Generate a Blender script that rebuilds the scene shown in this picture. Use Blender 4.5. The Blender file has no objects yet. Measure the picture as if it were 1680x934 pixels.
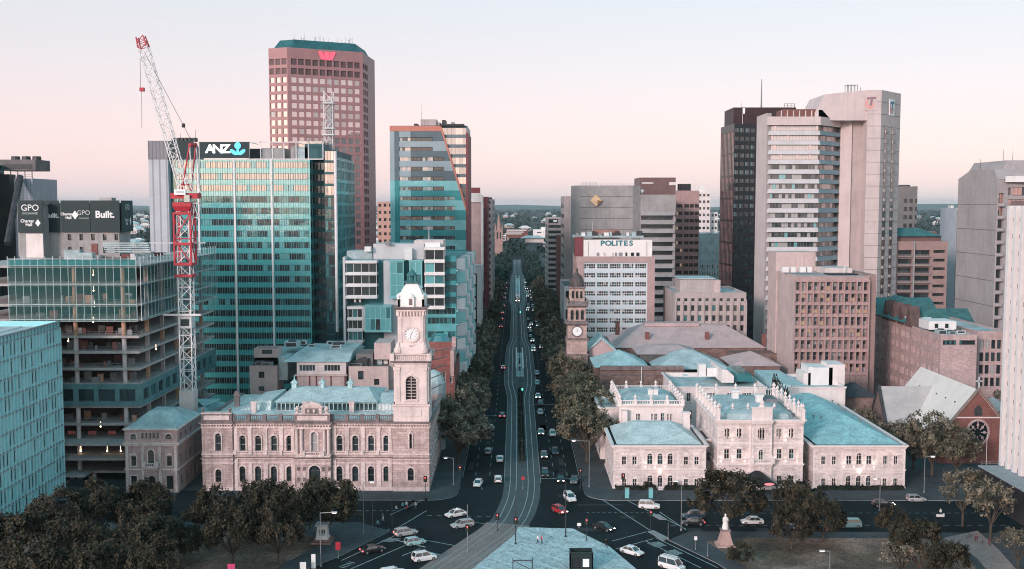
import bpy, math, random
from mathutils import Vector, Matrix
from math import sin, cos, tan, pi, atan, radians as R
rnd = random.Random(11)
S = bpy.context.scene
C = S.collection
# ---------------------------------------------------------------- camera model (used for surveying the photo)
F = 1750.0; CX, CY = 840, 467; H = 65.0
TH = atan(132 / F); PSI = atan(6 / F)
FW = Vector((-sin(PSI) * cos(TH), cos(PSI) * cos(TH), -sin(TH)))
RT = Vector((cos(PSI), sin(PSI), 0)); UP = RT.cross(FW)
CAM = Vector((0, 0, H))
def ray(px, py): return FW * F + RT * (px - CX) + UP * (CY - py)
def at(px, py, Y):
 d = ray(px, py); return CAM + d * (Y / d.y)
def gp(px, py, z=0.0):
 d = ray(px, py); return CAM + d * ((z - H) / d.z)
def zz(py, Y, px=846): return at(px, py, Y).z
def xx(px, Y, py=500): return at(px, py, Y).x
def lerp(a, b, t): return a + (b - a) * t
# ---------------------------------------------------------------- object helpers
ORG = {}
def tag(o, label, cat, group=None, kind=None):
 if label: o['label'] = label
 if cat: o['category'] = cat
 if group: o['group'] = group
 if kind: o['kind'] = kind
 return o
def thing(name, label, cat, loc, group=None, rz=0):
 o = bpy.data.objects.new(name, None); C.objects.link(o)
 o.empty_display_size = .5
 o.location = loc; o.rotation_euler = (0, 0, rz); ORG[o] = Vector(loc)
 return tag(o, label, cat, group)
def link(name, me, parent=None, loc=(0, 0, 0), rz=0):
 o = bpy.data.objects.new(name, me); C.objects.link(o)
 if parent: o.parent = parent
 o.location = loc; o.rotation_euler = (0, 0, rz)
 return o
def dup(root, loc=None, rz=None, scale=None, label=None, group=None):
 r = root.copy(); C.objects.link(r)
 if loc is not None: r.location = loc
 if rz is not None: r.rotation_euler = (0, 0, rz)
 if scale is not None: r.scale = scale
 if label: r['label'] = label
 if group: r['group'] = group
 for ch in root.children:
  c = ch.copy(); C.objects.link(c); c.parent = r
  for g in ch.children:
   d = g.copy(); C.objects.link(d); d.parent = c
 return r
class MB:
 def __init__(s): s.v = []; s.f = []; s.m = []; s.T = None
 def pt(s, p):
  p = Vector(p)
  s.v.append(s.T @ p if s.T else p); return len(s.v) - 1
 def q(s, pts, m=0):
  s.f.append([s.pt(p) for p in pts]); s.m.append(m)
 def fi(s, idx, m=0): s.f.append(list(idx)); s.m.append(m)
 def box(s, x0, x1, y0, y1, z0, z1, m=0, top=None):
  i = [s.pt(p) for p in ((x0,y0,z0),(x1,y0,z0),(x1,y1,z0),(x0,y1,z0),(x0,y0,z1),(x1,y0,z1),(x1,y1,z1),(x0,y1,z1))]
  for a in ((3,2,1,0),(0,1,5,4),(1,2,6,5),(2,3,7,6),(3,0,4,7)): s.fi([i[k] for k in a], m)
  s.fi([i[k] for k in (4,5,6,7)], m if top is None else top)
 def obox(s, A, B, d0, d1, z0, z1, m=0, e=0):
  A = Vector((A[0], A[1], 0)); B = Vector((B[0], B[1], 0)); u = (B - A).normalized(); n = Vector((u.y, -u.x, 0))
  A = A - u * e; B = B + u * e
  P = [A + n * d1, B + n * d1, B + n * d0, A + n * d0]
  i = [s.pt((p.x, p.y, z0)) for p in P] + [s.pt((p.x, p.y, z1)) for p in P]
  for a in ((3,2,1,0),(0,1,5,4),(1,2,6,5),(2,3,7,6),(3,0,4,7),(4,5,6,7)): s.fi([i[k] for k in a], m)
 def prism(s, poly, z0, z1, m=0, top=None, bot=False):
  n = len(poly); a = [s.pt((p[0], p[1], z0)) for p in poly]; b = [s.pt((p[0], p[1], z1)) for p in poly]
  for k in range(n): s.fi((a[k], a[(k+1) % n], b[(k+1) % n], b[k]), m)
  s.fi(b, m if top is None else top)
  if bot: s.fi(a[::-1], m)
 def loft(s, rings, m=0, cap=True, closed=True):
  ids = [[s.pt(p) for p in r] for r in rings]; n = len(ids[0])
  for a, b in zip(ids, ids[1:]):
   for k in range(n if closed else n - 1): s.fi((a[k], a[(k+1) % n], b[(k+1) % n], b[k]), m)
  if cap: s.fi(ids[0][::-1], m); s.fi(ids[-1], m)
 def tube(s, p, q, r0, r1=None, n=5, m=0, cap=True):
  p = Vector(p); q = Vector(q); r1 = r0 if r1 is None else r1
  d = (q - p).normalized(); a = d.orthogonal().normalized(); b = d.cross(a)
  s.loft([[c + a * (r * cos(2*pi*k/n)) + b * (r * sin(2*pi*k/n)) for k in range(n)] for c, r in ((p, r0), (q, r1))], m, cap)
 def lathe(s, cx, cy, prof, n=12, m=0, cap=True, rot=0.0):
  s.loft([[(cx + r * cos(rot + 2*pi*k/n), cy + r * sin(rot + 2*pi*k/n), z) for k in range(n)] for r, z in prof], m, cap)
 def tier(s, cx, cy, prof, m=0, cap=True):
  s.loft([[(cx - a, cy - b, z), (cx + a, cy - b, z), (cx + a, cy + b, z), (cx - a, cy + b, z)] for a, b, z in prof], m, cap)
 def hip(s, x0, x1, y0, y1, z0, z1, ix, iy, m=0):
  s.loft([[(x0,y0,z0),(x1,y0,z0),(x1,y1,z0),(x0,y1,z0)],[(x0+ix,y0+iy,z1),(x1-ix,y0+iy,z1),(x1-ix,y1-iy,z1),(x0+ix,y1-iy,z1)]], m)
 def build(s, name, mats, parent=None, smooth=False):
  if not s.v: return None
  off = ORG.get(parent, Vector((0, 0, 0))) if parent else Vector((0, 0, 0))
  me = bpy.data.meshes.new(name)
  me.from_pydata([tuple(v - off) for v in s.v], [], s.f)
  for mm in (mats if isinstance(mats, (list, tuple)) else [mats]): me.materials.append(mm)
  if len(me.materials) > 1: me.polygons.foreach_set('material_index', s.m)
  if smooth: me.polygons.foreach_set('use_smooth', [True] * len(me.polygons))
  me.update()
  o = link(name, me, parent)
  if parent: ORG[o] = off
  return o
# ---------------------------------------------------------------- materials
def nd(nt, t, **k):
 n = nt.nodes.new(t)
 for a, b in k.items():
  if a in n.inputs: n.inputs[a].default_value = b
  else: setattr(n, a, b)
 return n
def mat(name, col, rough=.75, var=.16, scale=.25, metal=0., spec=.35, streak=0., brick=None, bump=0., fine=0., emit=0., obj_var=0., col2=None, ribs=None):
 m = bpy.data.materials.new(name); m.use_nodes = True; nt = m.node_tree; L = nt.links.new
 b = nt.nodes['Principled BSDF']; b.inputs['Roughness'].default_value = rough; b.inputs['Metallic'].default_value = metal
 b.inputs['Specular IOR Level'].default_value = spec
 c = (*col, 1)
 if emit:
  b.inputs['Emission Color'].default_value = c; b.inputs['Emission Strength'].default_value = emit
 b.inputs['Base Color'].default_value = c
 g = nt.nodes.new('ShaderNodeNewGeometry'); pos = g.outputs['Position']
 src = None
 def mixc(a, bcol, fac, mode='MIX'):
  x = nd(nt, 'ShaderNodeMix', data_type='RGBA', blend_type=mode)
  if hasattr(fac, 'default_value'): L(fac, x.inputs[0])
  else: x.inputs[0].default_value = fac
  for sock, v in ((x.inputs[6], a), (x.inputs[7], bcol)):
   if isinstance(v, tuple): sock.default_value = v
   else: L(v, sock)
  return x.outputs[2]
 def noise(sc, detail=3., vec=None, rough_=.6):
  n = nd(nt, 'ShaderNodeTexNoise', Scale=sc, Detail=detail, Roughness=rough_)
  L(vec or pos, n.inputs['Vector']); return n.outputs['Fac']
 def ramp(f, lo, hi):
  r = nd(nt, 'ShaderNodeMapRange'); L(f, r.inputs[0]); r.inputs[1].default_value = lo; r.inputs[2].default_value = hi; return r.outputs[0]
 src = c
 if col2: src = mixc(c, (*col2, 1), ramp(noise(scale * .6, 4), .42, .58))
 if brick:
  w, h, dk = brick
  sp = nd(nt, 'ShaderNodeSeparateXYZ'); L(pos, sp.inputs[0])
  ad = nd(nt, 'ShaderNodeMath', operation='ADD'); L(sp.outputs[0], ad.inputs[0]); L(sp.outputs[1], ad.inputs[1])
  cb = nd(nt, 'ShaderNodeCombineXYZ'); L(ad.outputs[0], cb.inputs[0]); L(sp.outputs[2], cb.inputs[1])
  bt = nd(nt, 'ShaderNodeTexBrick', Scale=1.); L(cb.outputs[0], bt.inputs['Vector'])
  bt.inputs['Brick Width'].default_value = w; bt.inputs['Row Height'].default_value = h; bt.inputs['Mortar Size'].default_value = min(w, h) * .06
  bt.inputs['Color1'].default_value = (1.1, 1.1, 1.1, 1); bt.inputs['Color2'].default_value = (.82, .80, .80, 1); bt.inputs['Mortar'].default_value = (dk, dk, dk, 1)
  src = mixc(src, bt.outputs['Color'], 1., 'MULTIPLY')
 if ribs:
  sp = nd(nt, 'ShaderNodeSeparateXYZ'); L(pos, sp.inputs[0])
  ad = nd(nt, 'ShaderNodeMath', operation='ADD'); L(sp.outputs[0], ad.inputs[0]); L(sp.outputs[1], ad.inputs[1])
  ml = nd(nt, 'ShaderNodeMath', operation='MULTIPLY'); L(ad.outputs[0], ml.inputs[0]); ml.inputs[1].default_value = 2 * pi / ribs
  sn = nd(nt, 'ShaderNodeMath', operation='SINE'); L(ml.outputs[0], sn.inputs[0])
  src = mixc(src, (.62, .62, .62, 1), ramp(sn.outputs[0], .55, .9), 'MULTIPLY')
 if var:
  src = mixc(src, (1 - var * 2.2,) * 3 + (1,), ramp(noise(scale, 5), .38, .72), 'MULTIPLY')
  src = mixc(src, (1 + var, 1 + var, 1 + var, 1), ramp(noise(scale * 6.3, 3), .45, .75), 'MULTIPLY')
 if fine:
  src = mixc(src, (1 - fine,) * 3 + (1,), ramp(noise(2.6, 2), .5, .62), 'MULTIPLY')
 if streak:
  mp = nd(nt, 'ShaderNodeMapping'); L(pos, mp.inputs[0]); mp.inputs['Scale'].default_value = (1.1, 1.1, .07)
  src = mixc(src, (1 - streak, 1 - streak, 1 - streak, 1), ramp(noise(1., 4, mp.outputs[0]), .5, .75), 'MULTIPLY')
 if obj_var:
  oi = nt.nodes.new('ShaderNodeObjectInfo')
  src = mixc(src, (1 - obj_var, 1 - obj_var, 1 - obj_var * .7, 1), oi.outputs['Random'], 'MULTIPLY')
 if not isinstance(src, tuple): L(src, b.inputs['Base Color'])
 if bump:
  bp = nd(nt, 'ShaderNodeBump', Strength=bump, Distance=.15); L(noise(1.7, 4), bp.inputs['Height']); L(bp.outputs[0], b.inputs['Normal'])
 return m
def glassm(name, col, refl=.3, rough=.08, tint=(1, 1, 1), wob=.04, emit=None):
 """coated window glass: a tinted body under a mirror coat that bends a little from pane to pane"""
 m = bpy.data.materials.new(name); m.use_nodes = True; nt = m.node_tree; L = nt.links.new
 out = nt.nodes['Material Output']; b = nt.nodes['Principled BSDF']
 b.inputs['Base Color'].default_value = (*col, 1); b.inputs['Roughness'].default_value = .35; b.inputs['Specular IOR Level'].default_value = .3
 if emit:
  b.inputs['Emission Color'].default_value = (*emit[:3], 1); b.inputs['Emission Strength'].default_value = emit[3]
 g = nt.nodes.new('ShaderNodeNewGeometry')
 n = nd(nt, 'ShaderNodeTexNoise', Scale=.35, Detail=2.); L(g.outputs['Position'], n.inputs['Vector'])
 bp = nd(nt, 'ShaderNodeBump', Strength=wob, Distance=1.); L(n.outputs['Fac'], bp.inputs['Height'])
 gl = nd(nt, 'ShaderNodeBsdfGlossy', Roughness=rough); gl.inputs['Color'].default_value = (*tint, 1); L(bp.outputs[0], gl.inputs['Normal'])
 fr = nd(nt, 'ShaderNodeFresnel', IOR=1.5); mr = nd(nt, 'ShaderNodeMapRange'); L(fr.outputs[0], mr.inputs[0])
 mr.inputs[1].default_value = .04; mr.inputs[2].default_value = 1.; mr.inputs[3].default_value = refl; mr.inputs[4].default_value = 1.
 mx = nt.nodes.new('ShaderNodeMixShader'); L(mr.outputs[0], mx.inputs[0]); L(b.outputs[0], mx.inputs[1]); L(gl.outputs[0], mx.inputs[2]); L(mx.outputs[0], out.inputs[0])
 return m
def lampm(name, col, e):
 m = bpy.data.materials.new(name); m.use_nodes = True; b = m.node_tree.nodes['Principled BSDF']
 b.inputs['Base Color'].default_value = (*col, 1); b.inputs['Emission Color'].default_value = (*col, 1); b.inputs['Emission Strength'].default_value = e
 return m
# ---------------------------------------------------------------- facade helpers
def frame2(A, B):
 A = Vector((A[0], A[1], 0)); B = Vector((B[0], B[1], 0)); u = (B - A).normalized()
 return A, u, Vector((u.y, -u.x, 0)), (B - A).length
def arcpts(u0, u1, v1, n=8):
 r = (u1 - u0) / 2; c = (u0 + u1) / 2
 return [(c - r * cos(pi * k / n), v1 - r + r * sin(pi * k / n)) for k in range(n + 1)]
def facade(mb, A, B, z0, z1, ops=(), d=.3, m=0, mr=None):
 """a wall with real openings: ops are (u0, u1, v0, v1, arched) measured from A and z0"""
 A, u, n, W = frame2(A, B); Hh = z1 - z0; mr = m if mr is None else mr
 def P(a, v, dd=0.): p = A + u * a - n * dd; return (p.x, p.y, z0 + v)
 ops = [(max(o[0], 0), min(o[1], W), max(o[2], 0), min(o[3], Hh), o[4] if len(o) > 4 else 0) for o in ops]
 ops = [o for o in ops if o[1] > o[0] + .02 and o[3] > o[2] + .02]
 vs = sorted({0., Hh, *[round(o[2], 4) for o in ops], *[round(o[3], 4) for o in ops]})
 for v0, v1 in zip(vs, vs[1:]):
  if v1 - v0 < 1e-4: continue
  vm = (v0 + v1) / 2; x = 0.
  for o in sorted(o for o in ops if o[2] < vm < o[3]):
   if o[0] > x + 1e-4: mb.q([P(x, v0), P(o[0], v0), P(o[0], v1), P(x, v1)], m)
   x = o[1]
  if W > x + 1e-4: mb.q([P(x, v0), P(W, v0), P(W, v1), P(x, v1)], m)
 for a0, a1, v0, v1, arch in ops:
  mb.q([P(a0, v0), P(a1, v0), P(a1, v0, d), P(a0, v0, d)], mr)
  if arch:
   pts = arcpts(a0, a1, v1); vs0 = pts[0][1]
   mb.q([P(a0, v0), P(a0, v0, d), P(a0, vs0, d), P(a0, vs0)], mr); mb.q([P(a1, v0), P(a1, vs0), P(a1, vs0, d), P(a1, v0, d)], mr)
   for k, (p, q_) in enumerate(zip(pts, pts[1:])):
    mb.q([P(*p), P(*p, d), P(*q_, d), P(*q_)], mr)
    cr = (a0, v1) if k < len(pts) // 2 else (a1, v1)
    mb.q([P(*p), P(*q_), P(*cr)], m)
  else:
   mb.q([P(a0, v0), P(a0, v0, d), P(a0, v1, d), P(a0, v1)], mr); mb.q([P(a1, v0), P(a1, v1), P(a1, v1, d), P(a1, v0, d)], mr)
   mb.q([P(a0, v1), P(a0, v1, d), P(a1, v1, d), P(a1, v1)], mr)
WC = {}
def pick(glass):
 t = sum(w for _, w in glass); r = rnd.random() * t
 for i, (_, w) in enumerate(glass):
  r -= w
  if r <= 0: return i
 return 0
def winmesh(w, h, arch, nx, nz, t, glass, fm, variants, blind=0.):
 key = (round(w, 2), round(h, 2), arch, nx, nz, t, id(glass), fm.name, rnd.randrange(variants))
 if key in WC: return WC[key]
 mb = MB()
 if arch:
  pts = arcpts(0, w, h)
  mb.q([(x, .05, z) for x, z in [(0, 0), (w, 0)] + pts[::-1]], 1 + pick(glass))
  inn = [(w/2 + (x - w/2) * (1 - 2*t/w), h - w/2 + (z - h + w/2) * (1 - 2*t/w)) for x, z in pts]
  for (p, q_, pi_, qi) in zip(pts, pts[1:], inn, inn[1:]): mb.q([(p[0], 0, p[1]), (pi_[0], 0, pi_[1]), (qi[0], 0, qi[1]), (q_[0], 0, q_[1])], 0)
  vt = h - w / 2
  mb.box(0, t, -.01, .05, 0, vt, 0); mb.box(w - t, w, -.01, .05, 0, vt, 0)
  for k in range(1, nx): mb.box(w*k/nx - t*.35, w*k/nx + t*.35, 0, .05, 0, h - t, 0)
  for k in range(1, nz + 1): mb.box(t, w - t, 0.005, .05, vt*k/nz - t*.35, vt*k/nz + t*.35, 0)
 else:
  for i in range(nx):
   for j in range(nz):
    mb.q([(w*i/nx, .05, h*j/nz), (w*(i+1)/nx, .05, h*j/nz), (w*(i+1)/nx, .05, h*(j+1)/nz), (w*i/nx, .05, h*(j+1)/nz)], 1 + pick(glass))
  if t:
   mb.box(0, w, 0, .05, h - t, h, 0); mb.box(0, w, 0, .05, 0, t, 0)
   mb.box(0, t, .002, .05, t, h - t, 0); mb.box(w - t, w, .002, .05, t, h - t, 0)
   for k in range(1, nx): mb.box(w*k/nx - t*.4, w*k/nx + t*.4, .004, .05, t, h - t, 0)
   for k in range(1, nz): mb.box(t, w - t, .006, .05, h*k/nz - t*.4, h*k/nz + t*.4, 0)
 me = bpy.data.meshes.new('window'); me.from_pydata([tuple(v) for v in mb.v], [], mb.f)
 me.materials.append(fm)
 for g, _ in glass: me.materials.append(g)
 me.polygons.foreach_set('material_index', mb.m); me.update()
 WC[key] = me
 return me
WCOUNT = {}
def windows(root, A, B, z0, ops, d, glass, fm, nx=2, nz=2, t=.08, name='window', variants=6, cap=100):
 """one object per window, let into the openings of facade(); past 100 on a building the rest become one stuff part"""
 A2, u, n, W = frame2(A, B); org = ORG[root]; rest = MB(); out = []
 rz = math.atan2(u.y, u.x)
 for o in ops:
  a0, a1, v0, v1 = o[:4]; arch = o[4] if len(o) > 4 else 0
  p = A2 + u * a0 - n * (d - .05) + Vector((0, 0, z0 + v0)) - org
  k = WCOUNT.get((root, name), 0); WCOUNT[(root, name)] = k + 1
  if k < cap:
   out.append(link(name, winmesh(a1 - a0, v1 - v0, arch, nx, nz, t, glass, fm, variants), root, p, rz))
  else:
   P = lambda a, v, dd: tuple(A2 + u * a - n * dd + Vector((0, 0, z0 + v)))
   for i in range(nx):
    b0 = lerp(a0, a1, i / nx); b1 = lerp(a0, a1, (i + 1) / nx) - t
    rest.q([P(b0, v0, d), P(b1, v0, d), P(b1, v1, d), P(b0, v1, d)], 1 + pick(glass))
   rest.q([P(a0, v0, d + .02), P(a1, v0, d + .02), P(a1, v1, d + .02), P(a0, v1, d + .02)], 0)
 if rest.v:
  r = rest.build(name, [fm] + [g for g, _ in glass], root); r['kind'] = 'stuff'
 return out
def grid(W, Hh, nx, nz, fw=.6, fh=.6, u0=0., u1=None, v0=0., v1=None, arch=0, dv=.5):
 u1 = W if u1 is None else u1; v1 = Hh if v1 is None else v1
 cw = (u1 - u0) / nx; ch = (v1 - v0) / nz
 return [(u0 + cw*(i + .5 - fw/2), u0 + cw*(i + .5 + fw/2), v0 + ch*(j + dv*(1 - fh)), v0 + ch*(j + dv*(1 - fh) + fh), arch) for j in range(nz)[::-1] for i in range(nx)]
def flen(A, B): return math.hypot(B[0] - A[0], B[1] - A[1])
TEXTS = []
def text(name, s, parent, loc, size, m, rz=0, ext=.05, bold=0., sx=1., align='CENTER'):
 c = bpy.data.curves.new(name, 'FONT'); c.body = s; c.size = size; c.extrude = ext; c.offset = bold; c.align_x = align; c.align_y = 'CENTER'
 c.materials.append(m); c.resolution_u = 3
 o = link(name, c, parent, Vector(loc) - ORG.get(parent, Vector((0, 0, 0))))
 o.rotation_euler = (pi / 2, 0, rz); o.scale = (sx, 1, 1); TEXTS.append(o)
 return o
def railing(mb, A, B, z, h=.9, step=1.5, r=.04, m=0, rows=2):
 A = Vector((*A[:2], z)); B = Vector((*B[:2], z)); n = max(1, int((B - A).length / step))
 for k in range(n + 1):
  p = A.lerp(B, k / n); mb.box(p.x - r, p.x + r, p.y - r, p.y + r, z, z + h, m)
 for j in range(rows):
  up = Vector((0, 0, h * (j + 1) / rows - r)); mb.tube(A + up, B + up, r, n=4, m=m)
def balustrade(mb, A, B, z, h=1.1, step=.6, m=0, pier=6.5, urn=False):
 L = flen(A, B); mb.obox(A, B, -.35, 0, z, z + .22, m); mb.obox(A, B, -.38, .03, z + h - .2, z + h, m)
 _, u, n, _ = frame2(A, B); k = int(L / step)
 for i in range(k):
  c = Vector((A[0], A[1], 0)) + u * (L * (i + .5) / k) - n * .17
  mb.lathe(c.x, c.y, [(.07, z + .2), (.13, z + .45), (.06, z + h * .65), (.09, z + h - .19)], 5, m, cap=False)
 k = max(1, round(L / pier))
 for i in range(k + 1):
  c = Vector((A[0], A[1], 0)) + u * (L * i / k) - n * .17
  mb.box(c.x - .4, c.x + .4, c.y - .4, c.y + .4, z - .01, z + h + .18, m)
  if urn: mb.lathe(c.x, c.y, [(.3, z + h + .18), (.14, z + h + .35), (.38, z + h + .75), (.34, z + h + 1.05), (.1, z + h + 1.25), (.05, z + h + 1.55)], 8, m)
# ---------------------------------------------------------------- camera, sky, sun
cam = bpy.data.objects.new('camera', bpy.data.cameras.new('camera')); C.objects.link(cam)
cam.location = CAM; cam.matrix_world = Matrix.Translation(CAM) @ Matrix((RT, UP, -FW)).transposed().to_4x4()
cam.data.sensor_width = 36; cam.data.lens = 36 * F / 1680; cam.data.clip_start = 1; cam.data.clip_end = 60000
S.camera = cam; S.cycles.pixel_filter_type = 'BLACKMAN_HARRIS'; S.cycles.filter_width = 1.05
S.render.engine = 'CYCLES'
S.view_settings.view_transform = 'Standard'; S.view_settings.look = 'None'; S.view_settings.gamma = 1; S.view_settings.exposure = 0
SUND = Vector((-.54, -.80, .27)).normalized()
sun = bpy.data.objects.new('sun', bpy.data.lights.new('sun', 'SUN')); C.objects.link(sun)
sun.data.energy = 2.45; sun.data.angle = R(12); sun.data.color = (1., .79, .79)
sun.rotation_euler = (-SUND).to_track_quat('-Z', 'Y').to_euler()
W = bpy.data.worlds.new('World'); S.world = W; W.use_nodes = True
nt = W.node_tree; L = nt.links.new
bg = nt.nodes['Background']; out = nt.nodes['World Output']
sk = nt.nodes.new('ShaderNodeTexSky'); sk.sky_type = 'NISHITA'; sk.sun_disc = False
sk.sun_elevation = math.asin(SUND.z); sk.sun_rotation = math.atan2(SUND.x, SUND.y)
L(sk.outputs[0], bg.inputs[0]); bg.inputs[1].default_value = .05
tc = nt.nodes.new('ShaderNodeTexCoord'); sp = nt.nodes.new('ShaderNodeSeparateXYZ'); L(tc.outputs['Generated'], sp.inputs[0])
rp = nt.nodes.new('ShaderNodeValToRGB'); L(sp.outputs[2], rp.inputs[0])
stops = [(0., (.70, .60, .68)), (.03, (.80, .58, .635)), (.075, (.80, .595, .625)), (.12, (.735, .615, .64)), (.165, (.68, .63, .645)), (.21, (.65, .65, .68)), (.36, (.38, .60, .66)), (.65, (.15, .46, .54)), (1., (.09, .40, .48))]
e = rp.color_ramp.elements
while len(e) < len(stops): e.new(.5)
for k, (p, c) in enumerate(stops): e[k].position = p; e[k].color = (*c, 1)
dt = nd(nt, 'ShaderNodeVectorMath', operation='DOT_PRODUCT'); L(tc.outputs['Generated'], dt.inputs[0]); dt.inputs[1].default_value = SUND
mx0 = nd(nt, 'ShaderNodeMath', operation='MAXIMUM'); L(dt.outputs['Value'], mx0.inputs[0]); mx0.inputs[1].default_value = 0
pw = nd(nt, 'ShaderNodeMath', operation='POWER'); L(mx0.outputs[0], pw.inputs[0]); pw.inputs[1].default_value = 3.
glow = nd(nt, 'ShaderNodeMix', data_type='RGBA', blend_type='ADD'); L(pw.outputs[0], glow.inputs[0]); L(rp.outputs[0], glow.inputs[6]); glow.inputs[7].default_value = (.55, .36, .33, 1)
bg2 = nt.nodes.new('ShaderNodeBackground'); L(glow.outputs[2], bg2.inputs[0]); bg2.inputs[1].default_value = 1.
ads = nt.nodes.new('ShaderNodeAddShader'); L(bg.outputs[0], ads.inputs[0]); L(bg2.outputs[0], ads.inputs[1]); L(ads.outputs[0], out.inputs[0])
# ---------------------------------------------------------------- materials
asphalt = mat('asphalt', (.016, .026, .030), .92, .16, .06, fine=.16, spec=.12)
paving = mat('paving', (.085, .10, .11), .9, .15, .2, fine=.25, spec=.15)
plaza_pave = mat('plaza_paving', (.56, .70, .73), .8, .12, .5, fine=.45, brick=(1.2, .6, .9))
track_pave = mat('track_paving', (.085, .11, .12), .8, .12, .2, fine=.2)
bed_pave = mat('bed_paving', (.27, .23, .22), .8, .12, .2, fine=.3)
grassm = mat('dry_grass', (.15, .115, .085), .9, .3, .12, fine=.5, col2=(.32, .23, .19))
paintw = mat('road_paint', (.42, .52, .54), .7, .2, .8, fine=.4)
kerbm = mat('kerb_stone', (.30, .32, .32), .8, .12, .4)
steel_rail = mat('rail_steel', (.36, .43, .45), .45, .1, .3, metal=.3)
earth = mat('city_ground', (.035, .045, .045), .9, .2, .02)
bluestone = mat('sandstone_blocks', (.64, .495, .475), .85, .14, .3, streak=.28, brick=(1.5, .55, .66), fine=.2)
dressed = mat('dressed_stone', (.84, .70, .67), .8, .14, .35, streak=.35, fine=.2)
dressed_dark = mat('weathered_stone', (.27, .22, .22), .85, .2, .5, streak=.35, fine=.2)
towerstone = mat('tower_stone', (.84, .71, .68), .8, .1, .4, streak=.16, fine=.06)
domew = mat('white_dome', (.95, .90, .87), .5, .06, .5, streak=.1)
cream = mat('cream_render', (.84, .755, .735), .8, .07, .3, streak=.12)
creamb = mat('cream_blocks', (.80, .71, .69), .85, .1, .3, streak=.18, brick=(1.1, .42, .8), fine=.1)
white = mat('white_paint', (.82, .80, .79), .6, .05, .4, streak=.1)
whitegrey = mat('pale_grey_panel', (.62, .62, .64), .6, .06, .3, streak=.1)
tealroof = mat('pale_metal_roof', (.50, .73, .76), .5, .14, .3, streak=.2, ribs=.8, fine=.14)
tealflat = mat('flat_membrane_roof', (.46, .58, .60), .7, .2, .25, fine=.15)
darkteal_roof = mat('green_slate_roof', (.06, .20, .21), .8, .2, .5, fine=.2)
slate = mat('dark_slate', (.06, .065, .075), .7, .2, .5, fine=.2)
pinktile = mat('pink_tile_roof', (.56, .43, .43), .85, .1, .3, fine=.15)
redtile = mat('red_tile_roof', (.36, .12, .10), .85, .2, .4, fine=.2)
greyroof = mat('grey_roof', (.24, .25, .26), .85, .25, .15, fine=.2)
concrete = mat('concrete', (.40, .385, .385), .85, .12, .2, streak=.2, fine=.06)
concrete_w = mat('warm_concrete', (.50, .43, .42), .85, .1, .2, streak=.22, fine=.06)
concrete_p = mat('pale_concrete', (.66, .59, .575), .8, .08, .25, streak=.15)
concrete_d = mat('dark_concrete', (.20, .19, .19), .85, .15, .2, streak=.2, fine=.1)
pinkcon = mat('pink_render', (.60, .47, .45), .85, .1, .25, streak=.22, fine=.06)
pinkbrick = mat('pink_brick', (.54, .40, .39), .9, .1, .3, streak=.15, brick=(.7, .3, .85))
redbrick = mat('red_brick', (.27, .12, .105), .9, .15, .3, brick=(.6, .25, .8))
brownstone = mat('brown_stone', (.30, .205, .18), .9, .2, .35, brick=(1.1, .5, .7), fine=.15)
granite = mat('red_granite', (.42, .22, .225), .5, .06, .2, spec=.5)
granite_d = mat('dark_granite', (.20, .125, .125), .5, .1, .4)
maroon = mat('maroon_panel', (.22, .06, .07), .6, .1, .3)
coral = mat('coral_panel', (.56, .22, .17), .6, .08, .3)
brownpc = mat('brown_precast', (.47, .33, .32), .85, .1, .25, streak=.2, fine=.08)
panel_l = mat('light_blue_grey_panel', (.33, .42, .46), .45, .08, .15)
panel_d = mat('dark_blue_grey_panel', (.115, .165, .19), .45, .08, .15)
panel_t = mat('teal_panel', (.12, .40, .42), .5, .12, .15)
tealpanel_d = mat('dark_teal_panel', (.035, .13, .145), .5, .15, .15)
blueribs = mat('blue_ribbed_metal', (.36, .42, .48), .5, .08, .1, ribs=1.6)
whiteribs = mat('white_ribbed_concrete', (.52, .55, .60), .7, .06, .2, ribs=2.2)
greyribs = mat('grey_ribbed_metal', (.25, .25, .28), .6, .06, .2, ribs=1.2)
black = mat('black_panel', (.022, .027, .032), .45, .1, .2)
darkmetal = mat('dark_metal', (.05, .055, .06), .5, .1, .5)
greymetal = mat('grey_metal', (.30, .32, .33), .45, .1, .5, metal=.3)
whitemetal = mat('white_steel', (.80, .78, .78), .5, .06, .5)
redmetal = mat('red_steel', (.52, .04, .06), .5, .1, .5)
orangecol = mat('wrapped_column', (.55, .33, .22), .8, .15, .5)
signdark = mat('dark_sign_panel', (.018, .04, .045), .6, .06, .3)
signwhite = mat('sign_white', (.90, .90, .90), .5, 0, 1)
signgrey = mat('sign_grey', (.55, .58, .58), .5, 0, 1)
hedgem = mat('clipped_hedge', (.028, .04, .03), .9, .3, 1., fine=.5)
mesh_net = bpy.data.materials.new('scaffold_net'); mesh_net.use_nodes = True
_n = mesh_net.node_tree; _b = _n.nodes['Principled BSDF']; _b.inputs['Base Color'].default_value = (.06, .24, .24, 1); _b.inputs['Roughness'].default_value = .9
_t = _n.nodes.new('ShaderNodeBsdfTransparent'); _m = _n.nodes.new('ShaderNodeMixShader'); _m.inputs[0].default_value = .27
_n.links.new(_t.outputs[0], _m.inputs[1]); _n.links.new(_b.outputs[0], _m.inputs[2]); _n.links.new(_m.outputs[0], _n.nodes['Material Output'].inputs[0])
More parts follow.
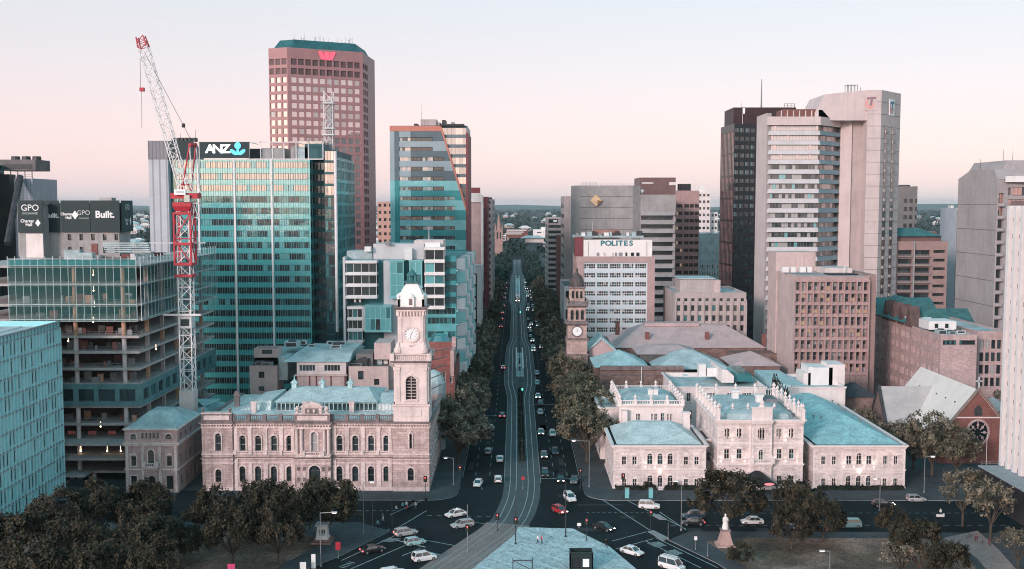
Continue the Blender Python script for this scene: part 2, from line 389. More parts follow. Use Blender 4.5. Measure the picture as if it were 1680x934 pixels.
# glass
g_dark = glassm('dark_glass', (.012, .022, .026), .10)
g_dark2 = glassm('dim_glass', (.03, .05, .055), .14)
g_blind = glassm('glass_with_blind', (.42, .42, .42), .12)
g_teal = glassm('teal_glass', (.03, .17, .18), .2, .1, (.75, 1, 1))
g_tealL = glassm('pale_teal_glass', (.13, .46, .48), .22, .1, (.85, 1, 1))
g_tealD = glassm('deep_teal_glass', (.008, .045, .052), .22, .08, (.7, 1, 1))
g_warm = glassm('lit_window_glass', (.3, .2, .1), .08, emit=(1., .68, .48, .3))
g_mirror = glassm('mirror_glass', (.16, .12, .12), .66, .06, (1., .90, .88))
g_pinkrefl = glassm('reflective_glass', (.08, .10, .11), .45, .07, (1, .93, .92))
g_bronze = glassm('bronze_glass', (.02, .012, .012), .28, .08, (1., .72, .68))
G_OLD = [(g_dark, 5), (g_dark2, 3), (g_blind, .7)]
G_OFF = [(g_dark, 4), (g_dark2, 3), (g_blind, 1.2), (g_tealL, .6)]
G_HOTEL = [(g_dark, 6), (g_tealD, 4), (g_teal, .5), (g_warm, .15)]
G_TEAL = [(g_tealD, 5), (g_dark, 3), (g_teal, 2), (g_tealL, .5), (g_warm, .12)]
G_DARK = [(g_dark, 6), (g_dark2, 1.5), (g_warm, .06)]
# ================================================================ ground, streets, paving
def sheet(name, poly, z, m, kind='structure', label=None):
 mb = MB(); mb.q([(p[0], p[1], z) for p in poly]); o = mb.build(name, m); tag(o, label, None, None, kind); return o
def slab(name, poly, h, m, z0=-.05, rim=None, kind='structure'):
 mb = MB(); n = len(poly)
 area = sum(poly[i][0]*poly[(i+1) % n][1] - poly[(i+1) % n][0]*poly[i][1] for i in range(n))
 if area < 0: poly = poly[::-1]
 mb.prism([(p[0], p[1]) for p in poly], z0, h, 1 if rim else 0, 0); o = mb.build(name, [m] + ([rim] if rim else [])); tag(o, None, None, None, kind); return o
EAST, WEST = 21.8, -19.3           # building lines of the boulevard
KW, KE = -12.9, 15.5               # kerbs
sheet('ground', [(-25000, -3000), (25000, -3000), (25000, 23000), (-25000, 23000)], 0, earth)
sheet('road', [(-150, 120), (150, 120), (150, 236), (-150, 236)], .004, asphalt)
sheet('boulevard_road', [(KW, 236), (KE, 236), (KE, 1900), (KW, 1900)], .004, asphalt)
for k, yy in enumerate((336, 520, 700, 880)):
 sheet('cross_street', [(-150, yy - 8), (KW, yy - 8), (KW, yy + 8), (-150, yy + 8)], .006, asphalt)
 sheet('cross_street', [(KE, yy - 8), (170, yy - 8), (170, yy + 8), (KE, yy + 8)], .006, asphalt)
roadp = [mat('fresh_asphalt', (.011, .016, .019), .7, .15, .3), mat('worn_asphalt', (.032, .042, .046), .85, .2, .3)]
def arc(c, r, a0, a1, n=7): return [(c[0] + r*cos(R(lerp(a0, a1, k/n))), c[1] + r*sin(R(lerp(a0, a1, k/n)))) for k in range(n + 1)]
YK = gp(846, 821.5).y
# corner footpaths with rounded kerbs
slab('footpath', [(-150, YK)] + arc((KW - 6, YK + 6), 6, -90, 0) + [(KW, 327.5), (-150, 327.5)], .13, paving, rim=kerbm)
slab('footpath', [(KE, 327.5)] + arc((KE + 6, YK + 6), 6, 180, 270) + [(160, YK), (160, 327.5)], .13, paving, rim=kerbm)
for a, b in ((345, 511.5), (529, 691.5), (709, 871.5), (889, 1500)):
 slab('footpath', [(KW, a), (KW, b), (-60, b), (-60, a)], .13, paving, rim=kerbm)
 slab('footpath', [(KE, a), (KE, b), (60, b), (60, a)], .13, paving, rim=kerbm)
# square: left corner, plaza and right corner
pl = lambda *pts: [gp(*p).to_2d() for p in pts]
slab('footpath', [(-150, gp(0, 862).y)] + pl((300, 858), (590, 858), (640, 872), (560, 912), (490, 940), (400, 975)) + [(-150, gp(400, 975).y)], .13, paving, rim=kerbm)
slab('lawn', [(-150, gp(0, 872).y)] + pl((300, 868), (480, 872), (540, 890), (500, 908), (452, 934), (380, 965)) + [(-150, gp(380, 965).y)], .16, grassm)
slab('plaza', pl((850, 866), (940, 868.5), (1000, 898), (1043, 934), (1060, 962), (742, 962), (777, 933), (846, 877)), .14, plaza_pave, rim=kerbm)
slab('footpath', pl((1097, 887), (1132, 873), (1400, 874), (1700, 876), (1720, 985), (1270, 985), (1176, 925)), .13, paving, rim=kerbm)
slab('lawn', pl((1160, 890), (1200, 884), (1400, 884), (1560, 886), (1600, 930), (1600, 975), (1290, 975), (1210, 922)), .16, grassm)
slab('garden_path', pl((1548, 884), (1604, 872), (1640, 905), (1680, 950), (1640, 960), (1600, 915)), .17, mat('pale_path', (.34, .28, .27), .85, .1, .3, fine=.3))
slab('traffic_island', pl((1063, 873), (1072, 871), (1098, 884), (1088, 888)), .14, kerbm)
slab('traffic_island', pl((1068, 845), (1082, 845), (1094, 853), (1082, 853)), .14, kerbm)
# tram reservation: straight along the boulevard, then curving into the square
CT = 1.6
def smooth(t): t = max(0, min(1, t)); return t * t * (3 - 2 * t)
def spread_(y): return 1.55 * smooth((y - 348) / 45) * (1 - smooth((y - 475) / 40)) + 1.7 * smooth((y - 670) / 50) * (1 - smooth((y - 960) / 60))
path = [Vector((CT, y, 0)) for y in range(1250, 236, -6)]
ctl = [Vector((CT, 262, 0)), Vector((CT, 247, 0))] + [gp(px, py) for px, py in ((853, 822), (834, 860), (790, 894), (747, 924), (700, 958), (650, 995))]
def catmull(P, n=8):
 o = []
 for i in range(1, len(P) - 2):
  for k in range(n):
   t = k / n; a, b, c, d = P[i-1:i+3]
   o.append(.5 * (2*b + (c - a)*t + (2*a - 5*b + 4*c - d)*t*t + (3*b - a - 3*c + d)*t**3))
 return o + [P[-2]]
path = [p for p in path if p.y > 249] + catmull(ctl)
def strip(name, off0, off1, z, m, sub=None, kind='structure', pts=None):
 pts = pts or path; mb = MB(); A = []
 for i, p in enumerate(pts):
  t = (pts[min(i+1, len(pts)-1)] - pts[max(i-1, 0)]).normalized(); n = Vector((-t.y, t.x, 0))
  s = spread_(p.y); f = lambda o: o + (s if o > 0 else -s)
  A.append((p + n * f(off0), p + n * f(off1)))
 for a, b in zip(A, A[1:]): mb.q([(*a[0].to_2d(), z), (*b[0].to_2d(), z), (*b[1].to_2d(), z), (*a[1].to_2d(), z)])
 o = mb.build(name, m); tag(o, None, None, None, kind); return o
strip('tram_track_bed', -4.2, 4.2, .010, track_pave)
bedpts = [p for p in path if p.y < gp(834, 856).y]
strip('paved_track_bed', -4.6, 4.6, .014, bed_pave, pts=bedpts)
for c in (-2.1, 2.1):
 for r in (-.72, .72): strip('rail', c + r - .075, c + r + .075, .03, steel_rail)
for c in (-4.35, 4.2): strip('kerb_edge', c, c + .16, .022, kerbm, pts=[p for p in path if p.y > 243])
# platform of the tram stop and the hedged median
slab('tram_platform', [(CT - 1.5, 398), (CT + 1.5, 398), (CT + 1.5, 462), (CT - 1.5, 462)], .3, plaza_pave)
slab('tram_platform', [(CT - 1.6, 735), (CT + 1.6, 735), (CT + 1.6, 930), (CT - 1.6, 930)], .3, plaza_pave)
# painted markings: lane dashes, edge and stop lines, crossings
def lines(name, segs, w=.14, z=.012, m=paintw):
 mb = MB()
 for a, b in segs:
  a = Vector((a[0], a[1], 0)); b = Vector((b[0], b[1], 0)); t = (b - a).normalized(); n = Vector((-t.y, t.x, 0)) * (w / 2)
  mb.q([(p.x, p.y, z) for p in (a - n, b - n, b + n, a + n)])
 tag(mb.build(name, m), None, None, None, 'structure')
segs = []
for x in (-9.6, -6.2, 9.2, 12.4):
 y = 252
 while y < 900: segs.append(((x, y), (x, y + 3))); y += 9
lines('lane_marking', segs, .12)
lines('edge_line', [((KW + .3, 250), (KW + .3, 326)), ((KE - .3, 250), (KE - .3, 326))], .1)
pxl = lambda a, b: (gp(*a), gp(*b))
lines('stop_line', [((CT + 4.4, 249), (KE - .2, 249)), ((CT + 4.4, 343), (KE - .2, 343)), ((KW, 325), (CT - 4.4, 325))] + [pxl((636, 883), (698, 898)), pxl((700, 905), (752, 918))], .35)
lines('crossing_line', [pxl((640, 845), (700, 818)), pxl((648, 869), (700, 838)), pxl((985, 818), (1066, 870)), pxl((1030, 822), (1125, 868)),
  pxl((1082, 840), (1126, 870)), pxl((1004, 888), (1060, 873)), pxl((1010, 901), (1072, 884)), pxl((1075, 882), (1178, 932)), pxl((1060, 888), (1150, 932)),
  pxl((775, 856), (800, 861)), pxl((690, 885), (760, 898)), pxl((560, 920), (650, 878)), pxl((545, 912), (640, 868)), pxl((575, 934), (690, 884)), pxl((660, 912), (690, 900))], .2)
dash = []
for (a, b, n) in (((962, 841.5), (1070, 841.5), 12), ((1130, 842), (1660, 842), 40), ((600, 838), (655, 838), 5), ((395, 838), (600, 838), 14), ((700, 846), (830, 848), 8), ((790, 800), (792, 806), 1), ((1100, 862), (1660, 862), 30)):
 A, B = gp(*a), gp(*b)
 for k in range(n): dash.append((A.lerp(B, k / n), A.lerp(B, (k + .5) / n)))
lines('lane_marking', dash, .16)
lines('bike_symbol_marking', [(gp(lerp(1062, 1078, k/7), 892 + k), gp(lerp(1082, 1095, k/7), 889 + k)) for k in range(7)] + [(gp(lerp(1090, 1106, k/7), 906 + k), gp(lerp(1108, 1122, k/7), 902 + k)) for k in range(7)] +
  [(gp(lerp(625, 642, k/6), 888 - k), gp(lerp(645, 660, k/6), 889 - k)) for k in range(6)] + [(gp(556 + 4*k, 930 - 2*k), gp(566 + 4*k, 932 - 2*k)) for k in range(5)], .22)
slab('laneway_road', pl((292, 806), (326, 806), (340, 842), (280, 842)), .137, asphalt)
q = random.Random(17)
for k in range(34):
 x, y = (q.uniform(-60, 90), q.uniform(198, 234)) if k < 22 else (q.choice((-11, -7.5, 8.2, 11.5)), q.uniform(250, 320))
 a, b_ = (q.uniform(1, 5), q.uniform(.4, 1.2)) if k < 22 else (q.uniform(.4, 1), q.uniform(1, 5))
 if abs(x + 8) < 14 and y < 236: continue
 sheet('road_patch', [(x - a, y - b_), (x + a, y - b_), (x + a, y + b_), (x - a, y + b_)], .007, roadp[k % 2])
# ================================================================ old post office with clock tower
def pxops(Y, A, z0, rects, arch=None):
 """window rectangles surveyed on the photo as (px centre, px width, py top, py bottom, arched) -> wall coordinates"""
 out = []
 for r in rects:
  c, w, t, b = r[:4]; a = r[4] if len(r) > 4 else (arch or 0)
  p0 = at(c - w/2, (t+b)/2, Y); p1 = at(c + w/2, (t+b)/2, Y)
  out.append((p0.x - A[0], p1.x - A[0], at(c, b, Y).z - z0, at(c, t, Y).z - z0, a))
 return out
def surrounds(mb, A, B, z0, ops, t=.22, p=.14, m=0, hood=True, sill=True, key=False):
 """raised stone round each opening, with hood and sill"""
 A2, u, n, W = frame2(A, B)
 def P(a, v, dd): q = A2 + u*a + n*dd; return (q.x, q.y, z0 + v)
 def bx(a0, a1, v0, v1, pp):
  i = [mb.pt(P(a, v, d)) for d in (pp, -.02) for a, v in ((a0, v0), (a1, v0), (a1, v1), (a0, v1))]
  for f in ((0,1,2,3),(1,5,6,2),(4,0,3,7),(3,2,6,7),(4,5,1,0)): mb.fi([i[k] for k in f], m)
 for o in ops:
  a0, a1, v0, v1 = o[:4]
  if len(o) > 4 and o[4]:
   rin = (a1 - a0)/2; c = (a0+a1)/2; vs = v1 - rin
   bx(a0 - t, a0, v0, vs, p); bx(a1, a1 + t, v0, vs, p)
   N = 8
   for k in range(N):
    an = [pi*k/N, pi*(k+1)/N]; pr = [(c - r*cos(x), vs + r*sin(x)) for x in an for r in (rin, rin + t*1.3)]
    i = [mb.pt(P(*q, d)) for d in (p + .03, -.02) for q in pr]
    mb.fi((i[0], i[2], i[3], i[1]), m); mb.fi((i[1], i[3], i[7], i[5]), m); mb.fi((i[0], i[4], i[6], i[2]), m)
   bx(c - t*.6, c + t*.6, v1 + .02, v1 + t*1.9, p + .12)
  else:
   bx(a0 - t, a0, v0, v1, p); bx(a1, a1 + t, v0, v1, p); bx(a0 - t, a1 + t, v1, v1 + t, p + .01)
   if hood:
    bx(a0 - t*1.6, a1 + t*1.6, v1 + t*1.5, v1 + t*2.1, p + .28)
    c = (a0+a1)/2; i = [mb.pt(P(*q, p + .2)) for q in ((a0 - t*1.6, v1 + t*2.1), (a1 + t*1.6, v1 + t*2.1), (c, v1 + t*3.6))] + [mb.pt(P(*q, -.02)) for q in ((a0 - t*1.6, v1 + t*2.1), (a1 + t*1.6, v1 + t*2.1), (c, v1 + t*3.6))]
    mb.fi((i[0], i[1], i[2]), m); mb.fi((i[1], i[4], i[5], i[2]), m); mb.fi((i[0], i[2], i[5], i[3]), m)
  if sill: bx(a0 - t*1.3, a1 + t*1.3, v0 - t*.9, v0, p + .15)
YG = 238.0
gx = lambda px: xx(px, YG, 760)
gz = lambda py: zz(py, YG)
X0, X1, XT = gx(333), gx(704.5), gx(645.5)
r = thing('post_office', 'long two storey sandstone post office with arched windows and a tall clock tower', 'building', ((X0 + X1)/2, YG + 18, 0))
wall, trim, dark = MB(), MB(), MB()
zc = gz(694); zs = gz(752)          # cornice and string course
xa, xb, xc_, xd = gx(383), gx(486), gx(544), XT
def bay(x0, x1, y, up, lo, uw, lw, d=.45):
 A, B = (x0, y), (x1, y)
 ou = pxops(y, A, 0, up); ol = pxops(y, A, 0, lo)
 facade(wall, A, B, 0, zc, ou + ol, d); surrounds(trim, A, B, 0, ou, .28, .2, sill=False); surrounds(trim, A, B, 0, ol, .25, .12, sill=False)
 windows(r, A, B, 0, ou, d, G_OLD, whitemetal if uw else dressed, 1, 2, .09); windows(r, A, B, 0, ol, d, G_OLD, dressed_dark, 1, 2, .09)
UW = lambda xs: [(x, 10, 714.5, 740, 1) for x in xs]
LW = lambda xs: [(x, 10, 765, 790, 1) for x in xs]
bay(X0, xa, YG - .5, [(358, 10, 711, 740, 1)], [(358.5, 10, 770, 791, 1)], 1, 0)
bay(xa, xb, YG, UW((398, 423.5, 449.4, 475)), LW((398, 423.5, 449.4, 475)), 1, 0)
bay(xb, xc_, YG - 1., [(515.5, 10.5, 709, 740, 1)], [(516.5, 19, 764, 803, 1)], 1, 0)
bay(xc_, xd, YG, UW((557, 583, 608.7, 634)), LW((557, 583, 608.7, 634)), 1, 0)
bay(XT, X1, YG - .5, [(673.8, 4.5, 711, 736, 1)], [(673.8, 10, 768, 789, 1)], 0, 0)
for x, ya, yb in ((xa, YG - .5, YG), (xb, YG, YG - 1), (xc_, YG - 1, YG), (xd, YG, YG - .5)): wall.q([(x, ya, 0), (x, yb, 0), (x, yb, zc), (x, ya, zc)])
YB = YG + 36
# east flank facing the boulevard, rear and west flank
opsE = []
for k in range(7): opsE += [(2.2 + k*4.6, 3.7 + k*4.6, gz(739), gz(714), 1), (2.2 + k*4.6, 3.7 + k*4.6, gz(790), gz(765), 1)]
facade(wall, (X1, YG - .5), (X1, YB), 0, zc, opsE, .4); windows(r, (X1, YG - .5), (X1, YB), 0, opsE, .4, G_OLD, dressed_dark, 1, 2, .09)
surrounds(trim, (X1, YG - .5), (X1, YB), 0, opsE, .25, .12)
facade(wall, (X0, YB), (X0, YG - .5), 0, zc, [(3 + k*5, 4.4 + k*5, gz(790), gz(765), 1) for k in range(6)] + [(3 + k*5, 4.4 + k*5, gz(740), gz(715), 1) for k in range(6)], .4)
wall.q([(X0, YB, 0), (X1, YB, 0), (X1, YB, zc), (X0, YB, zc)])
wall.q([(X0 + .3, YG + .6, .2), (X1 - .3, YG + .6, .2), (X1 - .3, YG + .6, zc - .5), (X0 + .3, YG + .6, zc - .5)])
# plinth, string courses, cornice
segF = [((X0, YG - .5), (xa, YG - .5)), ((xa, YG), (xb, YG)), ((xb, YG - 1), (xc_, YG - 1)), ((xc_, YG), (xd, YG)), ((XT, YG - .5), (X1, YG - .5))]
for k, (A, B) in enumerate(segF):
 e = .12 if k % 2 == 0 else 0
 doorgap = [(A, B)] if k != 2 else [(A, (gx(506), A[1])), ((gx(527), A[1]), B)]
 for a, b in doorgap: trim.obox(a, b, 0, .22, 0, gz(799), 0, 0)
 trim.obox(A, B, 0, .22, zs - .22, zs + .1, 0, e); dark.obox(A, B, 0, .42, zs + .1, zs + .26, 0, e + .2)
 trim.obox(A, B, 0, .16, gz(746), gz(743.5), 0, e)
 trim.obox(A, B, 0, .14, gz(760.5), gz(758.5), 0, e)
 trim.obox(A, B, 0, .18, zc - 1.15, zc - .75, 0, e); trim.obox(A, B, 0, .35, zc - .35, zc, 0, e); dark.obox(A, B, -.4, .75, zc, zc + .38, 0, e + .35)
 Lk = flen(A, B); nb = int(Lk / .62)
 for i in range(nb):
  x = A[0] + Lk * (i + .5) / nb; trim.box(x - .11, x + .11, A[1] - .42, A[1] - .1, zc - .68, zc - .36)
trim.obox((X1, YG - .5), (X1, YB), 0, .22, zs - .2, zs + .1); dark.obox((X1, YG - .5), (X1, YB), -.4, .75, zc, zc + .38); trim.obox((X1, YG - .5), (X1, YB), 0, .3, zc - .9, zc - .3)
dark.obox((X0, YB), (X0, YG - .5), -.4, .6, zc, zc + .38)
# pilasters between the windows
for pxp in (410.7, 436.4, 462.2, 570, 596, 621.6):
 x = gx(pxp); trim.box(x - .42, x + .42, YG - .2, YG + .02, gz(743), zc - 1.15); trim.box(x - .55, x + .55, YG - .26, YG + .02, zc - 1.5, zc - 1.15)
 trim.box(x - .45, x + .45, YG - .16, YG + .02, gz(799), gz(760.5))
for pxp in (388, 481, 549, 640):
 x = gx(pxp); trim.box(x - .4, x + .4, YG - .18, YG + .02, gz(799), zs - .22); trim.box(x - .4, x + .4, YG - .18, YG + .02, gz(743), zc - 1.15)
for pxp in (489, 497, 534, 541):
 x = gx(pxp); trim.lathe(x, YG - 1.25, [(.4, gz(743)), (.36, gz(742)), (.31, zc - 1.6), (.45, zc - 1.2)], 10)
for k in range(6):
 z = gz(797) + k * 1.25
 for x in (gx(491), gx(500.5), gx(532), gx(541.5)): (dark if k % 2 else trim).box(x - .3, x + .3, YG - 1.18, YG - .98, z, z + .8)
trim.obox((xb, YG - 1), (xc_, YG - 1), 0, .7, gz(748), gz(745.5))
balustrade(trim, (gx(500), YG - 1.65), (gx(531), YG - 1.65), gz(745.5), .9, .4)
for px0, px1 in ((386, 486), (544, 645)): balustrade(trim, (gx(px0), YG - .22), (gx(px1), YG - .22), gz(746), .8, .55, pier=3.45)
# parapet: balustrade runs, end pavilion blocks, central crest
zt = zc + .38
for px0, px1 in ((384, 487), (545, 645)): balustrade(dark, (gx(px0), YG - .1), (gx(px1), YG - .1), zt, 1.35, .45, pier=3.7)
for A, B in ((segF[0]), (segF[2])):
 dark.obox(A, B, -1.1, .2, zt, zt + 1.75); trim.obox(A, B, -1.15, .34, zt + 1.75, zt + 2.05); trim.obox(A, B, 0.2, .28, zt + .4, zt + 1.4, 0, -.6)
for x in (gx(336), gx(380)): dark.lathe(x, YG - .5, [(.35, zt + 2.05), (.2, zt + 2.3), (.42, zt + 2.8), (.1, zt + 3.3)], 8)
cx_ = gx(514.5)
trim.box(cx_ - 2.3, cx_ + 2.3, YG - 1.5, YG - .3, zt + 1.9, zt + 3.4); dark.box(cx_ - 1.5, cx_ + 1.5, YG - 1.62, YG - 1.5, zt + 2., zt + 3.2)
P6 = lambda y: [(cx_ - 2.7, y, zt + 3.4), (cx_ + 2.7, y, zt + 3.4), (cx_ + 1.9, y, zt + 4.2), (cx_, y, zt + 4.75), (cx_ - 1.9, y, zt + 4.2)]
trim.loft([P6(YG - 1.7), P6(YG - .2)])
for s in (-1, 1):
 trim.lathe(cx_ + s*3.3, YG - 1., [(.5, zt + 2.05), (.3, zt + 2.4), (.62, zt + 2.9), (.2, zt + 3.6)], 8)
 trim.lathe(cx_ + s*.62, YG - 1.66, [(.05, zt + 2.05), (.32, zt + 2.35), (.3, zt + 2.8), (.05, zt + 3.1)], 8)
# tower
tx = gx(675.5); hw = (gx(702.3) - gx(649)) / 2; ty = YG - .5 + hw + .35
tower, tdark, tdome = MB(), MB(), MB()
def tz(py): return zz(py, YG + 1)
tower.tier(tx, ty, [(hw + .32, hw + .32, zc + .3), (hw + .32, hw + .32, tz(666)), (hw + .55, hw + .55, tz(665)), (hw + .55, hw + .55, tz(662))])
tower.box(tx - 2.3, tx + 2.3, ty - hw - .5, ty - hw - .3, tz(681), tz(671))
zb0, zb1 = tz(662), tz(597)
corn = [(-1, -1), (1, -1), (1, 1), (-1, 1)]
beO = [(hw - 1.2, hw + 1.2, tz(655) - zb0, tz(616) - zb0, 1)]
belf = []
for k in range(4):
 a = (tx + corn[k][0]*hw, ty + corn[k][1]*hw); b = (tx + corn[(k+1) % 4][0]*hw, ty + corn[(k+1) % 4][1]*hw)
 facade(tower, a, b, zb0, zb1, beO, .7); surrounds(tower, a, b, zb0, beO, .3, .18)
 belf.append((a, b))
 for e0, e1 in ((.15, 1.15), (2*hw - 1.15, 2*hw - .15)):
  A2, u, n, _ = frame2(a, b); p, q = A2 + u*e0, A2 + u*e1
  tower.obox(p, q, 0, .22, zb0 + .4, zb1 - .6); tower.obox(p, q, 0, .34, zb1 - 1.3, zb1 - .6, 0, .1)
 tower.obox(a, b, 0, .2, tz(661), tz(658), 0, .2)
bell_shade = MB(); bell_shade.box(tx - hw + .75, tx + hw - .75, ty - hw + .75, ty + hw - .75, zb0, zb1)  # solid box whose black colour stands for the shade inside the belfry openings
zbal = tz(592)
tower.tier(tx, ty, [(hw, hw, zb1), (hw + .25, hw + .25, zb1 + .25), (hw + .25, hw + .25, zb1 + .5)])
tdark.tier(tx, ty, [(hw + .6, hw + .6, zb1 + .5), (hw + .95, hw + .95, zbal), (hw + .95, hw + .95, zbal + .25)])
for k in range(4):
 h2 = hw + .6; a = (tx + corn[k][0]*h2, ty + corn[k][1]*h2); b = (tx + corn[(k+1) % 4][0]*h2, ty + corn[(k+1) % 4][1]*h2)
 balustrade(tower, a, b, zbal + .25, 1.5, .45, pier=8)
h3 = (gx(696) - gx(655)) / 2; zk1 = tz(513)
zk0 = zbal + .25
tower.tier(tx, ty, [(hw - .2, hw - .2, zk0), (hw - .35, hw - .35, zk0 + 1.2), (h3 + .45, h3 + .45, tz(570)), (h3, h3, tz(562)), (h3, h3, zk1)])
for k in range(4):
 a = (tx + corn[k][0]*h3, ty + corn[k][1]*h3); b = (tx + corn[(k+1) % 4][0]*h3, ty + corn[(k+1) % 4][1]*h3)
 A2, u, n, _ = frame2(a, b)
 for e0, e1 in ((.05, .75), (2*h3 - .75, 2*h3 - .05)):
  tower.obox(A2 + u*e0, A2 + u*e1, 0, .2, tz(562), zk1)
 N = 20; ci = A2 + u*h3; zcl = tz(548.5)
 for kk in range(N):     # moulded ring round the clock
  an = [2*pi*kk/N, 2*pi*(kk+1)/N]
  pr = [ci + n*d + u*(r_*cos(x)) + Vector((0, 0, zcl + r_*sin(x))) for d in (.28,) for x in an for r_ in (1.45, 1.95)]
  bk = [p - n*.32 for p in pr]
  for f in ((pr[0], pr[1], pr[3], pr[2]), (pr[1], bk[1], bk[3], pr[3]), (pr[0], pr[2], bk[2], bk[0])): tower.q(f)
 for s in (-1, 1):      # scrolled brackets
  c0 = ci + u*(s*(h3 + .25)); tower.lathe(c0.x, c0.y, [(.15, tz(582)), (.7, tz(578)), (.75, tz(574)), (.35, tz(566)), (.1, tz(561))], 7)
 tdark.obox(ci - u*.45, ci + u*.45, .02, .35, tz(573), tz(567)); tower.obox(ci - u*.75, ci + u*.75, -.4, .3, tz(575.5), tz(573.2)); tower.obox(ci - u*.75, ci + u*.75, -.4, .4, tz(566.8), tz(565))
tower.tier(tx, ty, [(h3 + .1, h3 + .1, zk1), (h3 + .5, h3 + .5, zk1 + .45), (h3 + .5, h3 + .5, zk1 + .75)])
for k in range(9):
 for s in (-1, 1):
  o_ = lerp(-h3, h3, k/8); tower.box(tx + o_ - .12, tx + o_ + .12, ty + s*(h3 + .28) - .25, ty + s*(h3 + .28) + .25, zk1 - .7, zk1 + .3); tower.box(tx + s*(h3 + .28) - .25, tx + s*(h3 + .28) + .25, ty + o_ - .12, ty + o_ + .12, zk1 - .7, zk1 + .3)
tdark.tier(tx, ty, [(h3 + .75, h3 + .75, zk1 + .75), (h3 + 1.0, h3 + 1.0, zk1 + 1.1), (h3 + .95, h3 + .95, zk1 + 1.35)])
zd0 = zk1 + 1.35; zd1 = tz(466)
dp = [(1., 0), (.98, .25), (.9, .5), (.74, .74), (.55, .9), (.42, 1.)]
tdome.tier(tx, ty, [(h3*.99*a, h3*.99*a, lerp(zd0, zd1, t)) for a, t in dp])
for k in range(4):
 for s in (-1, 1): tdome.box(tx + corn[k][0]*h3*.97 - .25, tx + corn[k][0]*h3*.97 + .25, ty + corn[k][1]*h3*.97 - .25, ty + corn[k][1]*h3*.97 + .25, zd0, zd0 + 1.7)
 tdome.lathe(tx + corn[k][0]*h3*.97, ty + corn[k][1]*h3*.97, [(.3, zd0 + 1.7), (.15, zd0 + 2.0), (.28, zd0 + 2.3), (.04, zd0 + 2.9)], 6)
for dx, dy in ((0, -1), (1, 0), (-1, 0)):
 cx2, cy2 = tx + dx*h3*.93, ty + dy*h3*.93
 tdome.box(cx2 - .75, cx2 + .75, cy2 - .75, cy2 + .75, zd0, zd0 + 2.1); tdome.lathe(cx2, cy2, [(1.05, zd0 + 2.1), (.7, zd0 + 2.6), (.1, zd0 + 3.)], 8)
 tdark.box(cx2 - .38 if dx == 0 else cx2 + dx*.74, cx2 + .38 if dx == 0 else cx2 + dx*.8, cy2 - .8 if dx == 0 else cy2 - .38, cy2 - .74 if dx == 0 else cy2 + .38, zd0 + .4, zd0 + 1.8)
lant = MB()
lant.tier(tx, ty, [(1.55, 1.55, zd1), (1.7, 1.7, zd1 + .25), (1.7, 1.7, zd1 + .45)])
for c in corn: lant.box(tx + c[0]*.85 - .13, tx + c[0]*.85 + .13, ty + c[1]*.85 - .13, ty + c[1]*.85 + .13, zd1 + .45, zd1 + 1.7)
lant.lathe(tx, ty, [(1.25, zd1 + 1.7), (1.2, zd1 + 1.9), (.75, zd1 + 2.5), (.2, zd1 + 3.), (.06, zd1 + 3.3), (.04, zd1 + 4.4)], 10)
lant.lathe(tx, ty, [(.5, zd1 + .45), (.5, zd1 + 1.7)], 8)
tw = tower.build('clock_tower', towerstone, r)
tdome.build('dome', domew, tw); bell_shade.build('bell_shade_box', black, tw); lant.build('lantern', darkteal_roof, tw); tdark.build('cornice_moulding', dressed_dark, tw)
lv = MB()
for a, b in belf[:2]:
 A2, u, n, W_ = frame2(a, b)
 for k in range(8): z = lerp(beO[0][2], beO[0][3] - .6, k/7) + zb0; lv.obox(A2 + u*(hw - 1.2), A2 + u*(hw + 1.2), -.65, -.4, z, z + .12)
 lv.obox(A2 + u*(hw - .07), A2 + u*(hw + .07), -.32, -.2, zb0 + beO[0][2], zb0 + beO[0][3])
lv.build('louvre', dressed, tw)
for k in (0, 1):
 a = (tx + corn[k][0]*h3, ty + corn[k][1]*h3); b = (tx + corn[k+1][0]*h3, ty + corn[k+1][1]*h3)
 A2, u, n, _ = frame2(a, b); cf = MB(); ci = A2 + u*h3
 RR = lambda r_, x, d: ci + n*d + u*(r_*cos(x)) + Vector((0, 0, zcl + r_*sin(x)))
 cf.q([RR(1.45, 2*pi*k2/28, .12) for k2 in range(28)])
 for k2 in range(12):
  x = 2*pi*k2/12; t_ = u*(-sin(x)) + Vector((0, 0, cos(x)))
  cf.q([RR(1.05, x, .15) - t_*.05, RR(1.35, x, .15) - t_*.05, RR(1.35, x, .15) + t_*.05, RR(1.05, x, .15) + t_*.05], 1)
 for x, l_, w_ in ((R(62), .8, .07), (R(-100), 1.15, .05)):
  t_ = u*(-sin(x)) + Vector((0, 0, cos(x))); hd = MB(); hd.q([RR(0, x, .17) - t_*w_, RR(l_, x, .17) - t_*w_*.5, RR(l_, x, .17) + t_*w_*.5, RR(0, x, .17) + t_*w_]); hd.build('clock_hand', darkmetal, tw)
 cf.build('clock_face', [signwhite, darkmetal], tw)
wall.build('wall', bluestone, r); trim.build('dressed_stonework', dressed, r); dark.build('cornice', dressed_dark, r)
d_ = MB(); d_.box(gx(506.5), gx(526.5), YG - .45, YG - .4, .1, gz(764.5)); d_.build('door', black, r)
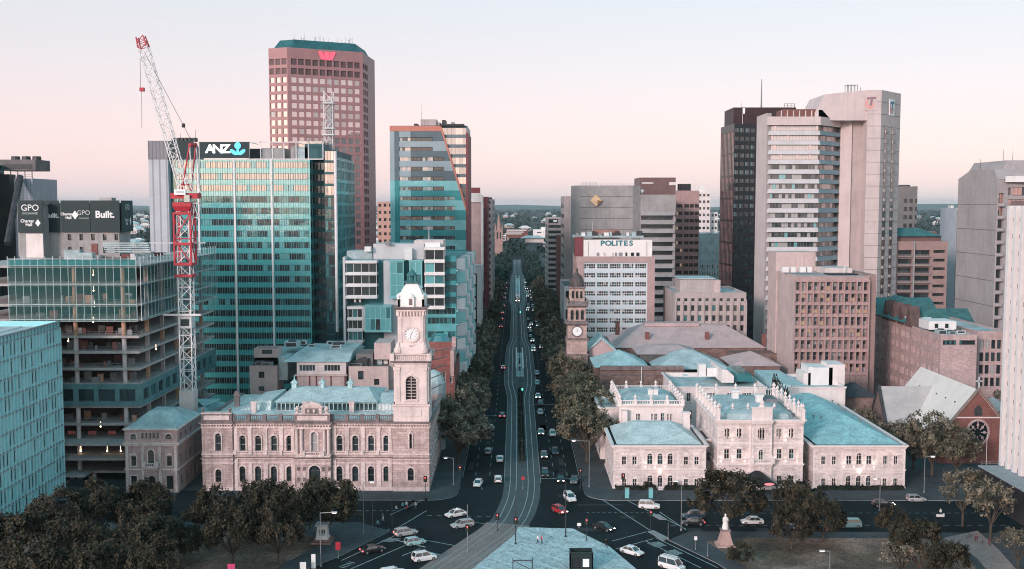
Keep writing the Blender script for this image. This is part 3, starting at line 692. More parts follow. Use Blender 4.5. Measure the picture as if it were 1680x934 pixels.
# roofs
rf = MB(); zr0 = zc + .2
cl0, cl1 = gx(441), gx(612)
rf.loft([[(X0 + .5, YG + .4, zr0), (XT - .1, YG + .4, zr0), (XT - .1, YB - 1, zr0), (X0 + .5, YB - 1, zr0)], [(X0 + 4, YG + 8, zr0 + .9), (XT - .1, YG + 8, zr0 + .9), (XT - .1, YB - 8, zr0 + .9), (X0 + 4, YB - 8, zr0 + .9)]])
zl0, zl1 = zr0 + .7, zr0 + 3.0
rf.loft([[(cl0 - 9, YG + 9, zr0 + .8), (cl0 - 1.5, YG + 9, zr0 + .8), (cl0 - 1.5, YG + 27, zr0 + .8), (cl0 - 9, YG + 27, zr0 + .8)], [(cl0 - 6, YG + 12, zr0 + 2.6), (cl0 - 1.5, YG + 10, zr0 + 3.), (cl0 - 1.5, YG + 26, zr0 + 3.), (cl0 - 6, YG + 24, zr0 + 2.6)]])
rf.box(cl1, XT - .2, YG + 8.8, YG + 27, zr0 + .8, zr0 + 2.5); rf.q([(cl1, YG + 8.5, zr0 + 2.52), (XT - .2, YG + 8.5, zr0 + 2.52), (XT - .6, YG + 17, zr0 + 3.7), (cl1, YG + 17, zr0 + 3.7)])
rf.hip(cl0 - .4, cl1 + .1, YG + 7.8, YG + 28, zl1, zl1 + 1.9, 3.2, 9.)
palemetal = mat('bleached_metal_roof', (.68, .80, .81), .5, .16, .3, streak=.25, ribs=.8, fine=.16); rfo = rf.build('roof', palemetal, r)
cw = MB(); A, B = (cl0, YG + 8.6), (cl1, YG + 8.6); co = [(.2 + k*1.02, 1.0 + k*1.02, .3, 1.9, 0) for k in range(int((cl1 - cl0)/1.02))]
facade(cw, A, B, zl0, zl1, co, .25); cw.q([(cl0, YG + 8.6, zl0), (cl0, YG + 27, zl0), (cl0, YG + 27, zl1), (cl0, YG + 8.6, zl1)])
cwo = cw.build('clerestory', tealroof, r)
gw = MB(); gw.q([(cl0, YG + 8.85, zl0), (cl1, YG + 8.85, zl0), (cl1, YG + 8.85, zl1), (cl0, YG + 8.85, zl1)]); gw.build('glazing', g_dark2, cwo)
for pxp in (483, 528.8, 574.7):
 x = xx(pxp, YG + 17, 630); v = MB(); z = zl1 + 1.7
 v.tier(x, YG + 17, [(.55, .55, z), (.55, .55, z + 1.3), (.8, .8, z + 1.35), (.8, .8, z + 1.5), (.3, .3, z + 2.), (.1, .1, z + 2.3), (.05, .05, z + 3.2)]); v.build('ventilator', tealroof, rfo)
for pxp in (417, 502, 577):
 x = xx(pxp, YG + 7, 660); v = MB(); v.tier(x, YG + 7, [(.55, .45, zr0), (.55, .45, zr0 + 3.), (.72, .6, zr0 + 3.05), (.72, .6, zr0 + 3.4)]); v.build('chimney', dressed, rfo)
v = MB(); x = xx(389, YG + 14, 650); v.tier(x, YG + 14, [(.6, .5, zr0), (.6, .5, zr0 + 3.4), (.8, .7, zr0 + 3.5), (.4, .35, zr0 + 4.6)]); v.build('chimney', dressed_dark, rfo)
# steel stays beside the tower
for k, (ya, yb) in enumerate(((578, 571), (592, 585), (608, 598), (622, 612), (640, 630), (660, 654))):
 a = at(703 + k*.3, ya, YG + 9); b = at(738 - k*3, yb, YG + 9.5); st = MB(); st.tube(a, b, .12, n=5); st.build('steel_stay', greymetal, r)
# ================================================================ building kit
def shellp(r, poly, z1, wm, rm, ops={}, d=.3, par=.9, z0=0, name='wall', mr=None, roof=True):
 mb = MB(); n = len(poly)
 for i in range(n): facade(mb, poly[i], poly[(i+1) % n], z0, z1, ops.get(i, ()), d, 0)
 c = Vector((sum(p[0] for p in poly)/n, sum(p[1] for p in poly)/n)); rad = min((Vector(p) - c).length for p in poly)
 k = 1 - .4 / rad; inn = [tuple(c + (Vector(p) - c)*k) for p in poly]
 if roof:
  for i in range(n):
   a, b, e, f = poly[i], poly[(i+1) % n], inn[(i+1) % n], inn[i]
   mb.q([(*a, z1), (*b, z1), (*e, z1), (*f, z1)]); mb.q([(*f, z1), (*e, z1), (*e, z1 - par), (*f, z1 - par)])
 w = mb.build(name, wm, r)
 if roof:
  m2 = MB(); m2.q([(*p, z1 - par) for p in inn]); m2.build('roof', rm, r)
 return w
def rect(X0, X1, Y0, Y1): return [(X0, Y0), (X1, Y0), (X1, Y1), (X0, Y1)]
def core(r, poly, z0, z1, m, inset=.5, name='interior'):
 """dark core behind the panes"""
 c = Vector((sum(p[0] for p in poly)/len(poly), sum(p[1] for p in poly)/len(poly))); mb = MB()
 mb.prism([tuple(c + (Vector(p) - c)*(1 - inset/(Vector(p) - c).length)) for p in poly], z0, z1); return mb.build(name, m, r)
def units(r, X0, X1, Y0, Y1, z, n, seed=1, hmax=2.4, mats=None):
 q = random.Random(seed); mats = mats or [greymetal, concrete, whitegrey, tealflat]
 for k in range(n):
  x, y = q.uniform(X0, X1), q.uniform(Y0, Y1); w, l_, h = q.uniform(.6, 2.2), q.uniform(.6, 1.8), q.uniform(.7, hmax); mb = MB()
  mb.box(x - w, x + w, y - l_, y + l_, z - .01, z + h); mb.box(x - w*.8, x + w*.8, y - l_ - .04, y - l_, z + h*.2, z + h*.85, 1)
  mb.lathe(x, y, [(min(w, l_)*.75, z + h), (min(w, l_)*.7, z + h + .3)], 10, 1)
  mb.build('rooftop_unit', [q.choice(mats), darkmetal], r)
def mast(r, x, y, z, h, rad=.07, m=None, arms=0, name='antenna'):
 mb = MB(); mb.tube((x, y, z), (x, y, z + h), rad, rad*.4, 5)
 for k in range(arms):
  zz_ = z + h*(.4 + .5*k/max(1, arms)); mb.tube((x - h*.12, y, zz_), (x + h*.12, y, zz_), rad*.6, n=4); mb.box(x - h*.14, x - h*.1, y - .1, y + .1, zz_ - h*.08, zz_ + h*.08)
 mb.build(name, m or darkmetal, r)
def lattice(mb, a, b, w, m=0, rad=.07, seg=None, up=None, taper=1.):
 """four-chord lattice boom from a to b"""
 a = Vector(a); b = Vector(b); d = (b - a).normalized(); s = Vector((0, 1, 0)) if abs(d.y) < .9 else Vector((1, 0, 0)); t = d.cross(s).normalized(); s = t.cross(d)
 n = max(2, int((b - a).length / (seg or w)))
 ring = lambda k: [a.lerp(b, k/n) + (s*i + t*j)*(w/2*lerp(1, taper, k/n)) for i, j in ((-1, -1), (1, -1), (1, 1), (-1, 1))]
 A = ring(0); Bq = ring(n)
 for k in range(4): mb.tube(A[k], Bq[k], rad, n=4, m=m)
 for k in range(n):
  p, q = ring(k), ring(k + 1)
  for i in range(4):
   j = (i + 1) % 4
   mb.tube(p[i], q[j] if k % 2 else q[i] if False else q[j], rad*.6, n=4, m=m, cap=False) if k % 2 else mb.tube(p[j], q[i], rad*.6, n=4, m=m, cap=False)
   mb.tube(p[i], p[j], rad*.55, n=4, m=m, cap=False)
def pbox(mb, px0, px1, pt, pb, Y0, Y1, m=0):
 a = at(px0, (pt+pb)/2, Y0); b = at(px1, (pt+pb)/2, Y0); mb.box(a.x, b.x, Y0, Y1, zz(pb, Y0), zz(pt, Y0), m)
# ---------------------------------------------------------------- curtain walled block at the left edge
xe = xx(101.5, 240, 660); z1 = zz(527, 240)
r = thing('office_block', 'teal glass office block with closely spaced vertical fins at left edge beside the trees', 'building', (xe - 14, 200, 0))
P = rect(xe - 30, xe, 190, 240); ops = []; q = random.Random(3)
nf = 10; fh = (z1 - 1.6) / nf
for j in range(nf)[::-1]:
 for k in range(31):
  u = 49.4 - 1.55*(k + 1) + (.12 if (k*7 + j*3 + q.randrange(3)) % 3 else .72)
  if q.random() < .66: ops.append((u, u + .62, fh*j + .8, fh*j + 3.3, 0))
g_finwall = glassm('blue_green_panel', (.26, .70, .74), .12, .2)
shellp(r, P, z1, g_finwall, whitegrey, {1: ops}, .12, 1.2)
windows(r, P[1], P[2], 0, ops, .12, [(g_tealD, 3), (g_dark, 4), (g_teal, 1)], darkmetal, 1, 1, 0)
fins = MB(); lg = MB()
for k in range(32): y = 240 - .05 - 1.55*k; fins.box(xe, xe + .32, y - .07, y + .07, 0.1, z1 - 1.5)
for j in range(nf + 1): lg.box(xe, xe + .22, 190, 240.1, fh*j - .12 + (.3 if j == 0 else 0), fh*j + .22 + (.3 if j == 0 else 0))
lg.box(xe - .1, xe + .36, 190, 240.15, z1 - .25, z1 + .05)
for k in range(32): y = 239.8 - 1.55*k; lg.box(xe, xe + .15, y - .05, y + .05, z1 - 1.3, z1 - .25)
f = fins.build('fin', mat('pale_green_fin', (.66, .90, .92), .5, .05, .3), r); f['kind'] = 'stuff'
f = lg.build('floor_ledge', mat('ledge_grey', (.30, .36, .38), .6, .1, .3), r); f['kind'] = 'stuff'
units(r, xe - 26, xe - 6, 196, 234, z1 - 1.2, 7, 4, 1.4, [whitegrey, white])
rl = MB()
for k in range(5): rl.box(xe - 28 + k*5, xe - 27.5 + k*5, 193, 238, z1 - 1.2, z1 - .9)
rl.build('roof_upstand', white, r)
# ---------------------------------------------------------------- small stone building beside the post office
YS = 236.0; X0, X1 = xx(205.5, YS, 760), xx(292, YS, 760); Y1 = 254.
r = thing('stone_building', 'small four storey pink stone building with an arched balcony window left of the post office', 'building', ((X0+X1)/2, YS + 8, 0))
A, B = (X0, YS), (X1, YS); zt = zz(706, YS); zc1 = zz(727, YS)
up = pxops(YS, A, 0, [(218.5, 11, 712, 721, 1), (276.5, 11, 712, 721, 1)] + [(233.5 + 6.2*k, 4, 711, 720.5) for k in range(5)])
md = pxops(YS, A, 0, [(219.5, 8.5, 748.5, 765), (278, 8.5, 748.5, 765), (248, 10, 738, 766, 1)])
gd = pxops(YS, A, 0, [(220, 10, 781, 800), (249, 12, 781, 803, 1), (279, 11, 781, 803)])
side = [(2 + 3.6*k, 3.4 + 3.6*k, z, z + h, 0) for k in range(4) for z, h in ((1.5, 2.4), (6.2, 2.3), (12., 1.3))]
shellp(r, rect(X0, X1, YS, Y1), zt, pinkbrick, greyroof, {0: up + md + gd, 1: side}, .35, .3, roof=False)
for o_, g_ in ((up, dressed), (md, dressed_dark), (gd, darkmetal)): windows(r, A, B, 0, o_, .35, G_OLD, g_, 1, 2, .08)
windows(r, (X1, YS), (X1, Y1), 0, side, .35, G_OLD, dressed_dark, 2, 2, .08)
tr = MB(); surrounds(tr, A, B, 0, md, .2, .14); surrounds(tr, A, B, 0, up[:2], .15, .1, sill=False); surrounds(tr, A, B, 0, gd[:1], .18, .1, hood=False)
for a, b in ((A, B), (B, (X1, Y1))):
 tr.obox(a, b, 0, .5, zc1 - .3, zc1 + .05, 0, .4); tr.obox(a, b, 0, .25, zc1 - .75, zc1 - .3, 0, .2); tr.obox(a, b, -.2, .35, zt - .02, zt + .3, 0, .3); tr.obox(a, b, 0, .18, zz(772, YS), zz(769.5, YS), 0, .15)
tr.obox((X0 + 4.4, YS), (X0 + 7.4, YS), 0, .9, zz(768, YS), zz(766, YS)); balustrade(tr, (X0 + 4.5, YS - .85), (X0 + 7.3, YS - .85), zz(766, YS), .9, .4)
for x in (X0 + .5, X0 + 4, X1 - 4, X1 - .5): tr.box(x - .3, x + .3, YS - .16, YS + .02, .3, zc1 - .75)
tr.build('dressed_stonework', dressed, r)
rf = MB(); rf.hip(X0 + .2, X1 - .2, YS + .2, Y1, zt + .28, zt + 3., 3.2, 6.); rf.build('roof', tealflat, r)
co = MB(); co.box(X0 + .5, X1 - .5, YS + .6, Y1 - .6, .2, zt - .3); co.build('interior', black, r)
# low lean-to between, with pale metal roof (foot of the crane behind it)
Xa, Xb = xx(283, 262, 680), X0 + 5 + (xx(340, 262, 680) - xx(205, 236, 680)) * .86
r = thing('gabled_shed', 'low hipped building with pale green metal roof between the stone building and post office', 'building', (Xa + 6, 266, 0))
Xb = xx(377, 270, 660); zb = zz(690, 262)
shellp(r, rect(Xa, Xb, 262, 282), zb, pinkcon, greyroof, {}, .3, roof=False)
rf = MB(); rf.hip(Xa - .4, Xb + .4, 261.6, 282.4, zb, zb + 3.4, 9.5, 9.5); rf.build('roof', tealroof, r)
# ---------------------------------------------------------------- construction site: frame, scaffold, core with banners
YC = 246.0; X1 = xx(228, YC, 560); X0 = X1 - 42; Y1 = 308.
r = thing('building_under_construction', 'concrete frame office building under construction with scaffold netting round its upper floors', 'building', (X1 - 15, YC + 20, 0))
lev = [2.6, 6.5, 10., zz(695, YC), zz(666, YC), zz(630, YC), zz(604.5, YC), zz(577, YC), zz(551.5, YC), zz(524, YC), zz(499.5, YC), zz(466, YC), zz(436, YC)]
slabm = mat('slab_edge', (.50, .46, .45), .85, .12, .4, fine=.25)
for k, z in enumerate(lev):
 mb = MB(); mb.box(X0, X1, YC, Y1, z - .55, z)
 mb.build('floor_slab', slabm, r)
for k, (za, zb_) in enumerate(zip([0] + lev, lev)):
 for px_ in ((123, 202) if k else (110, 123, 146, 202)):
  x = xx(px_, YC, 600); mb = MB(); mb.lathe(x, YC + 1.1, [(.52, za), (.52, zb_ - .55)], 10); mb.build('column', concrete_p if k < 9 else orangecol, r)
 for j in range(5):
  mb = MB(); y = YC + 9 + 11*j; mb.box(X1 - 1.6, X1 - .8, y - .4, y + .4, za, zb_ - .55); mb.build('column', concrete_w if (j + k) % 3 else orangecol, r)
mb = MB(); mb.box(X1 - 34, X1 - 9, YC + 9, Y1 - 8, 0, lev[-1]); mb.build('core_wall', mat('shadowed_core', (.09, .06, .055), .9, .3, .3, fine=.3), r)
# cluttered floors: props, sheets, site lamps
q = random.Random(8)
for k in range(3, 11):
 for j in range(14):
  x = q.uniform(X1 - 27, X1 - 2); y = YC + q.uniform(1.6, 7); h = q.uniform(.5, 2.2); w = q.uniform(.15, 1.1); mb = MB(); mb.box(x - w, x + w, y - .3, y + .3, lev[k], lev[k] + h)
  mb.build('stacked_material', q.choice([orangecol, redbrick, greymetal, darkmetal, concrete_d]), r)
 mb = MB(); railing(mb, (X0 + 14, YC + .15), (X1 - .15, YC + .15), lev[k], 1.1, 2.4, .03); railing(mb, (X1 - .15, YC + .15), (X1 - .15, Y1), lev[k], 1.1, 2.4, .03)
 mb.build('guard_rail', greymetal, r)
lampw = lampm('site_lamp', (1., .74, .5), 7.)
for px_, py_ in ((153, 451), (153.5, 477), (155, 502.5), (153, 528), (158, 668), (165, 700), (112, 560), (133, 740), (176, 740), (198, 740), (256, 573)):
 p = at(px_, py_, YC + .6); mb = MB(); mb.lathe(p.x, p.y, [(.02, p.z - .2), (.16, p.z - .1), (.16, p.z + .1), (.02, p.z + .2)], 7); mb.tube((p.x, p.y, p.z + .28), (p.x, p.y, p.z + 1.2), .03, n=4); mb.build('work_lamp', lampw, r)
# clad band in teal with square openings
zb0, zb1 = zz(666, YC) - .1, zz(630.5, YC); A, B = (X0, YC - .35), (X1 + .35, YC - .35)
bo = pxops(YC - .35, A, zb0, [(107, 26, 639, 659), (141, 26, 639, 659), (175, 27, 639, 659), (209, 26, 639, 659)])
mb = MB(); facade(mb, A, B, zb0, zb1, bo, .5)
so = [(1.6 + 5.3*k, 5.2 + 5.3*k, zz(659, YC) - zb0, zz(640, YC) - zb0, 0) for k in range(11)]
facade(mb, (X1 + .35, YC - .35), (X1 + .35, Y1), zb0, zb1, so, .5); mb.build('cladding', mat('weatherproof_sheet', (.13, .27, .29), .7, .15, .4, fine=.2), r)
windows(r, A, B, zb0, bo, .5, [(g_dark, 1)], darkmetal, 2, 1, .05); windows(r, (X1 + .35, YC - .35), (X1 + .35, Y1), zb0, so, .5, [(g_dark, 3), (g_teal, 1)], darkmetal, 2, 1, .05)
# street front: hoarding and lower decks
mb = MB(); mb.box(xx(104, YC - 4, 760), X1 - 1, YC - 4, YC - .05, 9.4, 10.0); mb.box(xx(104, YC - 4, 760), X1 - 1, YC - 4, YC - .05, 6.0, 6.5); mb.box(xx(104, YC - 4, 760), xx(142, YC - 4, 770), YC - 5, YC - .05, 2.3, 2.75); mb.build('loading_deck', slabm, r)
mb = MB(); mb.box(X0, X1 - 1, YC - 4.3, YC - 4.1, .1, 1.6); mb.build('hoarding', signdark, r)
for px_ in (118, 152, 184):
 x = xx(px_, YC - 3.9, 718); mb = MB(); mb.box(x - .9, x + .9, YC - 3.95, YC - 3.9, 12.1, 12.9); mb.lathe(x - .6, YC - 3.98, [(.35, 12.2), (.35, 12.8)], 8); mb.build('red_banner', mat('red_mesh_banner', (.5, .12, .10), .8, .2, 1), r)
# scaffold: poles, ledgers, net
zs0, zs1 = lev[9] - .4, zz(425, YC); xp = xx(16, YC, 470)
def scaffold(A, B, n):
 a = MB(); A2, u, nn, Wd = frame2(A, B)
 for k in range(n + 1):
  p = A2 + u*(Wd*k/n) + nn*.75; a.tube((p.x, p.y, zs0), (p.x, p.y, zs1 + .6), .085, n=4)
 for z in [zs0] + lev[9:] + [zs1]: a.tube((A2 + nn*.75) + Vector((0, 0, z)), (A2 + u*Wd + nn*.75) + Vector((0, 0, z)), .1, n=4)
 for z in lev[9:]: a.obox(A, B, .1, .95, z - .1, z)
 o = a.build('scaffold', mat('scaffold_tube', (.66, .74, .74), .5, .1, .6), r); o['kind'] = 'stuff'
 b_ = MB(); b_.q([(*(A2 + nn*.95).to_2d(), zs0), (*(A2 + u*Wd + nn*.95).to_2d(), zs0), (*(A2 + u*Wd + nn*.95).to_2d(), zs1), (*(A2 + nn*.95).to_2d(), zs1)]); b_.build('netting', mesh_net, r)
scaffold((xp, YC), (X1, YC), 17); scaffold((X1, YC), (X1, Y1), 26)
mb = MB(); mb.box(xp, X1 - .4, YC + .2, YC + .32, zz(436, YC), zs1 - .3); mb.build('edge_screen', mat('teal_screen', (.07, .30, .31), .8, .2, .4), r)
# materials and boards stored on the top deck
q = random.Random(5)
for k in range(13):
 x = q.uniform(X1 - 27, X1 - 4); y = q.uniform(YC + 6, Y1 - 10); h = q.uniform(.5, 2.6); mb = MB(); mb.box(x - q.uniform(.5, 2.5), x + q.uniform(.5, 2.5), y - 1, y + 1, lev[-1], lev[-1] + h); mb.build('stacked_material', q.choice([tealflat, whitegrey, greymetal, redbrick, concrete]), r)
mb = MB()
for k in range(5): a = at(168 + k, 399 + k*3.5, 268); mb.box(a.x, a.x + 11.5, 268, 268.7, a.z - .2, a.z + .15)
mb.build('stacked_material', tealflat, r)
# lift core carrying the banners
Yb = 278.; zb0, zb1 = zz(382, Yb), zz(329, Yb)
r2 = thing('lift_core', 'bare concrete lift core wrapped in dark advertising banners above the construction floors', 'building', (xx(120, Yb, 380), Yb + 8, lev[-1]))
cp = [(xx(33, Yb, 400), Yb), (xx(70, Yb, 400), Yb), (xx(71, Yb, 400), Yb + 4), (xx(99, Yb + 4, 400), Yb + 4), (xx(196, Yb + 4, 400), Yb + 4), (xx(214, Yb + 16, 400), Yb + 16), (xx(30, Yb + 16, 400), Yb + 16)]
co_ = [(2 + 3.1*k, 3. + 3.1*k, z, z + 1.7, 0) for k in range(5) for z in (1.2, 4.6)]
shellp(r2, cp, zb1 - .6, concrete, greyroof, {3: co_}, .4, .5, z0=lev[-1]); windows(r2, cp[3], cp[4], lev[-1], co_, .4, [(g_dark, 1)], concrete_d, 1, 1, 0, name='opening')
mb = MB(); pbox(mb, 43, 71, 384, 423, Yb - .1, Yb - .02); mb.build('plasterboard_panel', cream, r2)
mb = MB(); pbox(mb, 150, 160, 400, 423, Yb + 3.8, Yb + 3.95); mb.build('rust_panel', redbrick, r2)
def banner(pa, Ya, pb, Yb_, words):
 A, B = (xx(pa, Ya, 355), Ya), (xx(pb, Yb_, 355), Yb_); mb = MB(); mb.obox(A, B, .15, .35, zb0, zb1); bo_ = mb.build('banner', signdark, r2)
 A2, u, n, Wd = frame2(A, B); rz = math.atan2(u.y, u.x)
 for s_, fx, py_, sz, bold, m in words:
  p = A2 + u*(Wd*fx) + n*.37 + Vector((0, 0, zz(py_, (Ya + Yb_)/2)))
  if s_ == 'LEAF':
   q = MB(); c = p
   q.q([c + u*(-sz*.5), c + Vector((0, 0, -sz*.7)), c + u*(sz*.5), c + Vector((0, 0, sz*.7))]); q.build('emblem', m, bo_)
  else: text('lettering', s_, bo_, p, sz, m, rz, .02, bold)
banner(30, Yb, 71, Yb, [('GPO', .5, 341.5, 2.3, 0, signwhite), ('EXCHANGE', .5, 350.5, .75, 0, signgrey), ('Charter', .38, 363, 1.1, .03, signwhite), ('Hall', .44, 369, 1.1, .03, signwhite), ('LEAF', .8, 366, 1.4, 0, signwhite)])
banner(72.5, Yb + 4.1, 98, Yb + 3.9, [('Built.', .55, 354, 1.75, .06, signwhite)])
banner(101, Yb + 4, 148, Yb + 4, [('Charter', .2, 351.5, 1.0, .03, signwhite), ('Hall', .26, 357.5, 1.0, .03, signwhite), ('LEAF', .49, 353, 1.7, 0, signwhite), ('GPO', .79, 349.5, 1.7, 0, signgrey), ('EXCHANGE', .79, 358.5, .5, 0, signgrey)])
banner(149, Yb + 4, 197, Yb + 4, [('Built.', .5, 352.5, 2.5, .08, signwhite)])
banner(198, Yb + 4.2, 216, Yb + 16, [('GPO', .5, 340.5, 2.2, 0, signgrey), ('Charter', .4, 361, 1.2, .02, signgrey), ('Hall', .4, 367, 1.2, .02, signgrey), ('LEAF', .75, 363, 1.7, 0, signwhite)])
mb = MB(); railing(mb, cp[0], cp[1], zb1 - .6, 1.2, 2, .04); mb.build('guard_rail', darkmetal, r2)
mb = MB(); pbox(mb, 163, 183, 324.5, 329, Yb + 6, Yb + 9); mb.build('rooftop_frame', greymetal, r2)
# ---------------------------------------------------------------- luffing tower crane
YK_ = 258.; xk = xx(306, YK_, 500)
r = thing('tower_crane', 'red and white luffing tower crane with its lattice jib raised steeply to the left', 'crane', (xk, YK_, 0))
w = 2.9; zred = zz(452, YK_); ztop = zz(332, YK_)
mb = MB(); lattice(mb, (xk, YK_, 10), (xk, YK_, zred), w, 0, .17, 2.9); mb.build('mast', whitemetal, r)
mb = MB(); lattice(mb, (xk, YK_, zred), (xk, YK_, ztop), w, 0, .17, 2.9); mb.build('mast', whitemetal, r)
mb = MB(); lattice(mb, (xk, YK_, zz(433, YK_)), (xk, YK_, zz(350, YK_)), w + 1.1, 0, .26, 5.)
for py_ in (452, 433, 400, 350): mb.tier(xk, YK_, [(w/2 + .7, w/2 + .7, zz(py_, YK_) - .3), (w/2 + .7, w/2 + .7, zz(py_, YK_) + .25)])
mb.build('climbing_frame', redmetal, r)
mb = MB(); mb.tier(xk, YK_, [(1.75, 1.75, 0), (1.75, 1.75, zz(640, YK_))]); mb.build('base_block', concrete_p, r)
mb = MB(); mb.tier(xk, YK_, [(1.5, 1.5, zz(538, YK_)), (1.5, 1.5, zz(518, YK_))]); mb.box(xk - 1.1, xk + 1., YK_ - 1.56, YK_ - 1.5, zz(534, YK_), zz(523, YK_), 1); mb.build('sign_panel', [whitegrey, signdark], r)
mb = MB(); mb.box(xk - 5., xk + 4., YK_ - 2.2, YK_ - 1.6, zz(517, YK_), zz(514, YK_)); mb.build('tie_frame', whitemetal, r)
mb = MB(); mb.box(xx(248, YK_), xk + 5, YK_ - .3, YK_ + .3, zz(399, YK_) - .1, zz(399, YK_) + .15); mb.build('walkway', whitegrey, r)
zs_ = zz(332, YK_)
mb = MB(); mb.tier(xk, YK_, [(1.6, 1.6, zs_ - 2.2), (2.2, 2.2, zs_ - 1.), (2.2, 2.2, zs_)]); mb.box(xx(287, YK_), xx(331, YK_), YK_ - 1.5, YK_ + 1.5, zz(326, YK_), zz(317, YK_)); mb.build('slewing_platform', redmetal, r)
mb = MB(); pbox(mb, 285.5, 304, 311, 320, YK_ - 2.4, YK_ - 2.1); sg = mb.build('name_board', signwhite, r)
mb = MB(); pbox(mb, 289, 301, 313.5, 317, YK_ - 2.44, YK_ - 2.405); mb.build('lettering', signgrey, sg)
mb = MB(); lattice(mb, at(313, 345, YK_ + .5), at(329, 345, YK_ + .5), 3.4, 0, .14, 1.6); mb.build('counterweight_frame', whitemetal, r)
mb = MB(); pbox(mb, 302, 311, 320, 333, YK_ - 2.2, YK_ - .8); mb.build('cab', glassm('cab_glass', (.25, .35, .36), .2), r)
piv = at(302.5, 312, YK_); tip = at(230.5, 60, YK_); mid = piv.lerp(tip, .93)
mb = MB(); lattice(mb, piv, mid, 2.1, 0, .13, 2.0); mb.build('jib', whitemetal, r)
mb = MB(); lattice(mb, mid, tip, 2.1, 0, .17, 1.2, taper=.8); mb.build('jib_head', redmetal, r)
ap = [at(311, 238, YK_ - 1.2), at(321.5, 238, YK_ + 1.2)]
mb = MB()
for p, fx in zip(ap, (298, 313)):
 mb.tube(p, at(fx, 314, YK_ - .8 if fx < 300 else YK_ + .8), .2, n=5)
mb.tube(ap[0], ap[1], .5, n=6); mb.tube(at(297, 303, YK_), at(312, 303, YK_), .2, n=5); mb.build('tower_head', redmetal, r)
mb = MB()
for p, fx in zip(ap, (316, 327.5)): mb.tube(p, at(fx, 315, YK_), .16, n=5)
for a, b in (((303, 278), (316, 314)), ((315, 280), (328, 312))): mb.tube(at(*a, YK_ - .5), at(*b, YK_ - .5), .12, n=5)
mb.build('back_stay', whitemetal, r)
mb = MB(); mb.tube(at(316, 236, YK_), at(301, 206, YK_), .06, n=4); mb.tube(at(301, 206, YK_), at(237, 86, YK_), .06, n=4); mb.lathe(at(301, 206, YK_).x, YK_, [(.35, at(301, 206, YK_).z - .5), (.45, at(301, 206, YK_).z), (.3, at(301, 206, YK_).z + .5)], 7); mb.build('luffing_rope', darkmetal, r)
mb = MB(); pbox(mb, 228.5, 235.5, 143.5, 149.5, YK_ - .5, YK_ + .5); mb.build('hook_block', redmetal, r)
for a, b in (((229.5, 62), (230.5, 144)), ((232.5, 149), (232.7, 210))): mb = MB(); mb.tube(at(*a, YK_), at(*b, YK_), .055, n=4); mb.build('hoist_rope', darkmetal, r)
# ---------------------------------------------------------------- plant tower at far left
Yf = 420.
r = thing('glass_tower', 'dark teal glass tower cut by the left edge behind the lift core', 'building', (xx(-30, Yf), Yf, 0))
P = rect(xx(14, Yf + 30) - 30, xx(14, Yf + 30), Yf, Yf + 30); z1 = zz(270, Yf + 20); ops = grid(30, z1, 8, 24, .96, .7)
shellp(r, P, z1, tealpanel_d, greyroof, {0: ops, 1: ops}, .2); windows(r, P[1], P[2], 0, ops, .2, G_TEAL, darkmetal, 2, 1, .1, name='window_band')
P = rect(xx(14, Yf + 30) + .02, xx(33, Yf + 30), Yf + 24, Yf + 30); shellp(r, P, zz(286, Yf + 24), black, greyroof, {}, .2, name='side_wing')
r = thing('plant_room_tower', 'grey blue ribbed metal tower topped by cooling plant near the left edge', 'building', (xx(60, Yf + 20), Yf + 20, 0))
P = rect(xx(30, Yf + 20), xx(60, Yf + 20), Yf + 20, Yf + 43.5); shellp(r, P, zz(293, Yf + 20), blueribs, greyroof, {}, .2)
mb = MB(); railing(mb, P[0], P[1], zz(293, Yf + 20), 1.6, 2.6, .06); mb.build('guard_rail', darkmetal, r)
mb = MB(); a = at(0, 280, Yf + 30); b = at(58, 262, Yf + 30); mb.box(a.x, b.x, Yf + 30, Yf + 44, a.z, b.z); mb.box(a.x + 2, b.x - 1.5, Yf + 29.8, Yf + 30, a.z + .8, b.z - 1.8, 1)
for k in range(3): c = a.x + 4 + 4.5*k; mb.lathe(c, Yf + 36, [(1.9, b.z), (1.7, b.z + 1.6)], 10, 1)
for k in range(5): mb.tube((a.x + 1 + 3*k, Yf + 31, zz(293, Yf + 20) - 1), (a.x + 1 + 3*k, Yf + 31, a.z), .2, n=4)
mb.build('cooling_plant', [concrete_d, darkmetal], r)
mb = MB(); mb.tube(at(12, 400, Yf - 2), at(33, 290, Yf + 18), 1.4, n=8); mb.build('duct', slate, r)
# ================================================================ towers left of the boulevard
spandrel = glassm('teal_spandrel_glass', (.07, .52, .53), .26, .12, (.88, 1, 1))
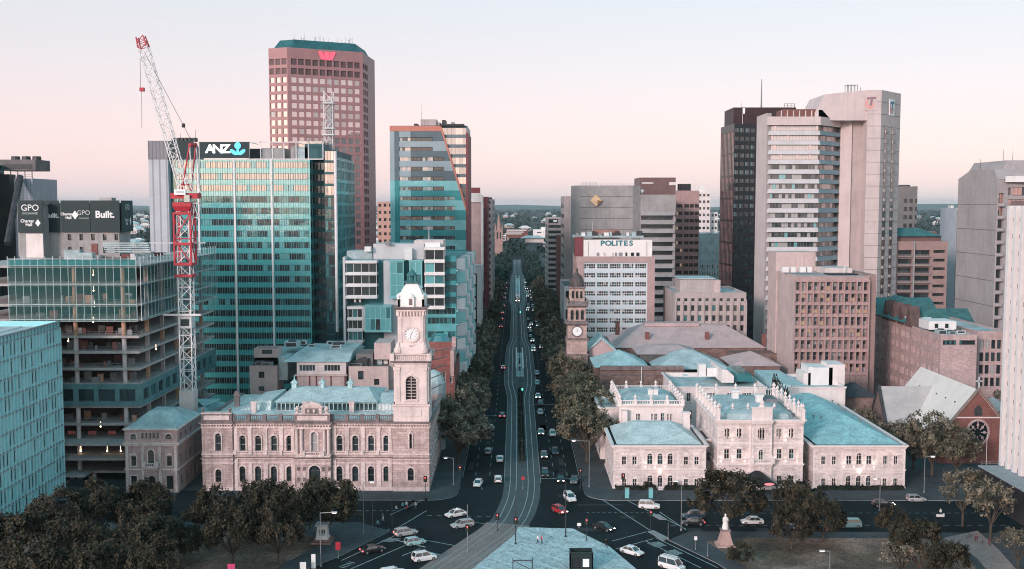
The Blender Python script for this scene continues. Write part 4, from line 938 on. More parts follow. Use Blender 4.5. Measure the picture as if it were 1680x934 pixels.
# ---- teal curtain walled tower with the lit sign
YA = 345.
r = thing('office_tower', 'wide teal glass office tower with a blue and white bank sign on its roof screen', 'building', (xx(420, YA), YA + 20, 0))
Xa, Xb, Xc, Xd, Xe, Xf = [xx(p, YA, 300) for p in (247, 290, 326, 508.5, 531, 585)]
zt = zz(262, YA); fh = 18.6 / 1750 * (YA + 2); nfl = 21
P = rect(Xb, Xd, YA, YA + 38); ops = []
secs = [(xx(a, YA, 300) - Xb, xx(b, YA, 300) - Xb) for a, b in ((291, 325), (328, 383.5), (386.5, 445), (448, 507))]
q = random.Random(2)
for j in range(nfl):
 for a, b in secs: ops.append((a + .1, b - .1, zt - fh*(j + 1) + .95, zt - fh*(j + 1) + 3.0, 0))
shellp(r, P, zt, spandrel, greyroof, {0: ops, 1: grid(38, zt, 9, 21, .8, .55)}, .12, .5)
for k in range(0, len(ops), 4):
 gl = [(g_pinkrefl, 5), (g_tealL, .7)] if k < 12 else [(g_dark, 5), (g_tealD, 3.2), (g_teal, 1.5), (g_tealL, 1.)] if k < 52 else [(g_dark, 6), (g_tealD, 3), (g_teal, .8), (g_warm, .05)]
 for o in ops[k:k + 4]: windows(r, P[0], P[1], 0, [o], .12, gl, tealpanel_d, max(2, int((o[1] - o[0])/1.55)), 1, .1, name='window_band', variants=50)
core(r, P, 0, zt - 1, black)
mu = MB()
for k in range(1, 55):
 x = lerp(Xb, Xd, k / 55); mu.box(x - .05, x + .05, YA - .08, YA, 0, zt)
o = mu.build('mullion', mat('mullion_grey', (.20, .36, .37), .5, .05, .3), r); o['kind'] = 'stuff'
mu = MB()
for p in (326, 385, 446): x = xx(p, YA, 320); mu.box(x - .28, x + .28, YA - .4, YA, 0, zt + (.2 if p == 326 else 0))
mu.build('pilaster', whitemetal, r)
P2 = rect(Xa, xx(283.5, YA), YA - 1.5, YA + 38); zl = zz(231.5, YA)
shellp(r, P2, zt, whiteribs, greyroof, {}, .2, roof=False, name='side_core')
mb = MB(); mb.box(Xa - .05, xx(283.5, YA) + .05, YA - 1.6, YA + 38, zt + .02, zl); mb.build('core_crown', greyribs, r)
mb = MB(); mb.box(xx(283.6, YA), Xb - .02, YA + 1, YA + 30, 0, zt); mb.build('glazed_slot', g_tealD, r)
mb = MB(); mb.box(xx(279, YA), xx(325, YA), YA - 1.2, YA - .8, zt + .1, zl); mb.build('roof_screen', signdark, r)
mb = MB(); pbox(mb, 327.5, 408.5, 233, 259.5, YA - .9, YA - .5); sg = mb.build('sign_panel', signdark, r)
zc_ = zz(245.3, YA); lit = lampm('lit_letter', (.92, .97, 1.), 1.0)
for s_, px_ in (('A', 346), ('N', 358.5), ('Z', 371.5)): text('lettering', s_, sg, (xx(px_, YA, 246), YA - .95, zc_), 3.7, lit, 0, .08, .12, 1.18)
mb = MB(); blue = lampm('lit_emblem', (.10, .55, .80), .8); c = at(390, 246, YA - 1.)
mb.lathe(0, 0, [(1, 0)], 3, 0, cap=False)
mb = MB(); disc = lambda cx, cz, ra, rb, an, n=14: mb.loft([[(c.x + cx + ra*cos(2*pi*k/n)*cos(an) - rb*sin(2*pi*k/n)*sin(an), y, c.z + cz + ra*cos(2*pi*k/n)*sin(an) + rb*sin(2*pi*k/n)*cos(an)) for k in range(n)] for y in (YA - 1.06, YA - .92)])
disc(0, 1.3, 1.05, 1.15, 0); disc(-1.35, -.75, 1.35, .62, R(-38)); disc(1.35, -.75, 1.35, .62, R(38)); disc(0, -.55, .42, 1.15, 0)
mb.build('emblem', blue, sg)
fr = MB()
for p in (327, 409, 428, 447, 466, 486, 506, 530): x = xx(p, YA, 245); fr.box(x - .12, x + .12, YA - .3, YA, zt, zl - .2)
fr.box(Xc, Xe, YA - .3, YA, zl - .5, zl - .2); fr.box(xx(409, YA), Xe, YA - .35, YA, zt - .02, zt + .3)
for p in (409, 447, 486): x = xx(p, YA, 245); fr.tube((x, YA, zl - .4), (x, YA + 12, zl - .4), .12, n=4)
fr.build('roof_frame', whitemetal, r)
for a, b, t, m in ((410, 428, 244, slate), (430, 466, 243, greymetal), (488, 505, 242, tealflat), (500, 531, 236, tealpanel_d), (477, 487, 240, concrete)):
 mb = MB(); pbox(mb, a, b, t, 261.5, YA + 4, YA + 14); mb.build('rooftop_unit', m, r)
for a in (281, 290, 296, 302, 308, 316): mb = MB(); pbox(mb, a, a + 4, 226, 232, YA + 3, YA + 6); mb.build('rooftop_unit', darkmetal, r)
for p, t in ((287, 216), (296, 219), (321, 213), (312, 222), (508, 226)): mast(r, xx(p, YA + 5, 225), YA + 5, zl - 1, zz(t, YA + 5) - zl + 1, .1)
# recessed dark bay, stair column and its steel pole, rear wing
zt2 = zz(246, YA + 1)
P = rect(Xd + .02, Xe, YA + 7, YA + 38); ops = grid(flen(P[0], P[1]), zt, 2, 21, .9, .62); shellp(r, P, zt, tealpanel_d, greyroof, {0: ops}, .2, name='recessed_bay'); windows(r, P[0], P[1], 0, ops, .2, G_DARK, tealpanel_d, 2, 1, .1)
P = rect(Xe + .02, xx(550, YA), YA + 1, YA + 38); ops = grid(flen(P[0], P[1]), zt2, 1, 22, .96, .84)
shellp(r, P, zt2, tealpanel_d, greyroof, {0: ops}, .2, name='glass_column', roof=False)
for k, o in enumerate(ops): windows(r, P[0], P[1], 0, [o], .2, [(g_mirror, 1), (g_pinkrefl, 2)] if k < 4 else [(g_tealD, 3), (g_teal, 2), (g_dark, 2)], darkmetal, 3, 1, .1, name='column_glazing', variants=9)
mb = MB(); mb.lathe(xx(552.7, YA), YA + .4, [(.5, zz(545, YA)), (.5, zz(248, YA))], 10); mb.build('steel_pole', whitemetal, r)
mb = MB(); P = rect(xx(550.5, YA + 2), xx(555.5, YA + 2), YA + 2, YA + 40); zt3 = zz(258, YA + 4); ops = grid(38, zt3, 5, 21, .94, .7)
shellp(r, P, zt3, g_teal, greyroof, {1: ops}, .2, name='rear_wing'); windows(r, P[1], P[2], 0, ops, .2, [(g_tealD, 5), (g_teal, 2), (g_dark, 2)], tealpanel_d, 3, 1, .1, name='wing_glazing')
mb = MB(); pbox(mb, 490, 531, 232, 262, YA + 16, YA + 20); mb.build('rooftop_unit', g_pinkrefl, r)
# ---- pink granite tower
V = [(443, 448.5), (473.5, 445), (596.6, 460), (604.8, 471)]
P = [(xx(p, y, 240), y) for p, y in V] + [(xx(604.8, 471, 240) + 1, 486), (xx(443, 448.5, 240), 486)]
r = thing('granite_tower', 'tall pink granite tower with square pale windows and a red emblem near its top', 'building', (xx(525, 465), 468, 0))
zt = zz(78, 446); ops = {}; rows = [zz(131 + 14.05*k, 446) for k in range(20)]; lou = [zz(101, 446), zz(116.5, 446)]
for e, n, u in ((0, 3, .08), (1, 10, .0), (2, 3, .0)):
 Wd = flen(P[e], P[e+1]); cw = Wd / n * (.93 if e == 1 else .98); m_ = (Wd - cw*n)/2 + (.1 if e == 1 else 0)
 ops[e] = [(m_ + cw*(i + .13), m_ + cw*(i + .87), z - 1.12, z + 1.12, 0) for z in rows for i in range(n)]
 ops[(e, 'l')] = [(m_ + cw*(i + .1), m_ + cw*(i + .9), z - 1.25, z + 1.25, 0) for z in lou for i in range(n)]
shellp(r, P, zt, granite, greyroof, {e: ops[e] + ops[(e, 'l')] for e in (0, 1, 2)}, .35, 1.2)
G_W = [(g_mirror, 5), (g_pinkrefl, .8), (g_blind, .4)]
for e in (1, 0, 2):
 windows(r, P[e], P[e+1], 0, ops[(e, 'l')], .35, [(granite_d, 1)], darkmetal, 5, 1, .12, name='louvre')
 windows(r, P[e], P[e+1], 0, ops[e], .35, G_W if e < 2 else [(g_pinkrefl, 1)], granite_d, 1, 1, .05)
c = Vector((sum(p[0] for p in P)/6, sum(p[1] for p in P)/6)); ins = lambda k: [tuple(c + (Vector(p) - c)*k) for p in P]
mb = MB(); a, b = ins(.93), ins(.80); mb.loft([[(*p, zt - .5) for p in a], [(*p, zz(66.5, 452)) for p in b]]); mb.build('mansard_roof', mat('verdigris_roof', (.035, .16, .18), .6, .15, .3, ribs=1.2), r)
q = random.Random(6); zr = zz(66.5, 452)
for k in range(16):
 t = k/15; x = lerp(xx(480, 455, 70), xx(574, 462, 70), t); y = lerp(452, 464, t) + q.uniform(0, 8); mast(r, x, y, zr - .1, q.uniform(1.2, 4.6), .09, [darkmetal, greymetal][k % 2], q.randrange(3))
A2, u, n, Wd = frame2(P[1], P[2]); red = lampm('lit_red_emblem', (.95, .10, .16), .9); rz = math.atan2(u.y, u.x)
fa = lambda px_: (xx(px_, 452, 90) - P[1][0]) / (P[2][0] - P[1][0]) * Wd
zq0, zq1 = zz(96.5, 450), zz(84, 450); mb = MB()
for a0, a1, b0, b1 in ((523, 529, 527.5, 533.5), (532, 539.5, 532.5, 539), (542, 549, 538.5, 544)):
 F4 = [A2 + u*fa(p) + Vector((0, 0, z)) for p, z in ((b0, zq0), (b1, zq0), (a1, zq1), (a0, zq1))]
 f_ = [p + n*.3 for p in F4]; k_ = [p - n*.05 for p in F4]; mb.loft([k_, f_])
mb.build('emblem', red, r)
# ---- lattice mast with lift on a roof in front of it
r = thing('antenna_mast', 'white square lattice mast standing on the teal tower roof before the pink granite tower', 'mast', (xx(540, YA + 22), YA + 22, 0))
zb, zq = zz(262, YA + 22), zz(150, YA + 22); xm = xx(539.5, YA + 22, 200); mb = MB(); lattice(mb, (xm, YA + 22, zb - 14), (xm, YA + 22, zq), 2.9, 0, .13, 3.2); mb.tube((xm + .6, YA + 22, zq), (xm + .6, YA + 22, zz(124, YA + 22)), .06, n=4); mb.build('lattice_frame', whitemetal, r)
mb = MB()
for py_ in (170, 211, 222): mb.box(xm - 2., xm + 2., YA + 20, YA + 24, zz(py_, YA + 22) - .15, zz(py_, YA + 22) + .15)
mb.build('platform', whitemetal, r)
mb = MB(); mb.box(xm - .5, xm + .9, YA + 21.2, YA + 22.6, zz(250, YA + 22), zz(165, YA + 22)); mb.build('ladder_cage', greymetal, r)
# ---- grey striped tower with slanted glass corner
YT = 420.
r = thing('striped_tower', 'blue grey panelled tower with a slanted coral line and pinkish glass corner', 'building', (xx(705, YT), YT + 14, 0))
zt = zz(206, YT); zf = lambda py_: zz(py_, YT); X = lambda p: xx(p, YT, 300)
P = rect(X(640), X(766.5), YT + 1.2, YT + 30); nfl = 24; bw = 16.2
co_ = [(X(716) - P[0][0], X(765.5) - P[0][0], zf(221 + bw*k), zf(209.5 + bw*k), 0) for k in range(nfl)]
shellp(r, P, zt, mat('striped_glass_base', (.16, .22, .25), .4, .08, .3), greyroof, {0: co_}, .15, .6)
for k, o in enumerate(co_): windows(r, P[0], P[1], 0, [o], .15, [(g_pinkrefl, 4), (g_mirror, 2)] if k < 6 else [(g_teal, 3), (g_tealD, 2), (g_dark, 1)], panel_d, 8, 1, .1, name='corner_glazing', variants=30)
xr = lambda py_: X(min(766, 721.5 + (py_ - 207) * (45 / 145)))
def strip_(mb, pa, pb, ya, yb):
 """a panel from pixel pa to pb (None: the slanted line)"""
 l0 = X(pa); r0 = xr(yb) if pb is None else X(pb); r1 = xr(ya) if pb is None else X(pb)
 if min(r0, r1) <= l0: return
 mb.loft([[(l0, y, zf(yb)), (r0, y, zf(yb)), (r1, y, zf(ya)), (l0, y, zf(ya))] for y in (YT + 1.19, YT)])
pn = {m.name: MB() for m in (panel_l, panel_d, panel_t, tealpanel_d, coral)}
def pm(m): return pn[m.name]
midt = mat('mid_teal_panel', (.05, .30, .32), .5, .12, .15); pn[midt.name] = MB(); palet = mat('pale_teal_panel', (.25, .58, .60), .5, .12, .15); pn[palet.name] = MB()
strip_(pm(coral), 640, None, 206.5, 215.5)
nw = 0
for k in range(13):
 y0 = 215.7 + bw*k; ym = y0 + 9.6; y1 = y0 + bw - .1
 low = k >= 5; solid = (midt if low else panel_d) if k % 2 == 0 else (palet if low else panel_l)
 light = palet if low else panel_l; drk = midt if low else panel_d
 strip_(pm(light), 640, 647.5, y0, y1); strip_(pm(drk), 647.6, 655.4, y0, y1); strip_(pm(light), 655.5, 674, y0, ym); strip_(pm(solid), 674.1, None, y0, ym)
 ws = [(655.5, 674, 1)] + ([(674.2, 710, 0)] if k < 2 else [(674.2, 692, 0), (693, 710.5, 1), (711, 728, 0)] + ([(729, 746, 1)] if k >= 6 else [])); last = 674
 for a, b, kind in ws:
  if k >= 10 and kind == 1 and a < 660: pass
  A, B = (X(a), YT + .5), (X(b), YT + .5); hh = zf(ym) - zf(y1)
  windows(r, A, B, zf(y1), [(0, flen(A, B), 0, hh, 0)], .05, ([(g_pinkrefl, 3), (g_blind, 2), (g_dark, 1)] if k < 5 else [(g_dark, 3), (g_teal, 2), (g_blind, .5)]) if kind else [(g_dark, 1)], panel_l if kind else black, 4, 1, .12, variants=12); last = b
 strip_(pm(solid), last + .2, None, ym + .02, y1)
for k in range(7): y0 = 426.3 + bw*k; strip_(pm(midt if k % 2 else palet), 640, 766, y0, y0 + bw - .1)
for m in (panel_l, panel_d, midt, palet, coral):
 if pn[m.name].v: o = pn[m.name].build('cladding_panel', m, r); o['kind'] = 'stuff'
mb = MB(); mb.loft([[(xr(207), y, zf(207)), (xr(207) + .7, y, zf(207)), (xr(352) + .7, y, zf(352)), (xr(352), y, zf(352))] for y in (YT + 1.2, YT - .25)]); mb.build('slanted_beam', coral, r)
mb = MB(); mb.box(X(764.7), X(768), YT - .3, YT + 30.2, 0, zf(218)); mb.build('edge_fin', maroon, r)
mb = MB(); pbox(mb, 721, 761, 203.5, 206.5, YT - .8, YT + 22); mb.build('roof_canopy', slate, r)
for a, b, t, m in ((690, 716, 196, concrete_w), (718, 722, 201, concrete), (725, 731, 197, darkmetal), (679, 685, 203, darkmetal), (740, 745, 200, greymetal)): mb = MB(); pbox(mb, a, b, t, 206, YT + 6, YT + 14); mb.build('rooftop_unit', m, r)
mast(r, xx(692, YT + 8, 190), YT + 8, zt, zz(172, YT + 8) - zt, .09)
# ---- pale teal and white office in front of it
YW = 320.; X = lambda p: xx(p, YW, 500); zf = lambda p: zz(p, YW)
r = thing('balcony_office', 'white and teal office with white floor edges and boxed glass bays behind the clock tower', 'building', (X(655), YW + 16, 0))
body = mat('grey_blue_render', (.36, .42, .45), .7, .1, .3, streak=.12)
tealwall = mat('teal_wall', (.055, .23, .25), .5, .15, .25)
P = rect(X(566), X(748), YW + 4, YW + 40); shellp(r, P, zf(427), tealwall, tealflat, {}, .2, .6)
def floors(px0, px1, ys, nx, gl, y0=0., solid_m=white, d=4.05):
 """glazed bays between projecting white slab edges"""
 for k, (a, b) in enumerate(zip(ys, ys[1:])):
  A, B = (X(px0), YW + y0 + .5), (X(px1), YW + y0 + .5); z0, z1 = zf(b), zf(a + 4.2)
  windows(r, A, B, z0, [(0, flen(A, B), 0, z1 - z0, 0)], .05, gl, whitemetal, nx, 1, .16, name='glazed_bay')
  mb = MB(); mb.box(X(px0) - .15, X(px1) + .15, YW + y0 - .25, YW + y0 + d, zf(a + 4.2), zf(a)); mb.build('slab_edge', solid_m, r)
 mb = MB(); mb.box(X(px0) - .15, X(px1) + .15, YW + y0 - .25, YW + y0 + d, zf(ys[-1] + 4.5), zf(ys[-1])); mb.build('slab_edge', solid_m, r)
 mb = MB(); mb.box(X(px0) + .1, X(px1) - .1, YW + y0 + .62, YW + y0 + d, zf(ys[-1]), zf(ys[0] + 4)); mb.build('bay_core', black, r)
floors(568, 618, (428, 447.5, 466.5, 485.5), 4, [(g_dark, 3), (g_tealD, 2), (g_dark2, 1)])
floors(570, 594, (503, 521.5, 540, 559), 3, [(g_dark, 3), (g_tealD, 2), (g_teal, 1)])
floors(697, 729, (406, 427, 447.5, 466.5, 485, 503), 2, [(g_dark, 3), (g_teal, 1.5), (g_tealL, .5)])
mb = MB(); pbox(mb, 563.5, 567, 422, 640, YW - .3, YW + 6); mb.build('end_wall', whitegrey, r)
mb = MB(); pbox(mb, 612.5, 695.5, 400.5, 428, YW + 5, YW + 16); pbox(mb, 630, 652, 428, 640, YW + 1.5, YW + 4.0); mb.build('plant_box', whitegrey, r)
mb = MB(); pbox(mb, 569, 611, 412, 427, YW + 5, YW + 14); mb.build('plant_box', tealflat, r)
def glassbox(a, b, t, bt, nx, ny, y0, y1):
 mb = MB(); pbox(mb, a, b, t, bt, YW + y0 + .15, YW + y1); mb.build('glass_box', g_teal, r)
 A, B = (X(a), YW + y0), (X(b), YW + y0); windows(r, A, B, zf(bt), [(0, flen(A, B), 0, zf(t) - zf(bt), 0)], .05, [(g_tealL, 5), (g_teal, 1.2), (g_dark, .7)], palet, nx, ny, .3, name='box_glazing')
 mb = MB(); mb.box(X(a) - .2, X(b) + .2, YW + y0 - .2, YW + y1, zf(bt) - .35, zf(bt)); mb.box(X(a) - .2, X(b) + .2, YW + y0 - .2, YW + y1, zf(t), zf(t) + .3); mb.build('box_frame', palet, r)
glassbox(600, 643, 502, 542, 5, 2, -2.2, 4); glassbox(640, 663, 429, 488, 2, 3, -.4, 4.); glassbox(672, 693, 429, 470, 2, 2, -.4, 4.)
mb = MB(); pbox(mb, 594.5, 599.5, 503, 543, YW - .6, YW + 4); mb.build('fin_wall', whitegrey, r)
A, B = (X(697), YW + 3.2), (X(748), YW + 3.2); oo = [(.6, flen(A, B) - .3, zf(y + 11) - zf(640), zf(y) - zf(640), 0) for y in (507, 523, 546, 563, 581)]
mb = MB(); facade(mb, A, B, zf(640), zf(503.5), oo, .4); mb.build('lower_wall', mat('teal_band', (.12, .42, .45), .5, .12, .2), r); windows(r, A, B, zf(640), oo, .4, G_TEAL, panel_t, 7, 1, .12)
mb = MB(); pbox(mb, 730, 748, 420, 503, YW + 3, YW + 4); mb.build('recess_wall', midt, r)
for y in (432, 452, 471, 490): A, B = (X(730), YW + 2.6), (X(748), YW + 2.6); windows(r, A, B, zf(y + 9), [(.2, flen(A, B) - .1, 0, 2., 0)], .05, [(g_tealD, 1)], tealpanel_d, 4, 1, .1)
for y in (493, 566):
 for k in range(5): p = at(578 + 4*k + (k % 2), y, YW + 1.4); mb = MB(); mb.lathe(p.x, p.y, [(.3, zf(y + 4)), (.5, p.z - .2), (.35, p.z + .3)], 6); mb.build('potted_plant', [hedgem, cream][k % 2], r)
mb = MB(); P = rect(X(676), X(725), YW + 8, YW + 20); mb.prism(P, zf(428), zf(396)); mb.build('plant_room', concrete_p, r)
for a, b, t, bt in ((664, 676, 408, 427), (632, 640, 396, 402), (697, 722, 398, 406), (598, 608, 405, 413)): mb = MB(); pbox(mb, a, b, t, bt, YW + 3, YW + 6); mb.build('rooftop_unit', [tealflat, white, greymetal][a % 3], r)
mast(r, X(700), YW + 10, zf(400), 5, .14, white)
# east side with its row of angled fins, receding along the boulevard
A, B = (X(748), YW + 3), (xx(770, YW + 56, 500), YW + 56)
mb = MB(); mb.prism([A, B, (B[0] - 14, B[1]), (A[0] - 14, A[1] + 20)], 0, zf(425)); mb.build('side_block', tealwall, r)
A2, u, n, Wd = frame2(A, B)
for j in range(9):
 za = zf(425) - 4.1*j
 for k in range(8):
  p = A2 + u*(Wd*(k + .1)/8); mb = MB()
  q4 = [p, p + u*(Wd/8*.5) + n*2.4, p + u*(Wd/8*.5 + .3) + n*2.4, p + u*.3]
  mb.loft([[(v.x, v.y, za - 3.4) for v in q4], [(v.x, v.y, za - .1) for v in q4]]); mb.build('sun_fin', [white, palet, whitegrey][(j + k) % 3], r)
 mb = MB(); mb.obox(A, B, -.1, .5, za - 3.95, za - 3.55); mb.build('slab_edge', palet, r)
# ---- small pink flats between the towers
r = thing('apartment_block', 'small salmon pink block with rows of dark windows between two big towers', 'building', (xx(630, 620), 620, 0))
P = rect(xx(620.5, 620), xx(646, 620), 620, 650); zt = zz(331, 620); ops = grid(flen(P[0], P[1]), zt, 3, 16, .5, .42); shellp(r, P, zt, mat('salmon_render', (.60, .37, .31), .8, .1, .3), greyroof, {0: ops}, .3); windows(r, P[0], P[1], 0, ops, .3, G_DARK, darkmetal, 1, 1, .05)
# ---- slabs along the west side of the boulevard, far from the corner
def flank(name, label, Y0, Y1, x, pyt, front_w, wm, eops=None, fops=None, gl=G_DARK, fm=darkmetal, nx=2, side=-1):
 z1 = zz(pyt, Y0); r = thing(name, label, 'building', (x + side*front_w/2, Y0 + 10, 0))
 P = rect(x - front_w, x, Y0, Y1) if side < 0 else rect(x, x + front_w, Y0, Y1); e = 1 if side < 0 else 3
 o1 = eops(Y1 - Y0, z1) if eops else []; o0 = fops(front_w, z1) if fops else []
 shellp(r, P, z1, wm, greyroof, {0: o0, e: o1}, .35); core(r, P, 0, z1 - 1.5, black, 1.)
 windows(r, P[0], P[1], 0, o0, .35, gl, fm, nx, 1, .08); windows(r, P[e], P[(e+1) % 4], 0, o1, .35, gl, fm, nx, 1, .08)
 return r, P, z1
r, P, z1 = flank('slab_tower', 'narrow pink rendered slab tower beside the striped tower with a maroon roof box', 500, 530, xx(790, 505, 400), 331, 26, mat('pale_pink_render', (.55, .40, .385), .85, .1, .3, streak=.15))
mb = MB(); pbox(mb, 769, 787, 308, 331, 504, 512); mb.build('roof_box', maroon, r)
mb = MB(); pbox(mb, 769, 789.5, 317, 332, 499.4, 499.95); mb.build('white_fascia', white, r)
mb = MB(); pbox(mb, 789, 793, 320, 480, 499.2, 500.4); mb.build('edge_fin', white, r)
r, P, z1 = flank('maroon_tower', 'slim maroon tower with a column of small windows on the left side of boulevard', 540, 575, xx(800, 542, 400), 323, 22, maroon, lambda w, h: grid(w, h, 6, 18, .5, .6), lambda w, h: [(w - 3.2, w - 1.4, z, z + 1.7, 0) for z in [h - 7.5 - 4.6*k for k in range(14)]])
mb = MB(); pbox(mb, 786, 793, 329, 333, 539, 545); mb.build('roof_box', white, r)
r, P, z1 = flank('grey_tower', 'grey concrete tower end facing the boulevard beside the slim maroon tower', 600, 660, xx(808.5, 605, 400), 327, 20, concrete_w, lambda w, h: grid(w, h, 9, 18, .8, .5), lambda w, h: grid(w, h, 6, 18, .3, .5))
mb = MB(); pbox(mb, 802, 807, 324, 328, 604, 610); mb.build('roof_box', darkmetal, r)
r, P, z1 = flank('corner_shop', 'white fronted low building with tall dark window slots beside the boulevard trees', 470, 492, xx(790, 474, 470), 438, 15, white, lambda w, h: grid(w, h, 5, 1, .6, .7), lambda w, h: [(w - 5 + 2*k, w - 3.9 + 2*k, 4, h - 3, 0) for k in range(2)])
flank('brick_warehouse', 'low red brick building tucked behind the boulevard trees left of the road', 396, 440, WEST - .5, 495, 18, redbrick, lambda w, h: grid(w, h, 9, 3, .5, .5), lambda w, h: grid(w, h, 4, 3, .5, .5))
for k, (ya, yb, h, m, lab) in enumerate(((700, 760, 24, concrete_w, 'pale mid rise block lining the left of the distant boulevard beyond the towers'), (780, 860, 18, redbrick, 'dark brick block lining the left of the distant boulevard near the spire'))):
 z = h; r = thing('street_block', lab, 'building', (WEST - 8, ya + 10, 0)); P = rect(WEST - 18, WEST + 1, ya, yb); o1 = grid(yb - ya, z, 12, 6, .6, .5); o0 = grid(19, z, 5, 6, .6, .5); shellp(r, P, z, m, greyroof, {0: o0, 1: o1}, .3); windows(r, P[1], P[2], 0, o1, .3, G_DARK, darkmetal, 1, 1, .05); windows(r, P[0], P[1], 0, o0, .3, G_DARK, darkmetal, 1, 1, .05)
# ---- pink rear buildings behind the post office
r = thing('rear_office', 'plain pink rendered stair block standing behind the left end of the post office', 'building', (xx(437, 290), 296, 0))
Y0 = 290.; P = rect(xx(409.6, Y0, 620), xx(455, Y0, 620), Y0, Y0 + 7.6); z1 = zz(600.5, Y0); oo = pxops(Y0, P[0], 0, [(429, 9.5, 610, 620.5), (429, 9.5, 634, 642)]); shellp(r, P, z1, pinkcon, greyroof, {0: oo}, .4, .2); windows(r, P[0], P[1], 0, oo, .4, [(g_dark, 1)], darkmetal, 1, 1, .08)
P = rect(xx(416.5, Y0 + 2, 580), xx(456, Y0 + 2, 580), Y0 + 2, Y0 + 7.6); oo = pxops(Y0 + 2, P[0], z1 - .3, [(438, 17, 573.5, 581)]); shellp(r, P, zz(571.5, Y0 + 3), pinkcon, greyroof, {0: oo}, .4, .4, z0=z1 - .3, name='upper_wall'); windows(r, P[0], P[1], z1 - .3, oo, .4, [(g_dark, 1)], darkmetal, 3, 1, .08)
mb = MB(); railing(mb, (xx(409.6, Y0), Y0 + .2), (xx(455, Y0), Y0 + .2), z1, 1.4, 2, .05); mb.build('guard_rail', darkmetal, r)
units(r, xx(416, Y0), xx(450, Y0), Y0 + .8, Y0 + 2, z1, 3, 3, 1.3); mast(r, xx(425, Y0 + 6), Y0 + 6, zz(571, Y0 + 3), 4, .07); mast(r, xx(432, Y0 + 6), Y0 + 6, zz(571, Y0 + 3), 4.6, .07)
r = thing('rear_annex', 'white annex with two dark window strips and a teal roof behind the post office', 'building', (xx(527, 286), 292, 0))
Y0 = 286.; P = rect(xx(487, Y0, 610), xx(567.5, Y0, 610), Y0, Y0 + 12); z1 = zz(594, Y0); oo = pxops(Y0, P[0], 0, [(504, 26, 599, 609.5), (545, 26, 599, 609.5)] + [(503, 5, 626, 634), (520, 5, 626, 634), (535, 4, 626, 633), (559, 5, 626, 634)]); shellp(r, P, z1, concrete_p, greyroof, {0: oo}, .4, roof=False); windows(r, P[0], P[1], 0, oo, .4, [(g_dark, 3), (g_dark2, 1)], whitemetal, 5, 1, .1)
mb = MB(); mb.box(P[0][0] - .4, P[1][0] + .4, Y0 - .5, Y0, zz(617, Y0), zz(614.5, Y0)); mb.box(P[0][0], P[1][0], Y0 - .12, Y0, zz(640, Y0), zz(617.5, Y0)); mb.build('lower_wall', pinkcon, r)
mb = MB()
for p in (487, 508, 519, 543, 566): mb.tube((xx(p, Y0, 620), Y0 - .3, 0), (xx(p, Y0, 620), Y0 - .3, zz(617, Y0)), .12, n=5)
mb.build('downpipe', maroon, r)
mb = MB(); zq = zz(572.5, Y0 + 16); a, b = P[0][0] - 8, P[1][0] + 1
mb.loft([[(a + 4.2, Y0 - .6, z1), (b, Y0 - .6, z1), (b, Y0 + 30, z1), (a + 4.2, Y0 + 30, z1)], [(a + 7, Y0 + 8, z1 + 1.9), (b - .2, Y0 + 8, z1 + 1.9), (b - .2, Y0 + 24, z1 + 1.9), (a + 7, Y0 + 24, z1 + 1.9)]]); mb.box(a - 5, a + 4.2, Y0 + 6, Y0 + 30, z1 - 6, z1 + .3); mb.build('roof', tealflat, r)
q = random.Random(4)
units(r, xx(470, Y0 + 20), xx(566, Y0 + 20), Y0 + 14, Y0 + 23, z1 + 1.9, 9, 9, 1.6, [tealflat, white, greymetal, whitegrey])
r = thing('rear_block', 'pink rendered block with two square windows behind the clock tower of the post office', 'building', (xx(610, 288), 296, 0))
Y0 = 286.; P = rect(xx(572, Y0, 610), xx(637, Y0, 610), Y0, Y0 + 16); z1 = zz(601.5, Y0); oo = pxops(Y0, P[0], 0, [(592, 9, 609, 623), (618, 8.5, 622, 632)]); shellp(r, P, z1, pinkcon, greyroof, {0: oo}, .4, .3); windows(r, P[0], P[1], 0, oo, .4, [(g_dark, 1)], darkmetal, 2, 2, .08)
P = rect(xx(637, Y0, 610) + .02, xx(652, Y0 + 2, 610), Y0 + 2, Y0 + 20); shellp(r, P, zz(583, Y0), pinkcon, greyroof, {}, .3, .4, name='end_wall')
mb = MB(); railing(mb, (xx(572, Y0), Y0 + .2), (xx(637, Y0), Y0 + .2), z1, 1.5, 1.6, .06); mb.build('guard_rail', darkmetal, r)
units(r, xx(578, Y0), xx(600, Y0), Y0 + 3, Y0 + 10, z1 - .3, 5, 12, 2.2, [darkmetal, greymetal, tealflat])
for a, b, t, bt, m in ((614, 641, 563, 584, pinkcon), (612, 628, 579, 590, darkmetal), (618, 627, 584, 596, tealflat), (628, 636, 587, 596, white), (584, 612, 581, 601, concrete_d)): mb = MB(); pbox(mb, a, b, t, bt + 6, Y0 + 8 - (bt - t)*.2, Y0 + 14); mb.build('rooftop_unit', m, r)
